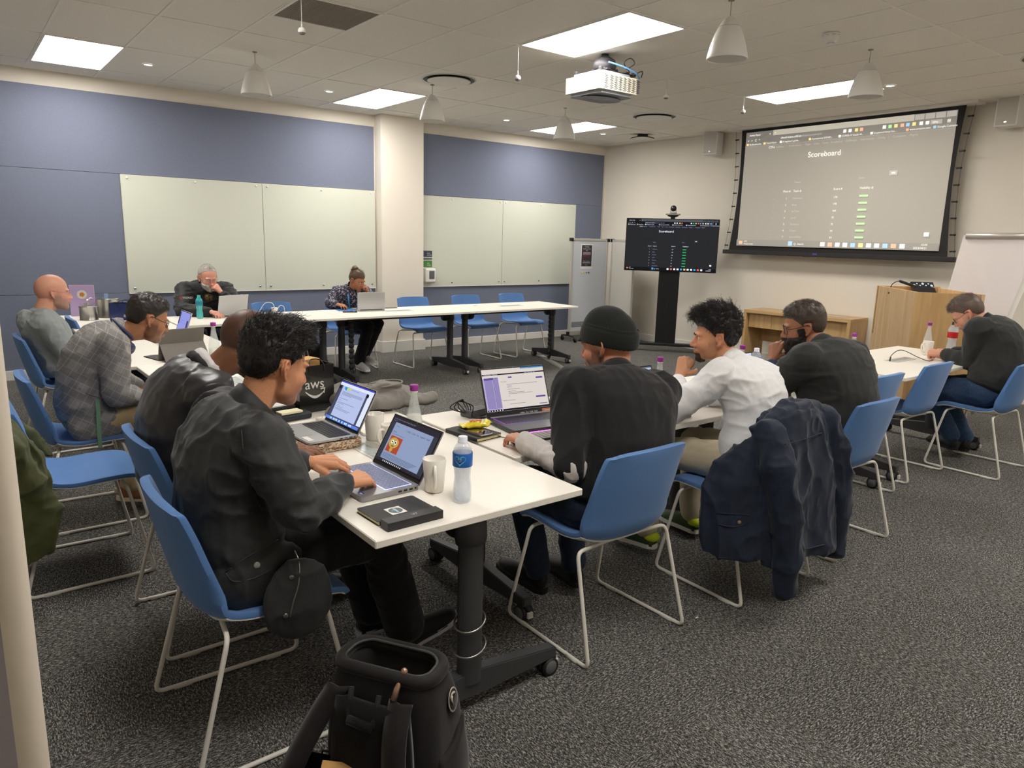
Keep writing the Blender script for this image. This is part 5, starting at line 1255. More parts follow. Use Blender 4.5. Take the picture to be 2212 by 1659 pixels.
def head_mesh(bm, hp, Mh, nu=120, nv=96):
    D = head_dirs(nu, nv); r, o = head_radius(D, hp); P = o+D*r[:, None]
    V_ = [bm.verts.new(Mh @ Vector(P[i])) for i in range(len(P)) if not (i < nu and i > 0) and not (i > nu*nv)]
    top = V_[0]; bot = V_[-1]; g = lambda i, k: V_[1+(i-1)*nu+(k % nu)]
    for k in range(nu): bm.faces.new((top, g(1,k), g(1,k+1))); bm.faces.new((bot, g(nv-1,k+1), g(nv-1,k)))
    for i in range(1, nv-1):
        for k in range(nu): bm.faces.new((g(i,k), g(i+1,k), g(i+1,k+1), g(i,k+1)))
def ear_mesh(bm, Mh, s, hp):
    y0 = .0755*hp.get('wide', 1); c = V(-.006, s*y0, -.008)
    R_ = Matrix.Rotation(s*math.radians(-24), 3, 'Z') @ Matrix.Rotation(math.radians(-10), 3, 'Y')
    def T(p): return Mh @ (c+R_ @ V(p[0], s*p[1], p[2]))
    out = [(.008,.002,-.006), (.012,.003,.008), (.010,.005,.022), (.000,.008,.031), (-.012,.011,.030), (-.020,.013,.018), (-.020,.012,.002), (-.013,.009,-.014), (-.004,.006,-.024), (.003,.004,-.030), (.008,.002,-.024)]
    tube(bm, [T(p) for p in spline([Vector(p) for p in out], 3)], [.0042]*((len(out)-1)*3+1), 8)
    ellip(bm, T((.001,.003,-.027)), (.0085,.0055,.009), Mh.to_3x3() @ R_, 12, 8)
    ellip(bm, T((-.004,.000,.003)), (.017,.0055,.028), Mh.to_3x3() @ R_, 14, 10)
    tube(bm, [T((.004,.004,.002)), T((-.004,.008,.014)), T((-.012,.009,.008)), T((-.010,.007,-.008)), T((.002,.004,-.014))], .0030, 7)
# ---- hands: wrist origin, x along fingers, y to the thumb side, z back of hand
def hand_parts(bm, Mw, pose, mir, s=1.0):
    """pose: dict(curl=[4 lists of 3 degrees], spread=deg, thumb=(a,b,c,d))"""
    def T(p): p = Vector(p)*s; return Mw @ V(p.x, p.y*mir, p.z)
    # palm and wrist
    for a, b, ra, rb in (((-.045,0,0),(.0,0,0),.0255,.0245), ((0,.006,0),(.082,.028,.002),.0185,.0155), ((0,0,0),(.086,.008,.004),.0195,.0155), ((0,-.004,0),(.084,-.011,.003),.0190,.015), ((0,-.008,0),(.078,-.029,0),.0175,.0135), ((.012,.012,-.006),(.05,.022,-.006),.0150,.0125)):
        taper(bm, [T(a), (T(a)+T(b))/2, T(b)], [ra*s, (ra+rb)/2*s, rb*s], 12)
    bases = [(.088,.029,.002), (.092,.009,.004), (.088,-.011,.003), (.080,-.029,0)]
    lens = [(.042,.026,.021), (.046,.030,.022), (.042,.028,.021), (.033,.021,.019)]
    rad = [(.0092,.0084,.0077,.0066), (.0095,.0087,.0079,.0068), (.0091,.0084,.0076,.0064), (.0080,.0073,.0067,.0057)]
    sp = pose.get('spread', 5)
    for i in range(4):
        p = V(*bases[i]); ang = 0; yaw = math.radians(sp*(1.5-i)/1.5); pts = [p.copy()]
        for j in range(3):
            ang += math.radians(pose['curl'][i][j]); d = V(math.cos(ang)*math.cos(yaw), math.cos(ang)*math.sin(yaw), -math.sin(ang)); p = p+d*lens[i][j]; pts.append(p.copy())
        ps, rs = [], []
        for j in range(3):
            ps += [T(pts[j]), T(pts[j]*.5+pts[j+1]*.5)]; rs += [rad[i][j]*s*1.03, (rad[i][j]+rad[i][j+1])/2*s*.96]
        ps.append(T(pts[3])); rs.append(rad[i][3]*s); taper(bm, ps, rs, 10)
    th = pose.get('thumb', (35, 10, 20, 20))       # abduction, drop below palm, bends
    p = V(.018,.022,-.004); a = math.radians(th[0]); dn = math.radians(th[1]); pts = [p.copy()]
    for j, L in enumerate((.046,.034,.028)):
        d = V(math.cos(a)*math.cos(dn), math.sin(a)*math.cos(dn), -math.sin(dn)); p = p+d*L; pts.append(p.copy()); a -= math.radians(th[2] if j == 0 else th[3]); dn += math.radians(th[4] if len(th) > 4 else 0)
    taper(bm, [T(pts[0]), T((pts[0]+pts[1])/2), T(pts[1]), T((pts[1]+pts[2])/2), T(pts[2]), T(pts[3])], [.0150*s, .0135*s, .0112*s, .0100*s, .0098*s, .0080*s], 10)
POSE = {'type': dict(curl=[[28,38,22],[30,42,24],[32,42,24],[34,40,22]], spread=7, thumb=(34,18,14,10)),
        'flat': dict(curl=[[12,16,10],[12,18,10],[12,18,10],[14,18,10]], spread=6, thumb=(42,8,10,8)),
        'mouse': dict(curl=[[22,34,22],[20,34,22],[24,40,26],[28,44,26]], spread=9, thumb=(48,24,12,10)),
        'fist': dict(curl=[[72,88,60],[76,90,60],[78,92,60],[80,92,60]], spread=1, thumb=(46,42,34,40,8)),
        'loose': dict(curl=[[48,70,40],[54,76,44],[58,78,46],[62,78,46]], spread=3, thumb=(40,34,24,24,6)),
        'chin': dict(curl=[[50,60,34],[58,70,40],[64,76,46],[70,80,50]], spread=4, thumb=(56,16,10,12)),
        'relax': dict(curl=[[30,40,24],[34,46,28],[38,50,30],[42,52,30]], spread=5, thumb=(34,26,16,14))}
def hand_matrix(wrist, direction, back):
    x = Vector(direction).normalized(); z = Vector(back); z = (z-x*z.dot(x)).normalized(); y = z.cross(x)
    return basis(wrist, x, y, z)
def ik(a, b, l1, l2, hint):
    a, b = Vector(a), Vector(b); d = b-a; L = d.length; L = min(L, (l1+l2)*.998); dn = d.normalized(); b = a+dn*L
    x = (l1*l1-l2*l2+L*L)/(2*L); h = math.sqrt(max(l1*l1-x*x, 0)); n = Vector(hint); n = (n-dn*n.dot(dn)).normalized(); return a+dn*x+n*h
def folds(me, amp, scale, seed, mask=None, stretch=(1,1,1)):
    """cloth wrinkles: ridged, warped noise pushed along the normals"""
    P = verts_np(me); N_ = normals_np(me); S = P*np.array(stretch)
    wv = np.stack([vnoise(S*scale*.45+seed), vnoise(S*scale*.45+seed+9), vnoise(S*scale*.45+seed+21)], -1)*1.6
    r = 1-np.abs(2*vnoise(S*scale+wv+seed)-1); r2 = 1-np.abs(2*vnoise(S*scale*2.1+wv+seed+5)-1)
    d = (r**2.2*.8+r2**2*.3-.36)*amp*1.25
    if mask is not None: d = d*mask(P)
    set_verts(me, P+N_*d[:, None])
def skin_mat(name):
    m = mat(name, (200,150,120), .48, attr='col', noise=(160,.05), bump=(420,.12,.0006), spec=.4)
    b = m.node_tree.nodes['Principled BSDF']; b.inputs['Subsurface Weight'].default_value = .06; b.inputs['Subsurface Radius'].default_value = (.010,.004,.002); b.inputs['Subsurface Scale'].default_value = .6
    return m
M_EYEW = mat('eye_white', (214,208,200), .2); M_EYED = mat('eye_dark', (34,22,16), .1, coat=1)
def c3(c): return np.array(lin(c)[:3])
def paint_skin(me, Mh, sp):
    P = verts_np(me); Mi = np.array(Mh.inverted()); L = P@Mi[:3,:3].T+Mi[:3,3]; n = len(P)
    base = c3(sp['skin']); col = np.tile(base, (n, 1)); x, y, z = L[:,0], L[:,1], L[:,2]
    inh = (np.abs(y) < .1) & (z > -.14) & (z < .15) & (np.abs(x) < .15)
    def blend(mask, c, a): 
        w_ = np.clip(mask, 0, 1)[:, None]*a; col[:] = col*(1-w_)+c3(c)*w_
    nz_ = vnoise(L*55+3)
    red = np.exp(-(((x-.11)/.03)**2+(y/.03)**2+((z+.03)/.025)**2))+.6*np.exp(-(((np.abs(y)-.045)/.025)**2+((z+.035)/.03)**2))*(x > .03)
    ear = ((np.abs(y) > .076) & (np.abs(x+.01) < .035) & (np.abs(z) < .05)).astype(float)
    blend((red+ear*.8)*inh, sp.get('red', tuple(int(v*k) for v, k in zip(sp['skin'], (1.0,.80,.76)))), .28)
    lip = np.exp(-((y/.021)**4))*np.exp(-(((z+.062)/.0105)**4))*(x > .088)
    blend(lip*inh, sp.get('lip', (160,92,84)), .75)
    st = sp.get('stubble')
    if st:
        m_ = 1/(1+np.exp(-(-z-.040+.25*(x-.06)*0)/.008))*(x > -.005)*(z > -.14)
        m_ = m_*(1-np.exp(-((y/.020)**4))*np.exp(-(((z+.062)/.010)**4))*(x > .088))
        side = np.clip((-z-.005)/.02, 0, 1)*((x > -.002) & (x < .045) & (np.abs(y) > .045))
        blend(np.clip(np.maximum(m_, side)*(.7+.6*nz_), 0, 1)*inh, st[0], st[1])
    mo = sp.get('moustache')
    if mo: blend(np.exp(-((y/.026)**4))*np.exp(-(((z+.048)/.007)**4))*(x > .08)*inh, mo[0], mo[1])
    bz = sp.get('buzz')
    if bz:
        line = np.where(x > .045, .052+.0*x, np.where(x > -.002, .052-(.045-x)*1.3, np.where(x > -.03, -.01, -.055)))
        m_ = np.clip((z-line)/.012+.5, 0, 1); blend(m_*(.75+.5*nz_)*inh, bz[0], bz[1])
    set_col(me, col)
def scalp_mask(D, L, hair):
    """where hair grows, in head coordinates"""
    x, y, z = L[:,0], L[:,1], L[:,2]
    hl = hair.get('line', .066)
    line = np.where(x > .06, hl, np.where(x > .034, hl-(.06-x)*.9, np.where(x > .010, hl-.024-(.034-x)*1.2, np.where(x > -.030, .031, np.clip(-.004+(x+.030)*1.6, hair.get('nape', -.062), .03)))))
    if hair.get('sideburn'): line = np.where((x > .010) & (x < .028), -.020, line)
    m = np.clip((z-line)/.010+.5, 0, 1)
    return m
def build_hair(root, Mh, hp, hair, seed):
    nu, nv = 150, 90
    D = head_dirs(nu, nv); r, o = head_radius(D, dict(hp)); L = o+D*r[:, None]
    m = scalp_mask(D, L, hair)
    th = hair['top']; ts = hair['side']; k = np.clip((L[:,2]-.02)/.075, 0, 1)
    front = np.clip((L[:,0]-.0)/.08, 0, 1)*np.clip((L[:,2]-.05)/.04, 0, 1)
    t = (ts+(th-ts)*k**1.2+hair.get('front', 0)*front)*np.interp(L[:,2], [-.05,.035], [.35,1])
    nz_ = vnoise(L*hair.get('nscale', 60)+seed); n2 = vnoise(L*hair.get('nscale', 60)*2.3+seed+7)
    t = t*(1+hair.get('rough', .4)*(nz_-.5)*2+hair.get('rough', .4)*.5*(n2-.5)*2)
    e = np.where(m > .02, np.maximum(t*np.clip(m*1.2, 0, 1)**.6, .0006), -.006)
    Pn = o+D*(r+e)[:, None]
    bm = BM(); vs = [bm.verts.new(Mh @ Vector(Pn[i])) for i in range(nu*nv)]
    for i in range(0, nv-1):
        for q in range(nu):
            a, b, c, d = i*nu+q, i*nu+(q+1) % nu, (i+1)*nu+(q+1) % nu, (i+1)*nu+q
            if max(m[a], m[b], m[c], m[d]) > .02: bm.faces.new((vs[a], vs[d], vs[c], vs[b]))
    bmesh.ops.delete(bm, geom=[v for v in bm.verts if not v.link_faces], context='VERTS')
    bmesh.ops.remove_doubles(bm, verts=bm.verts, dist=1e-5)
    # locks of hair on top of the shell
    rng = np.random.RandomState(seed); cand = np.where(m > .55)[0]
    wgt = (np.sin(PI*(cand//nu)/nv)+.02)*(.25+k[cand]*1.2 if hair.get('toplocks', True) else 1); wgt /= wgt.sum()
    curl = hair.get('curl', 0); ln = hair.get('len', .02); rr = hair.get('r', .0009)
    for ci in rng.choice(cand, hair.get('n', 600), p=wgt):
        p = Vector(Pn[ci])-Vector(D[ci])*.002; nrm = Vector(D[ci]); kk = k[ci]
        comb = Vector(hair.get('comb', (.6,0,.1))); tan = (comb-nrm*comb.dot(nrm)); tan = tan.normalized() if tan.length > .01 else V(0,0,1)
        tan = (tan+Vector(rng.normal(0, .35, 3))).normalized(); up = nrm*hair.get('lift', .6); l_ = ln*(.35+.9*kk)*rng.uniform(.6, 1.3)
        side = nrm.cross(tan).normalized(); ph = rng.uniform(0, 6.28); pts = []; n_ = 7 if curl else 4
        for j in range(n_):
            u = j/(n_-1)
            q = p+tan*(l_*u)+up*(l_*u*(1-u*.9))
            if curl: q = q+side*(curl*math.sin(ph+u*hair.get('turns', 7)))+nrm*(curl*math.cos(ph+u*hair.get('turns', 7)))*u**.3
            pts.append(Mh @ q)
        tube(bm, pts, [rr*(1-.75*j/(n_-1)) for j in range(n_)], 4 if curl else 3, cap=False)
    return obj('hair', bm, mat('hair_%d' % seed, hair['col'], .45, noise=(220,.25), spec=.5), root, smooth=True)
def build_beard(root, Mh, hp, b, seed):
    nu, nv = 130, 80
    D = head_dirs(nu, nv); r, o = head_radius(D, hp); L = o+D*r[:, None]; x, y, z = L[:,0], L[:,1], L[:,2]
    m = np.clip((-z-.042+.0*x)/.010+.5, 0, 1)*(x > .0)
    m = np.maximum(m, ((np.abs(y) > .045) & (x > -.004) & (x < .040) & (z < .0) & (z > -.08)).astype(float))
    if b.get('goatee'): m = ((x > .055) & (z < -.072) & (np.abs(y) < .032)).astype(float)
    m = np.maximum(m*(1-np.exp(-((y/.024)**4))*np.exp(-(((z+.060)/.012)**4))*(x > .085)), (np.exp(-((y/.027)**6))*np.exp(-(((z+.047)/.006)**4))*(x > .085) > .5)*b.get('mo', 1))
    t = b['t']*np.interp(x, [.0,.06], [.35,1])*(1+.6*(vnoise(L*110+seed)-.5)*2); e = np.where(m > .3, np.maximum(t*m, .0008), -.004); Pn = o+D*(r+e)[:, None]
    bm = BM(); vs = [bm.verts.new(Mh @ Vector(Pn[i])) for i in range(nu*nv)]
    for i in range(0, nv-1):
        for q in range(nu):
            a, bb, c, d = i*nu+q, i*nu+(q+1) % nu, (i+1)*nu+(q+1) % nu, (i+1)*nu+q
            if max(m[a], m[bb], m[c], m[d]) > .3: bm.faces.new((vs[a], vs[d], vs[c], vs[bb]))
    bmesh.ops.delete(bm, geom=[v for v in bm.verts if not v.link_faces], context='VERTS')
    obj('beard', bm, mat('beard_%d' % seed, b['col'], .7, noise=(300,.35), bump=(600,.6,.002)), root, smooth=True)
def build_glasses(root, Mh, hp, g):
    rim = mat('rim_'+str(g['col']), g['col'], .3); r = g.get('r', .0012)
    def T(*p): return Mh @ V(*p)
    x0 = .100; bm = BM()
    for s in (-1, 1):
        w_, h_ = g.get('size', (.050, .034)); c = s*.034
        pts = [T(x0-.010*((yy-0)*s > .034)*(abs(yy)-.034)/.03, yy, zz+g.get('z', .0)) for yy, zz in [(c+px, pz) for px, pz in rrect(w_, h_, g.get('round', .010), 4)]]
        if g.get('half'): tube(bm, pts[:11], r, 6)
        else: tube(bm, pts, r, 6, closed=True)
    z0 = g.get('z', 0)
    tube(bm, [T(x0,-.010,.004+z0), T(x0+.002,0,.007+z0), T(x0,.010,.004+z0)], r, 6)
    for s in (-1, 1): tube(bm, [T(x0-.006,s*.059,.008+z0), T(x0-.014,s*.068*hp.get('wide',1)+s*.003,.009+z0), T(.05,s*(.0765*hp.get('wide',1)+.002),.008+z0*.6), T(-.002,s*(.082*hp.get('wide',1)+.001),.006+.012), T(-.022,s*.083*hp.get('wide',1),.006)], r*1.15, 6)
    gl = obj('glasses_frame', bm, rim, root, smooth=True)
    bm = BM()
    for s in (-1, 1):
        w_, h_ = g.get('size', (.050, .034)); vs = [bm.verts.new(T(x0-.0005, s*.034+px, pz+z0)) for px, pz in rrect(w_*.97, h_*.95, g.get('round', .010)*.95, 4)]; bm.faces.new(vs)
    obj('lens', bm, mat('spectacle_lens', (230,236,245), .02, alpha=.10, spec=1, coat=1), gl)

def person(sp):
    """builds one seated person; returns the root mesh (skin) with clothing, hair as children"""
    F = V(math.cos(math.radians(sp['face'])), math.sin(math.radians(sp['face'])), 0); Lf = V(-F.y, F.x, 0); U = V(0,0,1)
    k = sp.get('size', 1.0)
    hip = Vector(sp['hip']); neck = Vector(sp['neck']); head = Vector(sp['head'])
    ly, lp, lr = [math.radians(a) for a in sp['look']]
    Mh = Matrix.Translation(head) @ (Matrix.Rotation(ly, 4, 'Z') @ Matrix.Rotation(-lp, 4, 'Y') @ Matrix.Rotation(lr, 4, 'X')) @ Matrix.Scale(sp.get('hs', 1.0), 4)
    hp = sp.get('hp', {})
    sh_yaw = math.radians(sp.get('shyaw', 0)); Ls = Matrix.Rotation(sh_yaw, 3, 'Z') @ Lf
    # spine curve
    bow = sp.get('bow', .07); mid = (hip+neck)/2; ax = (neck-hip).normalized(); bk = -(F-ax*F.dot(ax)).normalized()
    ctrl = mid+bk*bow*1.6+ax*.05
    B_ = lambda t: hip*(1-t)**2+ctrl*2*t*(1-t)+neck*t*t
    dB = lambda t: ((ctrl-hip)*(1-t)+(neck-ctrl)*t).normalized()
    T_ = [-.06,.0,.12,.25,.4,.55,.7,.82,.92,1.0,1.06]
    bw = sp.get('bulk', 1.0); wd0 = np.array([.13,.172,.178,.165,.160,.172,.188,.192,.150,.085,.062])*bw; dp0 = np.array([.09,.120,.128,.120*sp.get('belly',1),.118*sp.get('belly',1),.122,.118,.105,.088,.070,.060])*bw
    cen, xs, ys = [], [], []
    for t in T_:
        tt = max(min(t, 1.0), 0); c = B_(tt)+(dB(tt)*(t-tt)*(neck-hip).length if tt != t else V(0,0,0)); ang = sh_yaw*max(0, min(1, (t-.2)/.5))
        x = Matrix.Rotation(ang, 3, 'Z') @ Lf; tan = dB(tt); x = (x-tan*x.dot(tan)).normalized(); cen.append(c); xs.append(x); ys.append(tan.cross(x))
    tn = dB(.93); shc = B_(.86)
    sw = .178*bw*sp.get('shw', 1)
    Lx = (Ls-tn*Ls.dot(tn)).normalized()
    S = {1: shc+Lx*sw+Vector(sp.get('shl', (0,0,0))), -1: shc-Lx*sw+Vector(sp.get('shr', (0,0,0)))}
    arms = {}
    for s, key in ((1, 'L'), (-1, 'R')):
        a = sp[key]; wr = Vector(a['wrist']); u1, u2 = .285*k, .255*k
        if (wr-S[s]).length > (u1+u2)*.99: f_ = (wr-S[s]).length/((u1+u2)*.985); u1 *= f_; u2 *= f_
        el = Vector(a['elbow']) if 'elbow' in a else ik(S[s], wr, u1, u2, a.get('hint', (0,0,-1)))
        arms[s] = (S[s], el, wr, a)
    legs = {}
    hipw = .095*bw
    for s, key in ((1, 'LL'), (-1, 'LR')):
        an = Vector(sp[key]['ankle']); hj = hip+Lf*s*hipw+F*.02-U*.015; kn = Vector(sp[key]['knee']) if 'knee' in sp[key] else ik(hj, an, .43*k, .42*k, F*1+U*.9+Lf*s*.12)
        legs[s] = (hj, kn, an, sp[key])
    vx = sp.get('vox', .004)
    # ---- continuous skin body
    bm = BM(); head_mesh(bm, hp, Mh, *sp.get('hres', (120, 96)))
    for s in (-1, 1): ear_mesh(bm, Mh, s, hp)
    nb = Mh @ V(-.030,0,-.052); nf = Mh @ V(-.004,0,-.078); hsx = sp.get('hs', 1)
    nr = .054*sp.get('neckr', 1); taper(bm, [neck-tn*.06, neck*.55+nb*.45, nb], [nr*1.15, nr*.98, nr*.98], 20); taper(bm, [neck-tn*.04+F*.01, (neck+nf)/2, nf], [nr*.9, nr*.80, nr*.80], 18)
    loft(bm, cen, xs, ys, wd0*.84, dp0*.82)
    for s in (-1, 1):
        a0, el, wr, a = arms[s]; ellip(bm, a0, (.055,)*3); taper(bm, [a0, (a0+el)/2, el], [.050*bw, .043*bw, .036], 14)
        d = (wr-el).normalized(); taper(bm, [el, el+(wr-el)*.3, el+(wr-el)*.7, wr], [.036, .039*bw**.5, .030, .0255], 14)
        hd = Vector(a.get('hdir', tuple(d))); Mw = hand_matrix(wr+hd.normalized()*.012, hd, a['back']); hand_parts(bm, Mw, POSE[a['pose']], (1 if s == -1 else -1)*1, sp.get('hands', 1.0))
        hj, kn, an, l = legs[s]; taper(bm, [hj, (hj+kn)/2, kn], [.075, .062, .048], 14); taper(bm, [kn, kn*.6+an*.4, an], [.048, .046, .032], 14); taper(bm, [an, an-U*.05], [.032, .03], 10)
    me = remesh(bm, vx, 1, 'person'); paint_skin(me, Mh, sp); root = obj('person', me, skin_mat('skin'))
    tag(root, sp['label'], 'person')
    # eyes
    for s in (-1, 1):
        bm = BM(); c = Mh @ V(.0768, s*.0315, .003); q = Mh.to_3x3().normalized(); gz = math.radians(sp.get('gaze', -12)); 
        ellip(bm, c, (.0133*hsx,)*3, q, 16, 12)
        dI = q @ V(math.cos(gz), .02*s, math.sin(gz))
        for f in bm.faces:
            if ((f.calc_center_median()-c).normalized()).dot(dI) > .90: f.material_index = 1
        obj('eye', bm, [M_EYEW, M_EYED], root)
        # brow
        bm = BM(); bc = sp.get('brow', (30,22,18)); bt = sp.get('browt', .0022)
        pts = [Mh @ V(*p) for p in ((.0985,s*.010,.0185), (.0980,s*.022,.0235), (.090,s*.036,.0235), (.079,s*.048,.017))]; tube(bm, spline(pts, 3), [bt*.7]+[bt*1.2]*7+[bt*.8, bt*.4], 6); obj('eyebrow', bm, mat('brow_'+str(bc), bc, .8), root)
    seed = sp['seed']
    # ---- clothing
    def sleeve(bm, s, r0, r1, r2, end=1.0, add=0):
        a0, el, wr, a = arms[s]; we = el+(wr-el)*end
        ellip(bm, a0-Lx*s*.01, (r0*1.16,)*3, seg=16, rings=12)
        taper(bm, [a0, a0*.6+el*.4, el], [r0*1.05, r0*.98, r1*1.05], 16)
        if end > .02: taper(bm, [el, el*.5+we*.5, we], [r1*1.05, r1*.98, r2], 16)
    top = sp['top']; ad = top.get('ease', .018)
    bm = BM(); loft(bm, cen[:-1] if top.get('high') else cen[:-1], xs[:-1], ys[:-1], (wd0+ad)[:-1], (dp0+ad)[:-1]*1.0)
    for s in (-1, 1):
        sleeve(bm, s, .062*bw+ad*.6, .047+ad*.5, top.get('cuff', .037)+ad*.15, top.get('end', .93))
        taper(bm, [shc+tn*.015, shc+Lx*s*sw*.95+Vector(sp.get('shl' if s == 1 else 'shr', (0,0,0)))], [.075*bw+ad*.5, .066*bw+ad*.5], 14)
    for e in top.get('extra', []):       # hem pieces: (forward, left, up) from the hip, radii, tilt
        c = hip+F*e[0][0]+Lf*e[0][1]+U*e[0][2]; R3 = Matrix((F, Lf, U)).transposed(); ellip(bm, c, e[1], R3 @ Matrix.Rotation(math.radians(e[2] if len(e) > 2 else 0), 3, 'Y'), 18, 12)
    me = remesh(bm, top.get('vox', .008), 3, top['name'])
    els = [arms[1][1], arms[-1][1]]; arms_ = [S[1], S[-1]]
    def msk(P):
        m_ = np.full(len(P), .65)
        for e in els+arms_: m_ += .9*np.exp(-(np.linalg.norm(P-np.array(e), axis=1)/.11)**2)
        return m_
    folds(me, top.get('amp', .011), top.get('fs', 11), seed, msk, top.get('stretch', (1,1,1)))
    to = obj(top['name'], me, top['mat'], root, smooth=True)
    if top.get('label'): to['label'] = top['label']
    # collar
    co = sp.get('collar')
    if co:
        bm = BM(); n_ = 28; ring = []
        cN = neck+tn*co.get('up', .0); hN = (Mh @ V(-.03,0,-.085)-neck).normalized(); axn = (tn*.5+hN*.5).normalized(); xx = (Lx-axn*Lx.dot(axn)).normalized(); yy = axn.cross(xx)
        fw = yy if yy.dot(F) > 0 else -yy
        for i in range(n_+1):
            a = math.radians(co.get('gap', 25))+(2*PI-2*math.radians(co.get('gap', 25)))*i/n_
            dr = fw*math.cos(a)+xx*math.sin(a); r_ = nr*co.get('r', 1.22); hh = co.get('h', .04)*(1 if not co.get('slope') else (1-.35*math.cos(a)))
            dz = -.020*math.cos(a)*1.2
            b0 = cN+dr*(r_*1.22)+axn*(dz-.028); b1 = cN+dr*r_+axn*(dz+hh*.5); b2 = cN+dr*(r_*1.02)+axn*(dz+hh); b3 = cN+dr*(r_*1.16)+axn*(dz+hh*.96); b4 = cN+dr*(r_*(1.34 if not co.get('stand') else 1.22))+axn*(dz+hh*(.30 if not co.get('stand') else .4)); b5 = cN+dr*(r_*1.42)+axn*(dz-.02)
            ring.append([bm.verts.new(p) for p in (b0,b1,b2,b3,b4,b5)])
        for i in range(n_):
            for j in range(5): bm.faces.new((ring[i][j], ring[i+1][j], ring[i+1][j+1], ring[i][j+1]))
        bm.faces.new(ring[0][::-1]); bm.faces.new(ring[-1]); bmesh.ops.recalc_face_normals(bm, faces=bm.faces)
        obj('collar', bm, co.get('mat', top['mat']), root, smooth=True)
    for e in sp.get('cuffs', []):        # (side, from, to, radius, material, name)
        s, t0, t1, r_, mt, nm = e; a0, el, wr, a = arms[s]; bm = BM(); p0, p1 = el+(wr-el)*t0, el+(wr-el)*t1
        if nm == 'forearm_sleeve': taper(bm, [p0, (p0+p1)/2, p1], [r_[0], (r_[0]+r_[1])/2, r_[1]], 18); m2 = remesh(bm, .006, 2); folds(m2, .008, 20, seed+3); obj(nm, m2, mt, root, smooth=True)
        else:
            d = (p1-p0).normalized(); q = 16; x_, y_ = ring_frame(d); rr = [[bm.verts.new(p+(x_*math.cos(2*PI*i/q)+y_*math.sin(2*PI*i/q))*r) for i in range(q)] for p, r in ((p0,r_), (p1,r_), (p1,r_-.004), (p0,r_-.006))]
            for j in range(3):
                for i in range(q): bm.faces.new((rr[j][i], rr[j][(i+1) % q], rr[j+1][(i+1) % q], rr[j+1][i]))
            obj(nm, bm, mt, root, smooth=True)
    # trousers
    tr = sp['legs']; bm = BM(); ellip(bm, hip-U*.015, (.13*bw, .178*bw, .105), Matrix((F, Lf, U)).transposed(), 20, 14)
    for s in (-1, 1):
        hj, kn, an, l = legs[s]; taper(bm, [hj, (hj+kn)/2, kn], [.096*bw, .084*bw, .068], 18); taper(bm, [kn, kn*.5+an*.5, an+U*.02], [.068, tr.get('r1', .064), tr.get('r2', .058)], 18)
    me = remesh(bm, .009, 3, 'trousers'); kns = [legs[1][1], legs[-1][1], hip+F*.08]
    def msk2(P):
        m_ = np.full(len(P), .6)
        for e in kns: m_ += .8*np.exp(-(np.linalg.norm(P-np.array(e), axis=1)/.12)**2)
        return m_
    folds(me, .010, 12, seed+31, msk2); obj(tr.get('name', 'trousers'), me, tr['mat'], root, smooth=True)
    # shoes
    for s in (-1, 1):
        hj, kn, an, l = legs[s]; td = math.radians(l.get('toe', sp['face'])); pit = math.radians(l.get('pitch', 0)); fx = V(math.cos(td)*math.cos(pit), math.sin(td)*math.cos(pit), math.sin(pit)); up = V(-math.cos(td)*math.sin(pit), -math.sin(td)*math.sin(pit), math.cos(pit)); ly_ = up.cross(fx)
        sh = sp['shoe']; Ms = basis(an-up*.085-fx*.055, fx, ly_, up); bm = BM()
        prof = [(0,.030,.075,.060),(.03,.036,.078,.085),(.07,.038,.080,.098),(.11,.040,.072,.090),(.16,.046,.058,.060),(.21,.047,.046,.0),(.25,.040,.036,0),(.275,.022,.026,0)]
        rings = []
        for x, hw, hh, _ in prof:
            rings.append([bm.verts.new(Ms @ V(x, hw*math.cos(a)*(1 if math.sin(a) > -.2 else .95), .016+max(0, math.sin(a))*(hh)+min(0, math.sin(a))*.008)) for a in [2*PI*q/16 for q in range(16)]])
        for i in range(len(rings)-1):
            for q in range(16): bm.faces.new((rings[i][q], rings[i][(q+1) % 16], rings[i+1][(q+1) % 16], rings[i+1][q]))
        bm.faces.new(rings[0][::-1]); bm.faces.new(rings[-1]); bmesh.ops.recalc_face_normals(bm, faces=bm.faces)
        so = obj('shoe', bm, sh['mat'], root, smooth=True)
        bm = BM(); out = [(-.008,-.02),(-.012,0),(-.008,.02),(.02,.036),(.1,.040),(.17,.050),(.23,.048),(.275,.03),(.288,0),(.275,-.03),(.23,-.046),(.17,-.046),(.1,-.038),(.02,-.036)]
        prism(bm, out[::-1], 0, .022, Ms); bmesh.ops.recalc_face_normals(bm, faces=bm.faces); obj('sole', bm, sh.get('sole', M_BLACK), so)
        bm = BM()
        for j in range(4): tube(bm, [Ms @ V(.095+.022*j, -.022, .090-.012*j), Ms @ V(.10+.022*j, 0, .101-.012*j), Ms @ V(.095+.022*j, .022, .090-.012*j)], .0022, 5)
        obj('laces', bm, sh.get('lace', M_BLACK), so)
        if sh.get('heel'): bm = BM(); ellip(bm, Ms @ V(.02,0,.06), (.045,.040,.030), Matrix((fx, ly_, up)).transposed(), 12, 8); obj('heel_patch', bm, sh['heel'], so)
    if sp.get('hair'): build_hair(root, Mh, hp, sp['hair'], seed)
    if sp.get('beard'): build_beard(root, Mh, hp, sp['beard'], seed)
    if sp.get('glasses'): build_glasses(root, Mh, hp, sp['glasses'])
    if 'post' in sp: sp['post'](root, Mh, arms, legs, dict(F=F, L=Lf, U=U, neck=neck, hip=hip, tn=tn, B=B_, Lx=Lx, nr=nr, hp=hp, S=S))
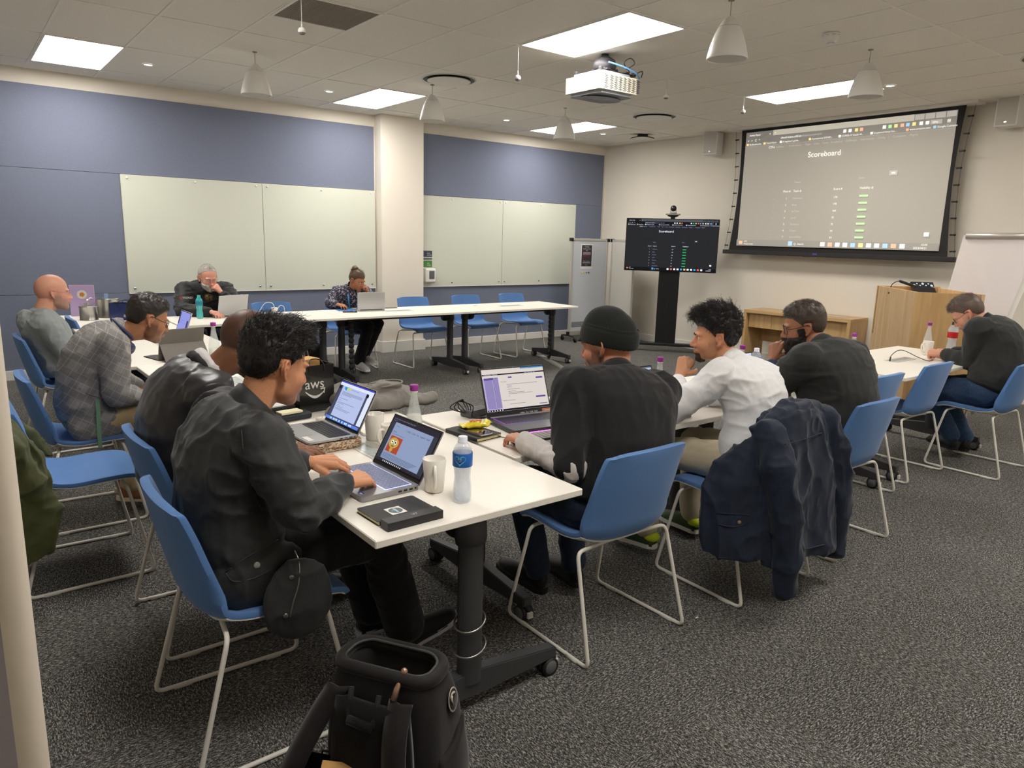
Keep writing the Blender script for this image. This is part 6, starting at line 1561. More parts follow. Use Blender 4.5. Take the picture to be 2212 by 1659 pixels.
    DEBUG.append((sp['id'], dict(head=tuple(head), neck=tuple(neck), hip=tuple(hip), SL=tuple(S[1]), SR=tuple(S[-1]), EL=tuple(arms[1][1]), ER=tuple(arms[-1][1]), WL=tuple(arms[1][2]), WR=tuple(arms[-1][2]), KL=tuple(legs[1][1]), KR=tuple(legs[-1][1]))))
    return root
DEBUG = []
# ================================================================ who sits where
def cloth(name, col, rough=.85, sc=500, amt=.12, bump=(260,.35,.0015), sheen=.15, spec=.25): return mat(name, col, rough, noise=(sc, amt), bump=bump, sheen=sheen, spec=spec)
C_BLK = cloth('waxed_black_cotton', (44,45,45), .62, 30, .18, spec=.4); C_BOMB = cloth('black_satin', (42,41,42), .38, 20, .12, bump=(60,.2,.002), spec=.5); C_BTR = cloth('black_trousers', (28,27,29), .85)
C_POLO = cloth('black_polo', (32,32,33), .8); C_WSH = cloth('white_cotton_shirt', (226,226,226), .7, 60, .03, sheen=.1); C_CHAR = cloth('charcoal_jersey', (46,47,46), .85); C_JEAN = cloth('blue_denim', (50,70,98), .85, 90, .3); C_DJEAN = cloth('dark_denim', (34,44,60), .85, 90, .25)
C_KHA = cloth('khaki_chino', (182,160,120), .85); C_BEIG = cloth('beige_chino', (196,184,158), .85); C_GREYH = cloth('grey_hoodie', (142,148,148), .95, 700, .18); C_PUFF = cloth('black_quilted', (38,38,38), .6, 30, .15, spec=.35); C_NAVYS = cloth('navy_sleeve', (52,60,84), .8); C_LONG = cloth('grey_white_sleeve', (196,190,186), .85)
SH_BLK = dict(mat=cloth('black_leather', (26,25,25), .45), sole=mat('rubber_black', (20,20,20), .7)); SH_TRAIN = dict(mat=cloth('black_trainer', (26,26,28), .7), sole=mat('sole_grey', (176,178,186), .5), lace=mat('lace_grey', (120,120,122), .6)); SH_TAN = dict(mat=cloth('tan_suede', (128,86,58), .85), sole=mat('sole_cream', (204,188,160), .6), lace=mat('lace_tan', (90,60,40), .7))
SH_COL = dict(mat=cloth('green_black_trainer', (60,78,50), .7), sole=M_WHITE, lace=mat('lace_neon', (190,210,40), .6), heel=mat('neon_patch', (200,220,40), .5)); SH_WHT = dict(mat=cloth('grey_white_trainer', (186,180,178), .7), sole=M_WHITE, lace=M_WHITE)
def plaid():
    m = bpy.data.materials.new('checked_wool'); m.use_nodes = True; nt = m.node_tree; L = nt.links; b = nt.nodes['Principled BSDF']; b.inputs['Roughness'].default_value = .9
    tc = nt.nodes.new('ShaderNodeTexCoord'); mp = nt.nodes.new('ShaderNodeMapping'); mp.inputs['Rotation'].default_value = (0, math.radians(-32), 0); L.new(tc.outputs['Object'], mp.inputs['Vector'])
    sp = nt.nodes.new('ShaderNodeSeparateXYZ'); L.new(mp.outputs['Vector'], sp.inputs[0])
    def M2(op, a, v=None, c=None):
        n = nt.nodes.new('ShaderNodeMath'); n.operation = op; L.new(a, n.inputs[0])
        if v is not None:
            if isinstance(v, float): n.inputs[1].default_value = v
            else: L.new(v, n.inputs[1])
        return n.outputs[0]
    def line(s, freq, wd): return M2('LESS_THAN', M2('FRACT', M2('MULTIPLY', s, freq)), wd)
    l1 = M2('MAXIMUM', line(sp.outputs[0], 26.0, .036), line(sp.outputs[2], 24.0, .036))
    l2 = M2('MAXIMUM', line(sp.outputs[0], 330.0, .45), line(sp.outputs[2], 330.0, .45))
    band = M2('MAXIMUM', line(sp.outputs[0], 12.0, .45), line(sp.outputs[2], 11.0, .45))
    mixb = nt.nodes.new('ShaderNodeMix'); mixb.data_type = 'RGBA'; mixb.inputs[6].default_value = srgb(140,137,134); mixb.inputs[7].default_value = srgb(112,110,110)
    L.new(M2('MULTIPLY', l2, band), mixb.inputs[0])
    mx = nt.nodes.new('ShaderNodeMix'); mx.data_type = 'RGBA'; L.new(l1, mx.inputs[0]); L.new(mixb.outputs[2], mx.inputs[6]); mx.inputs[7].default_value = srgb(176,170,162)
    L.new(mx.outputs[2], b.inputs['Base Color']); return m
def blotch(name, c1, c2, scale, pos, c3_=None):
    m = bpy.data.materials.new(name); m.use_nodes = True; nt = m.node_tree; L = nt.links; b = nt.nodes['Principled BSDF']; b.inputs['Roughness'].default_value = .8
    tc = nt.nodes.new('ShaderNodeTexCoord'); n = nt.nodes.new('ShaderNodeTexNoise'); n.inputs['Scale'].default_value = scale; n.inputs['Detail'].default_value = 3; n.inputs['Distortion'].default_value = 1.2
    cr = nt.nodes.new('ShaderNodeValToRGB'); cr.color_ramp.interpolation = 'CONSTANT' if c3_ else 'LINEAR'; e = cr.color_ramp.elements; e[0].color = lin(c1); e[0].position = 0; e[1].color = lin(c2); e[1].position = pos
    if not c3_: e[0].position = pos-.03
    else: k = e.new(pos+.08); k.color = lin(c3_)
    L.new(tc.outputs['Object'], n.inputs['Vector']); L.new(n.outputs['Fac'], cr.inputs['Fac']); L.new(cr.outputs['Color'], b.inputs['Base Color']); return m
C_PLAID = plaid(); C_SPECK = blotch('speckled_navy', (34,34,52), (196,186,206), 60, .60); C_CAMO = blotch('gold_black_shirt', (30,28,22), (150,124,66), 42, .50, (92,74,40))
def onhead(Mh, *p): return Mh @ V(*p)
def lanyard(root, pts, w, m, name, label, cat='lanyard'):
    """flat strap through pts"""
    pts = spline(pts, 6); bm = BM(); prev = None
    for i, p in enumerate(pts):
        t = (pts[min(i+1, len(pts)-1)]-pts[max(i-1, 0)]).normalized(); q = V(0,0,1) if abs(t.z) < .8 else (CAMPOS-p).normalized().cross(t)
        s = t.cross(V(0,0,1)).normalized() if abs(t.z) < .8 else q.normalized(); nn_ = s.cross(t).normalized()*.0012
        cur = [bm.verts.new(p-s*w/2-nn_), bm.verts.new(p+s*w/2-nn_), bm.verts.new(p+s*w/2+nn_), bm.verts.new(p-s*w/2+nn_)]
        if prev:
            for j in range(4): bm.faces.new((prev[j], prev[(j+1) % 4], cur[(j+1) % 4], cur[j]))
        prev = cur
    bmesh.ops.recalc_face_normals(bm, faces=bm.faces)
    return tag(obj(name, bm, m), label, cat)
def button(root, p, n, r, m, nm='button'):
    q = V(*n).normalized(); bm = BM(); x_, y_ = ring_frame(q); M_ = basis(p, x_, y_, q); lathe(bm, [(r,-.004), (r,.002), (r*.8,.0032), (0,.0026)], 16, M_); return obj(nm, bm, m, root)
def surface_point(me_obj, origin, direction):
    bpy.context.view_layer.update(); o = me_obj; ok, loc, nrm, _ = o.ray_cast(Vector(origin), Vector(direction).normalized()); return (loc, nrm) if ok else (Vector(origin), -Vector(direction))
def by_pixel(o, px, py):
    """point of a garment seen at a picture position (used only to put buttons and pockets on the cloth)"""
    d = ray(px, py).normalized(); return surface_point(o, CAMPOS, d)
def child(root, nm): return [c for c in root.children if c.name.split('.')[0] == nm][0]
def strip_on(root, o, pix, r, m, nm, seg=6, lift=.001):
    pts = []
    for px, py in pix:
        p, n = by_pixel(o, px, py)
        if (p-CAMPOS).length > .5: pts.append(p+n*lift)
    if len(pts) > 1: bm = BM(); tube(bm, spline(pts, 3), r, seg); return obj(nm, bm, m, root)

# --- front man: curly hair, black waxed jacket
def post1(root, Mh, arms, legs, c):
    j = child(root, 'jacket'); mb = mat('snap_metal', (150,150,146), .35, metal=.8)
    for px, py, r in ((555,1221,.010), (630,1247,.0075), (617,1330,.0075)):
        p, n = by_pixel(j, px, py); button(root, p, n, r, mb, 'snap_button')
    mseam = mat('seam_black', (58,58,58), .6)
    strip_on(root, j, [(488,1236), (530,1205), (575,1180), (600,1165)], .0018, mseam, 'pocket_seam'); strip_on(root, j, [(488,1238), (505,1256), (550,1248), (595,1225)], .0018, mseam, 'pocket_seam')
    strip_on(root, j, [(636,1190), (646,1215), (645,1260), (634,1300), (627,1332)], .0022, M_STEEL, 'zip')
    strip_on(root, j, [(520,868), (522,930), (530,1000), (545,1060), (565,1100)], .0014, mseam, 'sleeve_seam')
person(dict(id='P1', seed=11, label='person with thick dark curly hair in a black jacket, typing on the nearest grey laptop', face=0, hip=(-1.965,-5.09,.590), neck=(-1.905,-5.10,1.030), head=(-1.825,-5.10,1.170), look=(9,-17,0), hs=.99, shyaw=4,
  skin=(206,146,108), red=(206,120,96), lip=(176,104,90), stubble=((150,104,80),.35), vox=.0034, hres=(150,120), gaze=-16, bow=.075, shw=1.0,
  R=dict(wrist=(-1.672,-5.262,.800), elbow=(-1.862,-5.365,.775), hdir=(.90,.42,-.10), back=(.1,-.25,1), pose='type'), L=dict(wrist=(-1.69,-4.99,.800), elbow=(-1.90,-4.86,.78), hdir=(.95,-.28,-.06), back=(.1,-.35,1), pose='type'),
  LL=dict(ankle=(-1.42,-4.93,.13), toe=0), LR=dict(ankle=(-1.40,-5.15,.155), toe=4, pitch=12), top=dict(name='jacket', mat=C_BLK, cuff=.040, end=.90, amp=.013, fs=12, vox=.0062, ease=.022, extra=[((.02,-.155,-.035),(.15,.055,.105)), ((.10,-.243,-.10),(.11,.026,.13)), ((.02,.155,-.02),(.14,.05,.10)), ((-.045,0,.08),(.09,.18,.14))]),
  collar=dict(h=.045, r=1.16, gap=30), legs=dict(mat=C_BTR, r1=.078, r2=.076), shoe=SH_TRAIN, hp=dict(jaw=1.02), hair=dict(top=.027, side=.010, front=.026, rough=.5, nscale=52, n=2800, len=.030, curl=.0045, turns=8, r=.0011, lift=.45, col=(26,22,20), comb=(.8,0,.2), nape=-.070), post=post1))

M_CLIPM = mat('lanyard_clip', (160,160,160), .4, metal=.6)
# --- second man: shaved head, black bomber jacket over a white hood
def post2(root, Mh, arms, legs, c):
    bm = BM(); n, tn, nr, F, Lx = c['neck'], c['tn'], c['nr'], c['F'], c['Lx']; pts = []
    for k in range(15):
        a = math.radians(28+304*k/14); x_ = Lx; f_ = (F-tn*F.dot(tn)).normalized(); pts.append(n+(f_*math.cos(a)+x_*math.sin(a))*nr*1.45+tn*(.012-.030*math.cos(a)))
    tube(bm, pts, [.012]+[.024]*13+[.012], 12); m = remesh(bm, .006, 2); folds(m, .008, 24, 5); obj('hood', m, cloth('white_fleece', (218,216,214), .9), root, smooth=True)
    bm = BM(); pts = [p-tn*.030+(p-n).normalized()*.020 for p in pts]; tube(bm, pts, [.010]+[.022]*13+[.010], 12); m = remesh(bm, .006, 2); obj('ribbed_collar', m, cloth('ribbed_black', (40,39,40), .8), root, smooth=True)
person(dict(id='P2', seed=23, label='person with a shaved head in a black satin bomber jacket over a white hood', face=0, hip=(-1.925,-4.36,.585), neck=(-1.835,-4.38,1.020), head=(-1.690,-4.415,1.140), look=(12,-34,0), hs=1.06, bulk=1.08,
  skin=(132,90,66), red=(126,76,60), lip=(110,68,62), buzz=((62,46,38),.75), stubble=((60,44,36),.5), vox=.0045, bow=.085,
  R=dict(wrist=(-1.715,-4.785,.792), elbow=(-1.86,-4.66,.77), hdir=(.95,-.08,-.10), back=(.1,-.2,1), pose='flat'), L=dict(wrist=(-1.66,-4.20,.795), elbow=(-1.84,-4.10,.78), hdir=(.9,-.3,-.05), back=(0,.2,1), pose='type'),
  LL=dict(ankle=(-1.47,-4.22,.11)), LR=dict(ankle=(-1.47,-4.50,.11)), top=dict(name='bomber_jacket', mat=C_BOMB, cuff=.040, end=.90, amp=.014, fs=10, vox=.008, ease=.028, extra=[((0,0,.02),(.14,.19,.10))]),
  legs=dict(mat=C_BTR), shoe=SH_BLK, post=post2))
# --- third man: checked blazer, headphones round the neck
def post3(root, Mh, arms, legs, c):
    n, tn, nr, F, Lx = c['neck'], c['tn'], c['nr'], c['F'], c['Lx']; f_ = (F-tn*F.dot(tn)).normalized(); hm = mat('headphone_navy', (48,58,92), .45)
    t = thing('headphones', 'navy headphones worn round the neck of the man in the checked blazer', 'headphones')
    pts = [n+(f_*math.cos(math.radians(a))+Lx*math.sin(math.radians(a)))*nr*1.62+tn*(.035+.012*math.cos(math.radians(a))) for a in range(60, 301, 12)]
    bm = BM(); tube(bm, pts, .0095, 10); obj('headband', bm, hm, t, smooth=True)
    for s in (-1, 1):
        p = n+(f_*math.cos(math.radians(50))+Lx*s*math.sin(math.radians(50)))*nr*1.75-V(0,0,.015); q = (Lx*s*.8+f_*.6-V(0,0,.1)).normalized(); x_, y_ = ring_frame(q)
        bm = BM(); lathe(bm, [(0,-.022), (.026,-.022), (.034,-.012), (.036,0), (.035,.012), (.028,.020), (0,.022)], 24, basis(p, x_, y_, q), sy=1.15); obj('ear_cup', bm, hm, t, smooth=True)
        bm = BM(); lathe(bm, [(.012,-.030), (.030,-.030), (.033,-.020), (.020,-.018)], 24, basis(p, x_, y_, q), sy=1.15); obj('cushion', bm, mat('cushion_navy', (30,36,56), .8), t, smooth=True)
    jk = child(root, 'blazer'); g = mat('lanyard_green', (120,160,128), .7)
    pts = []
    for px, py in ((210,862), (212,885), (213,910), (214,935)):
        p, q = by_pixel(jk, px, py); pts.append(p+(CAMPOS-p).normalized()*.012)
    pts.append(pts[-1]+V(0,0,-.05)); pts.append(pts[-1]+V(0,0,-.03)); lanyard(root, pts, .020, g, 'lanyard', 'sage green lanyard hanging down beside the checked blazer')
    strip_on(root, jk, [(170,838), (190,852), (225,862), (255,878), (268,880)], .0022, mat('pocket_line', (84,82,82), .8), 'pocket_flap')
person(dict(id='P3', seed=37, label='person in a grey checked blazer and glasses leaning forward', face=0, hip=(-2.075,-2.86,.580), neck=(-1.895,-2.86,1.000), head=(-1.745,-2.875,1.085), look=(3,-21,0), hs=1.03,
  skin=(176,122,88), red=(170,104,80), lip=(150,92,80), stubble=((74,54,42),.65), moustache=((46,34,28),.8), vox=.004, bow=.10, gaze=-20,
  R=dict(wrist=(-1.80,-2.985,.660), elbow=(-1.965,-3.085,.715), hdir=(.75,.65,-.1), back=(.2,-.3,.9), pose='loose'), L=dict(wrist=(-1.79,-2.79,.675), elbow=(-1.90,-2.63,.74), hdir=(.6,-.78,-.05), back=(.2,0,1), pose='loose'),
  LL=dict(knee=(-1.66,-2.72,.56), ankle=(-1.88,-2.70,.13), toe=5, pitch=-8), LR=dict(knee=(-1.66,-2.98,.56), ankle=(-1.90,-2.92,.15), toe=8, pitch=-14), top=dict(name='blazer', mat=C_PLAID, cuff=.038, end=.92, amp=.010, fs=9, vox=.007, ease=.020, extra=[((.02,-.15,-.03),(.14,.05,.11)), ((.02,.15,-.03),(.14,.05,.11))]),
  collar=dict(h=.035, r=1.25, gap=38), legs=dict(mat=C_KHA), shoe=SH_TAN, hair=dict(top=.016, side=.003, front=.006, rough=.25, nscale=90, n=2400, len=.008, r=.0007, lift=.5, col=(40,34,30), comb=(.8,0,.2), nape=-.060), brow=(34,26,22),
  glasses=dict(col=(20,18,18), r=.0017, size=(.050,.036)), post=post3))
# --- bald man in a grey hoodie
def post4(root, Mh, arms, legs, c):
    n, tn, nr, F, Lx, U = c['neck'], c['tn'], c['nr'], c['F'], c['Lx'], c['U']; bm = BM(); b = -(F-tn*F.dot(tn)).normalized()
    ellip(bm, n+b*.095-tn*.045, (.055,.11,.085), Matrix((b, Lx, tn)).transposed(), 18, 12); ellip(bm, n+b*.10-tn*.10, (.040,.07,.05), Matrix((b, Lx, tn)).transposed(), 14, 10)
    for a in range(-80, 81, 20): ellip(bm, n+(b*math.cos(math.radians(a))+Lx*math.sin(math.radians(a)))*nr*1.5+tn*.008, (.026,)*3, seg=12, rings=8)
    m = remesh(bm, .007, 3); folds(m, .012, 16, 8); obj('hood', m, C_GREYH, root, smooth=True)
    pts = [n+Lx*-.05+F*.06+tn*.02, n+Lx*-.03+F*.10-U*.03, n+F*.135-U*.10, n+F*.15-U*.16]; lanyard(root, pts, .018, mat('lanyard_blue', (100,150,206), .6), 'lanyard', 'pale blue lanyard on the grey hoodie')
person(dict(id='P4', seed=41, label='bald person with thin glasses and a grey stubble beard in a grey hoodie', face=0, hip=(-1.99,-1.20,.575), neck=(-2.105,-1.185,.955), head=(-2.020,-1.17,1.110), look=(0,-4,0), hs=1.02, bulk=1.05,
  skin=(206,150,126), red=(206,118,100), lip=(176,108,98), stubble=((132,116,108),.55), vox=.005, bow=.03, neckr=1.12,
  R=dict(wrist=(-1.81,-1.29,.665), elbow=(-1.985,-1.41,.660), hdir=(.6,.7,-.1), back=(.3,-.3,.9), pose='loose'), L=dict(wrist=(-1.80,-1.08,.665), elbow=(-1.96,-.95,.67), hdir=(.6,-.7,-.1), back=(.3,.3,.9), pose='loose'),
  LL=dict(ankle=(-1.62,-1.08,.11)), LR=dict(ankle=(-1.62,-1.28,.11)), top=dict(name='hoodie', mat=C_GREYH, cuff=.040, end=.92, amp=.012, fs=10, vox=.008, ease=.024),
  legs=dict(mat=C_DJEAN), shoe=SH_BLK, brow=(120,96,84), browt=.0014, glasses=dict(col=(120,104,96), r=.0010, size=(.048,.028), half=True), post=post4))
# --- grey bearded man
def post5(root, Mh, arms, legs, c):
    n, tn, nr, F, Lx, U = c['neck'], c['tn'], c['nr'], c['F'], c['Lx'], c['U']; bm = BM(); f_ = (F-tn*F.dot(tn)).normalized()
    for t, w_ in ((.92,.05), (.82,.06), (.7,.065), (.58,.066), (.46,.062), (.34,.058)):
        ellip(bm, c['B'](t)+f_*(.098 if t < .8 else .085), (.058, .048, w_*1.1), Matrix((f_, Lx, tn)).transposed(), 14, 10)
    for a in range(-70, 71, 20): ellip(bm, n+(f_*math.cos(math.radians(a))+Lx*math.sin(math.radians(a)))*nr*1.12+tn*.0, (.018,)*3, seg=10, rings=8)
    m = remesh(bm, .007, 3); folds(m, .006, 20, 8); obj('patterned_shirt', m, C_CAMO, root, smooth=True)
    s, el, wr, a = arms[1]; d = (wr-el).normalized(); bm = BM(); x_, y_ = ring_frame(d)
    lathe(bm, [(.0275,-.006), (.030,-.005), (.030,.005), (.0275,.006)], 20, basis(wr-d*.012, x_, y_, d)); lathe(bm, [(0,0), (.016,0), (.016,.007), (0,.008)], 16, basis(wr-d*.012+V(0,-1,0)*.024, (1,0,0), (0,0,1), (0,-1,0)))
    tag(obj('wrist_watch', bm, M_STEEL), 'steel wrist watch on the grey bearded man', 'watch')
    jk = child(root, 'quilted_jacket'); bm = BM(); p, q = by_pixel(jk, 398, 644); text_into(bm, 'TREND', .030, basis(p+V(-.02,-.008,-.008), (1,0,0), (0,0,1), (0,-1,0)), 0)
    for x in (-.035,): lathe(bm, [(.012,0), (0,0)], 12, basis(p+V(x,-.008,.002), (1,0,0), (0,0,1), (0,-1,0)), 1)
    obj('sleeve_logo', bm, [M_WHITE, mat('logo_red', (200,40,44), .5)], root)
    lanyard(root, [n+Lx*.05+f_*.06, c['B'](.8)+f_*.165+Lx*.03, c['B'](.55)+f_*.175, c['B'](.35)+f_*.165], .010, M_BLACK, 'lanyard', 'black lanyard over the gold patterned shirt')
person(dict(id='P5', seed=53, label='person with grey hair and beard resting chin on fist, in a black quilted jacket', face=-90, hip=(-.50,.76,.580), neck=(-.49,.605,.985), head=(-.496,.515,1.100), look=(-86,-18,0), hs=1.02, bulk=1.16, belly=1.1,
  skin=(220,158,136), red=(216,116,104), lip=(186,110,102), vox=.0045, bow=.07, gaze=-22,
  L=dict(wrist=(-.400,.385,.945), elbow=(-.275,.33,.795), hdir=(-.55,.10,.70), back=(.35,-.75,.5), pose='fist'), R=dict(wrist=(-.60,.10,.792), elbow=(-.80,.36,.79), hdir=(.35,-.93,-.05), back=(0,0,1), pose='type'),
  LL=dict(ankle=(-.35,.30,.11)), LR=dict(ankle=(-.65,.30,.11)), top=dict(name='quilted_jacket', mat=C_PUFF, cuff=.044, end=.90, amp=.016, fs=14, vox=.008, ease=.030, stretch=(.6,.6,1.8)),
  collar=dict(h=.04, r=1.4, gap=55), legs=dict(mat=C_DJEAN), shoe=SH_BLK, beard=dict(col=(196,188,180), t=.008), brow=(160,150,142), hair=dict(top=.003, side=.009, rough=.4, nscale=80, n=1600, len=.020, r=.0007, lift=.9, col=(176,170,162), comb=(.2,0,.9), line=.098, toplocks=False),
  glasses=dict(col=(150,130,120), r=.0012, size=(.050,.028)), post=post5))
# --- woman with a lanyard
def post6(root, Mh, arms, legs, c):
    n, tn, nr, F, Lx, U = c['neck'], c['tn'], c['nr'], c['F'], c['Lx'], c['U']; f_ = (F-tn*F.dot(tn)).normalized()
    bm = BM(); ellip(bm, onhead(Mh, -.080,0,.122), (.036,.040,.030), seg=16, rings=12)
    for v in bm.verts: v.co += (v.co-onhead(Mh, -.080,0,.122)).normalized()*.005*math.sin(v.co.x*300+v.co.z*260)
    tube(bm, [onhead(Mh, -.075,0,.115), onhead(Mh, -.125,.01,.08), onhead(Mh, -.105,.012,-.01), onhead(Mh, -.085,.01,-.05)], [.02,.016,.010,.003], 10)
    obj('hair_bun', bm, mat('bun_brown', (92,70,50), .5, noise=(160,.3)), root, smooth=True)
    m = mat('lanyard_cyan', (56,150,210), .5)
    for s in (-1, 1): 
        lanyard(root, [n+Lx*s*.06+f_*.045+tn*.01, c['B'](.86)+Lx*s*.062+f_*.135, c['B'](.65)+Lx*s*.045+f_*.155, c['B'](.42)+Lx*s*.015+f_*.15], .016, m, 'lanyard', 'bright blue lanyard strap on the woman, ' + ('nearer the column' if s > 0 else 'farther from the column'))
person(dict(id='P6', seed=67, label='person with tied back brown hair and a speckled navy jacket, hand at the mouth', face=-97, hip=(1.12,.63,.570), neck=(1.105,.535,.945), head=(1.135,.455,1.055), look=(-68,-22,0), hs=.94, bulk=.92, size=.94, neckr=.86,
  skin=(170,116,84), red=(172,98,78), lip=(160,84,78), vox=.0045, bow=.06, gaze=-20, hands=.92,
  L=dict(wrist=(1.235,.375,.900), elbow=(1.285,.335,.795), hdir=(-.35,.0,.92), back=(.8,-.35,.3), pose='fist'), R=dict(wrist=(.83,.365,.795), elbow=(.83,.52,.79), hdir=(.35,-.93,-.05), back=(0,0,1), pose='mouse'),
  LL=dict(knee=(1.27,.22,.575), ankle=(1.19,.40,.18), toe=-80), LR=dict(knee=(1.14,.20,.55), ankle=(1.10,.36,.12), toe=-90), top=dict(name='speckled_jacket', mat=C_SPECK, cuff=.036, end=.92, amp=.009, fs=14, vox=.007, ease=.022),
  collar=dict(h=.05, r=1.25, gap=28, stand=1), legs=dict(mat=C_BTR, r2=.066), shoe=SH_WHT, brow=(40,28,22), browt=.0018, hair=dict(top=.007, side=.005, rough=.2, nscale=70, n=2200, len=.04, r=.0008, lift=.12, col=(84,62,46), comb=(-1,0,.5), line=.060, nape=-.05, toplocks=False), post=post6))
# --- man in the beanie
def cap(root, Mh, hp, m):
    nu, nv = 180, 90
    D = head_dirs(nu, nv); r, o = head_radius(D, dict(hp)); L = o+D*r[:, None]; x, y, z = L[:,0], L[:,1], L[:,2]; ph = np.arctan2(D[:,1], D[:,0])
    base = np.interp(x, [-.11,-.03,.03,.10], [-.040,-.012,.008,.030]); hz = (z-base)
    def shell(lo, hi, off, nm, rib):
        ok = (hz > lo) & (hz < hi+.012); e = off+rib*np.abs(np.sin(ph*38))-.004*np.clip(1-np.abs(hz-lo)/.006, 0, 1)-(.004*np.clip(1-np.abs(hz-hi)/.006, 0, 1) if hi < .2 else 0)
        if hi > .2: e = e+.014*np.clip((D[:,2]-.75)/.25, 0, 1)+.004*vnoise(L*30)
        bm = BM(); P_ = o+D*(r+e)[:, None]; vs = [bm.verts.new(Mh @ Vector(p)) for p in P_[:nu*nv]]
        for i in range(nv-1):
            for q in range(nu):
                ids = (i*nu+q, i*nu+(q+1) % nu, (i+1)*nu+(q+1) % nu, (i+1)*nu+q)
                if all(ok[k] for k in ids): bm.faces.new((vs[ids[0]], vs[ids[3]], vs[ids[2]], vs[ids[1]]))
        bmesh.ops.delete(bm, geom=[v for v in bm.verts if not v.link_faces], context='VERTS'); bmesh.ops.remove_doubles(bm, verts=bm.verts, dist=2e-5)
        bmesh.ops.solidify(bm, geom=bm.faces, thickness=.004); return obj(nm, bm, m, root, smooth=True)
    shell(.045, .4, .014, 'beanie', .0016); shell(.0, .062, .021, 'beanie_cuff', .0014)
def post7(root, Mh, arms, legs, c): cap(root, Mh, c['hp'], cloth('knit_black', (34,36,34), .95, 300, .2, bump=(400,.5,.002)))
person(dict(id='P7', seed=71, label='person in a black knitted beanie and black polo over grey-white sleeves, seen from behind', face=90, hip=(-.575,-5.36,.580), neck=(-.470,-5.255,1.015), head=(-.440,-5.175,1.150), look=(112,-12,0), hs=1.05, bulk=1.22, belly=1.12, neckr=1.15,
  skin=(196,136,106), red=(200,110,90), lip=(170,100,88), stubble=((60,48,42),.7), vox=.004, bow=.07,
  L=dict(wrist=(-.872,-5.165,.792), elbow=(-.815,-5.385,.735), hdir=(.32,.94,-.08), back=(0,-.1,1), pose='mouse'), R=dict(wrist=(-.42,-5.10,.80), elbow=(-.25,-5.30,.80), hdir=(-.3,.95,0), back=(0,0,1), pose='type'),
  LL=dict(knee=(-.70,-4.95,.53), ankle=(-.66,-5.03,.13), toe=98, pitch=8), LR=dict(knee=(-.42,-4.94,.53), ankle=(-.47,-5.06,.12), toe=80), top=dict(name='polo_shirt', mat=C_POLO, cuff=.06, end=.0, amp=.012, fs=9, vox=.0075, ease=.022, stretch=(1.3,1.3,.6)),
  cuffs=[(1, -.02, .93, (.056,.044), C_LONG, 'forearm_sleeve'), (-1, -.02, .93, (.056,.044), C_LONG, 'forearm_sleeve')],
  collar=dict(h=.040, r=1.12, gap=25), legs=dict(mat=C_DJEAN), shoe=SH_BLK, post=post7))
# --- man in the white shirt
def post8(root, Mh, arms, legs, c):
    n, tn, nr, F, Lx = c['neck'], c['tn'], c['nr'], c['F'], c['Lx']; f_ = (F-tn*F.dot(tn)).normalized(); pts = []
    for k in range(17):
        a = math.radians(30+300*k/16); pts.append(n+(f_*math.cos(a)+Lx*math.sin(a))*nr*1.315+tn*(.002-.020*1.2*math.cos(a)))
    cl = child(root, 'collar')
    bm = BM(); tube(bm, pts, .0018, 5); obj('collar_piping', bm, mat('piping_dark', (60,50,52), .7), root)
person(dict(id='P8', seed=83, label='person with curly black hair in a white shirt, fist at the mouth', face=92, hip=(.335,-5.40,.590), neck=(.385,-5.235,.985), head=(.372,-5.115,1.125), look=(136,-6,0), hs=1.0, shyaw=8,
  skin=(204,146,110), red=(206,118,94), lip=(180,104,94), stubble=((110,80,62),.4), moustache=((60,42,34),.5), vox=.0036, hres=(150,120), bow=.09, gaze=0, hp=dict(nose=1.15),
  L=dict(wrist=(.205,-5.045,.930), elbow=(.045,-5.155,.800), hdir=(.52,.06,.80), back=(-.6,-.35,.55), pose='fist'), R=dict(wrist=(.42,-4.98,.795), elbow=(.60,-5.10,.79), hdir=(-.9,.3,0), back=(0,0,1), pose='relax'),
  LL=dict(knee=(.15,-4.97,.55), ankle=(.12,-4.97,.12), toe=100), LR=dict(knee=(.46,-4.96,.55), ankle=(.48,-4.97,.12), toe=85), top=dict(name='shirt', mat=C_WSH, cuff=.038, end=.80, amp=.013, fs=10, vox=.0062, ease=.014, stretch=(.8,.8,1.4)),
  cuffs=[(1, .66, .84, .040, C_WSH, 'shirt_cuff')],
  collar=dict(h=.048, r=1.14, gap=28), legs=dict(mat=C_BEIG), shoe=SH_COL, beard=dict(col=(52,38,30), t=.004, goatee=1, mo=0), hair=dict(top=.040, side=.018, front=.018, rough=.55, nscale=48, n=2600, len=.034, curl=.0065, turns=11, r=.0011, lift=.5, col=(28,24,22), comb=(.5,0,.3), nape=-.070), post=post8))
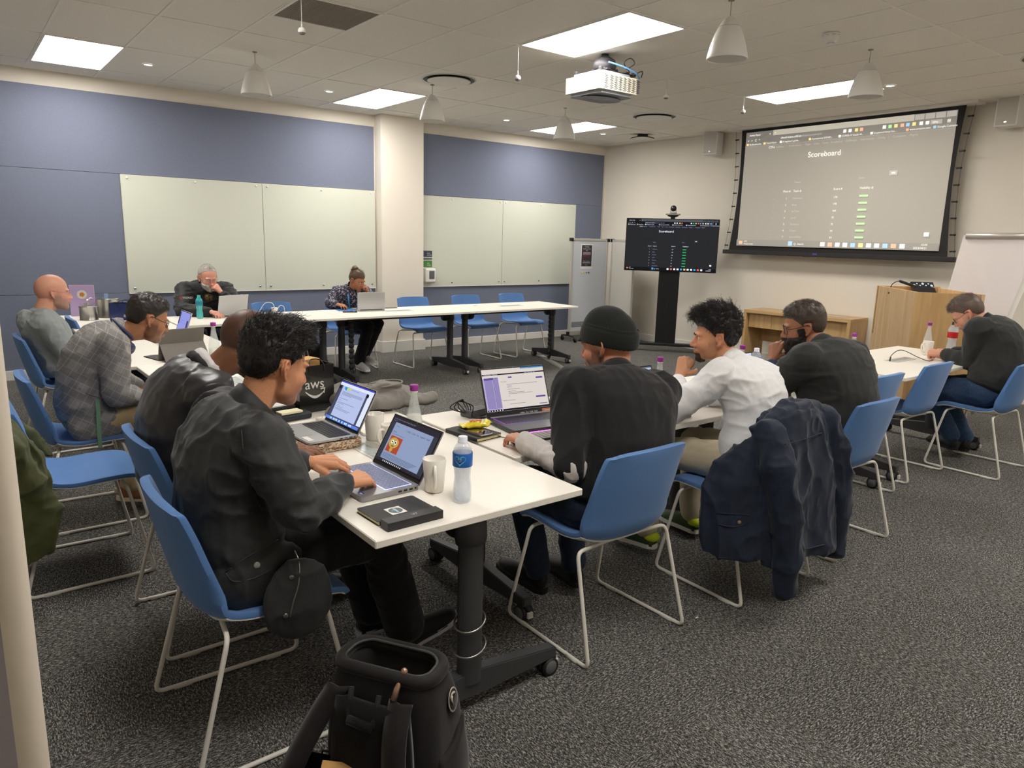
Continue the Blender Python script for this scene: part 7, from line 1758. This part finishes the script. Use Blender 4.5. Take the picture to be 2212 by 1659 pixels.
# --- man with the black beard and charcoal top
person(dict(id='P9', seed=97, label='person with short brown hair, black beard and glasses in a charcoal top, seen from behind', face=90, hip=(1.10,-5.385,.590), neck=(1.105,-5.265,1.020), head=(1.098,-5.155,1.140), look=(130,-12,0), hs=1.03, bulk=1.25, belly=1.08, neckr=1.15,
  skin=(164,112,84), red=(160,92,72), lip=(140,84,76), vox=.0045, bow=.08, gaze=-5,
  L=dict(wrist=(1.000,-5.045,.940), elbow=(.905,-5.115,.805), hdir=(.35,.05,.85), back=(-.75,-.2,.4), pose='loose'), R=dict(wrist=(1.22,-4.98,.795), elbow=(1.40,-5.12,.79), hdir=(-.9,.4,0), back=(0,0,1), pose='relax'),
  LL=dict(ankle=(.95,-4.98,.11), toe=95), LR=dict(ankle=(1.25,-4.98,.11), toe=85), top=dict(name='charcoal_top', mat=C_CHAR, cuff=.05, end=.15, amp=.013, fs=9, vox=.008, ease=.024, stretch=(.7,.7,1.5)),
  cuffs=[(1, .0, .80, (.052,.040), C_NAVYS, 'forearm_sleeve'), (-1, .0, .92, (.052,.040), C_NAVYS, 'forearm_sleeve')], collar=dict(h=.038, r=1.12, gap=25), legs=dict(mat=C_DJEAN), shoe=SH_BLK,
  beard=dict(col=(36,28,24), t=.012), hair=dict(top=.020, side=.005, front=.006, rough=.2, nscale=70, n=3000, len=.014, r=.0007, lift=.35, col=(66,54,46), comb=(.9,.1,.2), nape=-.062), glasses=dict(col=(22,20,20), r=.0016, size=(.052,.038))))
# --- man in jeans at the right
person(dict(id='P10', seed=103, label='person with short greying hair and glasses in a charcoal jacket and blue jeans', face=92, hip=(3.355,-5.36,.590), neck=(3.470,-5.225,1.030), head=(3.425,-5.110,1.112), look=(108,-40,0), hs=1.02, bulk=1.15, neckr=1.1,
  skin=(208,150,124), red=(206,118,98), lip=(176,106,96), stubble=((150,128,116),.4), vox=.0045, bow=.10,
  L=dict(wrist=(3.375,-5.00,.795), elbow=(3.29,-5.225,.775), hdir=(-.08,.98,-.02), back=(-.5,.1,.8), pose='fist'), R=dict(wrist=(3.56,-4.99,.795), elbow=(3.74,-5.18,.79), hdir=(-.4,.9,0), back=(0,0,1), pose='fist'),
  LL=dict(knee=(3.22,-4.99,.53), ankle=(3.36,-5.14,.17), toe=60), LR=dict(knee=(3.50,-4.97,.53), ankle=(3.52,-5.18,.14), toe=30), top=dict(name='charcoal_jacket', mat=C_CHAR, cuff=.042, end=.90, amp=.013, fs=9, vox=.008, ease=.024),
  collar=dict(h=.045, r=1.14, gap=28, stand=1), legs=dict(mat=C_JEAN), shoe=SH_BLK, brow=(70,56,48), hair=dict(top=.020, side=.006, front=.012, rough=.25, nscale=60, n=2400, len=.018, r=.0007, lift=.4, col=(96,80,70), comb=(1,0,.1), nape=-.058), glasses=dict(col=(30,28,30), r=.0013, size=(.048,.030))))
# ================================================================ coats and bags
def slabp(bm, pts, th, seg=1):
    """thick cloth sheet through a grid of points (rows of equal length)"""
    R_ = len(pts); C = len(pts[0]); nr = [[None]*C for _ in range(R_)]
    for i in range(R_):
        for j in range(C):
            a = Vector(pts[min(i+1,R_-1)][j])-Vector(pts[max(i-1,0)][j]); b = Vector(pts[i][min(j+1,C-1)])-Vector(pts[i][max(j-1,0)]); nr[i][j] = a.cross(b).normalized()
    A_ = [[bm.verts.new(Vector(pts[i][j])+nr[i][j]*th/2) for j in range(C)] for i in range(R_)]; B_ = [[bm.verts.new(Vector(pts[i][j])-nr[i][j]*th/2) for j in range(C)] for i in range(R_)]
    for i in range(R_-1):
        for j in range(C-1): bm.faces.new((A_[i][j], A_[i][j+1], A_[i+1][j+1], A_[i+1][j])); bm.faces.new((B_[i][j], B_[i+1][j], B_[i+1][j+1], B_[i][j+1]))
    for i in range(R_-1): bm.faces.new((A_[i][0], A_[i+1][0], B_[i+1][0], B_[i][0])); bm.faces.new((A_[i][-1], B_[i][-1], B_[i+1][-1], A_[i+1][-1]))
    for j in range(C-1): bm.faces.new((A_[0][j], B_[0][j], B_[0][j+1], A_[0][j+1])); bm.faces.new((A_[-1][j], A_[-1][j+1], B_[-1][j+1], B_[-1][j]))
def drape(rows, n=5):
    """smooths a coarse grid of points into a finer one"""
    R1 = [spline(r, n) for r in rows]; return [list(c) for c in zip(*[spline(list(c), n) for c in zip(*R1)])]
# navy jacket over the chair back
cx, cyb = .283, -5.665
t = None
M_NAVY = cloth('navy_twill', (30,38,54), .75, 40, .14, bump=(200,.3,.0015), spec=.3)
bm = BM()
X = lambda u, y, z: V(cx+u, y, z)
# back panel: hangs behind the chair
slabp(bm, drape([[X(-.24,-5.63,.80), X(-.12,-5.66,.862), X(0,-5.665,.872), X(.12,-5.66,.862), X(.24,-5.63,.80)], [X(-.27,-5.665,.70), X(-.13,-5.70,.72), X(0,-5.70,.72), X(.14,-5.70,.72), X(.27,-5.665,.70)],
   [X(-.28,-5.68,.52), X(-.13,-5.72,.52), X(.01,-5.71,.53), X(.16,-5.73,.52), X(.29,-5.68,.52)], [X(-.27,-5.69,.34), X(-.13,-5.75,.34), X(.02,-5.72,.35), X(.17,-5.75,.33), X(.30,-5.69,.33)], [X(-.25,-5.70,.225), X(-.12,-5.76,.215), X(.02,-5.73,.215), X(.18,-5.76,.20), X(.31,-5.70,.19)]], 4), .030)
# front flaps folded round the sides of the chair
slabp(bm, drape([[X(-.22,-5.62,.83), X(-.27,-5.60,.76), X(-.27,-5.52,.70)], [X(-.28,-5.65,.60), X(-.37,-5.60,.60), X(-.41,-5.50,.60)], [X(-.27,-5.68,.42), X(-.39,-5.62,.42), X(-.45,-5.52,.42)], [X(-.25,-5.70,.26), X(-.38,-5.64,.27), X(-.45,-5.54,.29)]], 4), .032)
slabp(bm, drape([[X(.22,-5.62,.83), X(.26,-5.58,.76), X(.25,-5.50,.72)], [X(.28,-5.64,.60), X(.33,-5.58,.60), X(.32,-5.50,.60)], [X(.29,-5.66,.40), X(.35,-5.60,.40), X(.34,-5.52,.42)], [X(.30,-5.68,.25), X(.36,-5.62,.26), X(.35,-5.54,.30)]], 4), .032)
# shoulders and collar over the top edge
tube(bm, spline([X(-.26,-5.60,.80), X(-.16,-5.63,.86), X(-.05,-5.64,.880), X(.06,-5.64,.880), X(.17,-5.63,.865), X(.26,-5.60,.80)], 4), .026, 10)
slabp(bm, drape([[X(-.16,-5.61,.875), X(-.06,-5.60,.905), X(.05,-5.60,.900), X(.13,-5.61,.875)], [X(-.17,-5.655,.845), X(-.06,-5.675,.855), X(.05,-5.675,.855), X(.15,-5.655,.845)]], 4), .018)
slabp(bm, drape([[X(-.20,-5.58,.85), X(0,-5.56,.86), X(.20,-5.58,.85)], [X(-.20,-5.55,.70), X(0,-5.53,.70), X(.20,-5.55,.70)]], 3), .024)
# sleeves
taper(bm, [X(-.22,-5.66,.80), X(-.235,-5.72,.66), X(-.215,-5.765,.46), X(-.19,-5.775,.28), X(-.175,-5.775,.135)], [.066,.072,.066,.058,.050], 18)
taper(bm, [X(.23,-5.64,.80), X(.27,-5.69,.66), X(.30,-5.72,.46), X(.315,-5.725,.28), X(.32,-5.72,.175)], [.062,.070,.062,.054,.047], 18)
m_ = remesh(bm, .0062, 2, 'navy_jacket'); folds(m_, .016, 9, 61, None, (1.2,1.2,.8)); jk = obj('navy_jacket', m_, M_NAVY, smooth=True)
tag(jk, 'dark navy padded jacket hung over a chair back', 'jacket')
Ms_ = mat('navy_seam', (28,36,54), .7)
strip_on(jk, jk, [(1695,960), (1740,948), (1775,935)], .0022, Ms_, 'yoke_seam'); strip_on(jk, jk, [(1548,1108), (1580,1110), (1618,1112)], .0028, Ms_, 'pocket_flap'); strip_on(jk, jk, [(1550,1132), (1583,1138), (1616,1130)], .0028, Ms_, 'pocket_flap')
strip_on(jk, jk, [(1552,1205), (1590,1212), (1632,1206)], .003, Ms_, 'hem_seam'); strip_on(jk, jk, [(1700,1192), (1740,1186), (1780,1176)], .003, Ms_, 'hem_seam')
p, n = by_pixel(jk, 1597, 1128); button(jk, p, n, .0085, mat('snap_brass', (150,130,104), .4, metal=.7), 'snap_button')
# olive coat on the empty chair at the left edge
bm = BM(); ox, oy = -2.275, -3.54
X = lambda x, y, z: V(ox+x, oy+y, z)
slabp(bm, drape([[X(-.27,.27,.72), X(-.29,.12,.86), X(-.30,0,.88), X(-.29,-.12,.86), X(-.27,-.27,.72)], [X(-.33,.30,.56), X(-.36,.12,.62), X(-.36,0,.64), X(-.36,-.12,.62), X(-.33,-.30,.56)], [X(-.34,.30,.34), X(-.39,.1,.38), X(-.38,0,.38), X(-.39,-.14,.38), X(-.34,-.32,.34)], [X(-.33,.28,.16), X(-.39,.1,.16), X(-.38,0,.16), X(-.39,-.14,.15), X(-.33,-.32,.15)]], 4), .034)
slabp(bm, drape([[X(-.26,-.20,.84), X(-.18,-.26,.74), X(-.10,-.25,.64)], [X(-.30,-.28,.60), X(-.19,-.33,.55), X(-.07,-.31,.50)], [X(-.31,-.31,.40), X(-.19,-.37,.38), X(-.06,-.34,.37)], [X(-.31,-.31,.20), X(-.21,-.37,.20), X(-.11,-.35,.24)]], 4), .034)
slabp(bm, drape([[X(-.26,.20,.84), X(-.17,.25,.72), X(-.08,.24,.60)], [X(-.24,.22,.66), X(-.14,.25,.56), X(-.02,.24,.485)]], 4), .030)
tube(bm, spline([X(-.25,-.24,.80), X(-.27,-.10,.88), X(-.27,.10,.88), X(-.25,.24,.80)], 4), .030, 10)
taper(bm, [X(-.26,-.24,.80), X(-.20,-.32,.68), X(-.16,-.33,.56), X(-.14,-.32,.44)], [.055,.060,.056,.048], 16)
m_ = remesh(bm, .007, 2, 'olive_coat'); folds(m_, .022, 9, 71); oc = obj('olive_coat', m_, cloth('olive_nylon', (74,78,44), .6, 25, .18, bump=(60,.3,.003), spec=.35), smooth=True); tag(oc, 'olive green coat hung over the empty chair at the left edge', 'coat')
# grey wool coat lying on the table behind the paper bag
bm = BM()
for c, r, a in (((-.93,-4.17,.785),(.17,.10,.045),.3), ((-1.02,-4.10,.80),(.12,.10,.05),-.4), ((-.80,-4.24,.775),(.10,.07,.034),.2), ((-1.10,-4.02,.79),(.12,.09,.045),.9), ((-.86,-4.02,.775),(.12,.08,.035),-.2), ((-1.18,-4.22,.762),(.10,.04,.022),.1), ((-.98,-4.12,.835),(.12,.05,.024),-.5)): ellip(bm, c, r, Matrix.Rotation(a, 3, 'Z'), 20, 12)
m_ = remesh(bm, .006, 2, 'wool_coat'); folds(m_, .022, 10, 5); P_ = verts_np(m_); P_[:,2] = np.maximum(P_[:,2], TZ+.001); set_verts(m_, P_)
gc = obj('wool_coat', m_, cloth('grey_wool', (128,124,118), .95, 900, .3, bump=(500,.5,.002)), smooth=True); tag(gc, 'grey wool coat lying folded on the table behind the silver laptop', 'coat')
bm = BM(); tube(bm, spline([(-.98,-4.18,.845), (-.90,-4.22,.862), (-.86,-4.16,.865), (-.92,-4.10,.862), (-1.02,-4.12,.855)], 6), .004, 8); obj('drawstring', bm, mat('cord_grey', (142,136,128), .8), gc)
# backpack in the foreground
BP = basis((-1.80,-5.80,0), V(.535,-.845,0), V(.845,.535,0), (0,0,1)) @ Matrix.Diagonal((1,1,1.07,1))     # x across, y away from the camera, z up
t = thing('backpack', 'open black backpack with a round silver emblem in the foreground', 'backpack'); t.matrix_world = BP
M_BP = cloth('black_ballistic', (34,32,32), .75, 60, .12, bump=(700,.4,.001)); M_BPD = cloth('black_mesh_foam', (22,22,23), .9, 300, .2)
bm = BM(); rows = []
for z, w_, d0, d1 in ((.0,.135,-.07,.10), (.02,.155,-.085,.125), (.12,.165,-.09,.145), (.25,.165,-.088,.140), (.36,.158,-.082,.118), (.42,.148,-.074,.095), (.455,.136,-.066,.072)):
    rows.append([(x, y+(d0+d1)/2, z+(.012 if z > .4 else 0)*math.sin(PI*(x+.17)/.34)) for x, y in rrect(w_*2, d1-d0, .055, 6)])
vs = [[bm.verts.new(p) for p in r] for r in rows]
for i in range(len(vs)-1):
    for k in range(len(vs[0])): bm.faces.new((vs[i][k], vs[i][(k+1) % len(vs[0])], vs[i+1][(k+1) % len(vs[0])], vs[i+1][k]))
bm.faces.new(vs[0][::-1])
inn = [bm.verts.new((v.co.x*.86, v.co.y*.80+.0, v.co.z-.012)) for v in vs[-1]]; low = [bm.verts.new((v.co.x*.80, v.co.y*.7, .30)) for v in vs[-1]]; n_ = len(inn)
for k in range(n_): bm.faces.new((vs[-1][k], vs[-1][(k+1) % n_], inn[(k+1) % n_], inn[k])); bm.faces.new((inn[k], inn[(k+1) % n_], low[(k+1) % n_], low[k]))
bm.faces.new(low); bmesh.ops.recalc_face_normals(bm, faces=bm.faces); bmesh.ops.subdivide_edges(bm, edges=bm.edges, cuts=1, use_grid_fill=True)
obj('body', bm, M_BP, t, smooth=True)
bm = BM(); top = [V(x*.99, y*.99, .470+.010*math.sin(PI*(x+.15)/.30)) for x, y in rrect(.272, .128, .050, 8)]
tube(bm, [V(p.x, p.y+.004, p.z-.010) for p in top], .016, 10, closed=True); obj('padded_rim', bm, M_BP, t, smooth=True)
bm = BM(); tube(bm, [V(p.x*.90, p.y*.86, p.z+.002) for p in top], .0042, 8, closed=True); obj('zip', bm, mat('zip_dark', (54,58,56), .5), t)
bm = BM(); ellip(bm, (.066,-.052,.482), (.009,.009,.010)); tube(bm, [(.066,-.060,.476), (.060,-.080,.452), (.056,-.088,.428)], [.0042,.0075,.0085], 8); obj('zip_pull', bm, mat('copper_pull', (178,142,120), .35, metal=.7), t)
bm = BM(); slabp(bm, drape([[(-.10,-.093,.41), (0,-.102,.41), (.10,-.093,.41)], [(-.115,-.100,.25), (0,-.108,.25), (.115,-.100,.25)], [(-.105,-.094,.06), (0,-.104,.06), (.105,-.094,.06)]], 3), .022); obj('back_padding', bm, M_BPD, t, smooth=True)
for s in (-1, 1):
    bm = BM(); q = .055
    if s > 0: pts = [(.075,-.088,.425), (.080,-.130,.36), (.088,-.150,.26), (.100,-.145,.15), (.110,-.115,.05)]
    else: pts = [(-.105,-.085,.425), (-.150,-.120,.34), (-.190,-.165,.24), (-.220,-.175,.13), (-.200,-.14,.04)]
    sp_ = spline(pts, 5); slabp(bm, [[p+V(-.030,0,0)+V(0,.006,0), p+V(0,-.004,0), p+V(.030,0,0)+V(0,.006,0)] for p in sp_], .014); obj('shoulder_strap', bm, M_BP, t, smooth=True)
bm = BM(); tube(bm, arc([(-.062,-.090,.435), (-.060,-.112,.365), (.012,-.116,.360), (.016,-.090,.430)], .015), .007, 8); obj('grab_handle', bm, M_BP, t, smooth=True)
bm = BM(); tube(bm, [(-.058,-.115,.366), (.010,-.118,.362)], .012, 10); obj('handle_grip', bm, M_BPD, t, smooth=True)
bm = BM(); slabp(bm, drape([[(.158,-.05,.27), (.170,.02,.28), (.158,.09,.31)], [(.176,-.05,.15), (.188,.02,.15), (.172,.10,.16)], [(.164,-.04,.02), (.176,.02,.02), (.160,.09,.02)]], 4), .018); obj('side_pocket', bm, M_BP, t, smooth=True)
Me_ = basis((.148,.035,.395), V(-.2,.98,0).normalized(), (0,0,1), (.96,.22,.15)); Me_ = basis((.1605,.030,.385), (0,1,0), V(-.16,0,.98).normalized(), V(.98,0,.16).normalized())
bm = BM(); lathe(bm, [(.0,.002), (.0255,.002), (.027,.0)], 28, Me_ @ Matrix.Scale(1.15, 4, (0,1,0)), 1); lathe(bm, [(.0225,.0028), (.0255,.0030), (.0262,.002)], 28, Me_ @ Matrix.Scale(1.15, 4, (0,1,0)), 0)
for k in range(5):
    a = .5+k*.42; tube(bm, [Me_ @ V(.018*math.cos(a+u*.9)*(1-.35*u), .020*math.sin(a+u*.9)*(1-.35*u), .0035) for u in (0,.33,.66,1)], [.0006,.0022,.0018,.0005], 5, mi=0)
tube(bm, [Me_ @ V(-.004,.012,.0035), Me_ @ V(-.010,.002,.0035), Me_ @ V(-.004,-.012,.0035)], [.002,.0032,.001], 5, mi=0)
obj('round_emblem', bm, [mat('emblem_silver', (196,184,168), .35, metal=.5), M_BPD], t)
# small black gift bag with a kraft box, bottom of the picture
q = math.degrees(math.atan2(-.845, .535))
t = carrier('small open black bag with cord handles at the bottom edge', -1.985, -5.775, q+8, .135, .115, .245, mat('matt_black_paper', (26,25,25), .7), z=.003)
t = thing('kraft_box', 'kraft box standing tilted inside the small black bag', 'box', (-1.975, -5.785, .10), math.radians(q+25)); t.rotation_euler = (.12, .16, math.radians(q+25))
bm = BM(); box(bm, -.040, .045, -.032, .032, .02, .165, .001); obj('box', bm, M_KRAFT, t)
# black rucksack on the floor beyond, under the far tables
bm = BM(); ellip(bm, (0,0,.20), (.16,.11,.20), None, 20, 14); ellip(bm, (.02,-.06,.14), (.12,.07,.13), None, 16, 12); box(bm, -.14,.14,-.09,.09,.004,.2)
m_ = remesh(bm, .012, 4, 'rucksack'); P_ = verts_np(m_); P_[:,2] = np.maximum(P_[:,2], .003); set_verts(m_, P_); folds(m_, .012, 9, 3); P_ = verts_np(m_); P_[:,2] = np.maximum(P_[:,2], .002); set_verts(m_, P_)
o = obj('rucksack', m_, M_BP, smooth=True); o.location = (.50, .28, 0); tag(o, 'soft black rucksack on the floor under the far tables', 'rucksack')
bm = BM(); tube(bm, arc([(-.05,-.02,.385), (-.04,-.03,.43), (.04,-.03,.43), (.05,-.02,.385)], .02), .006, 8); obj('grab_loop', bm, M_BP, o)
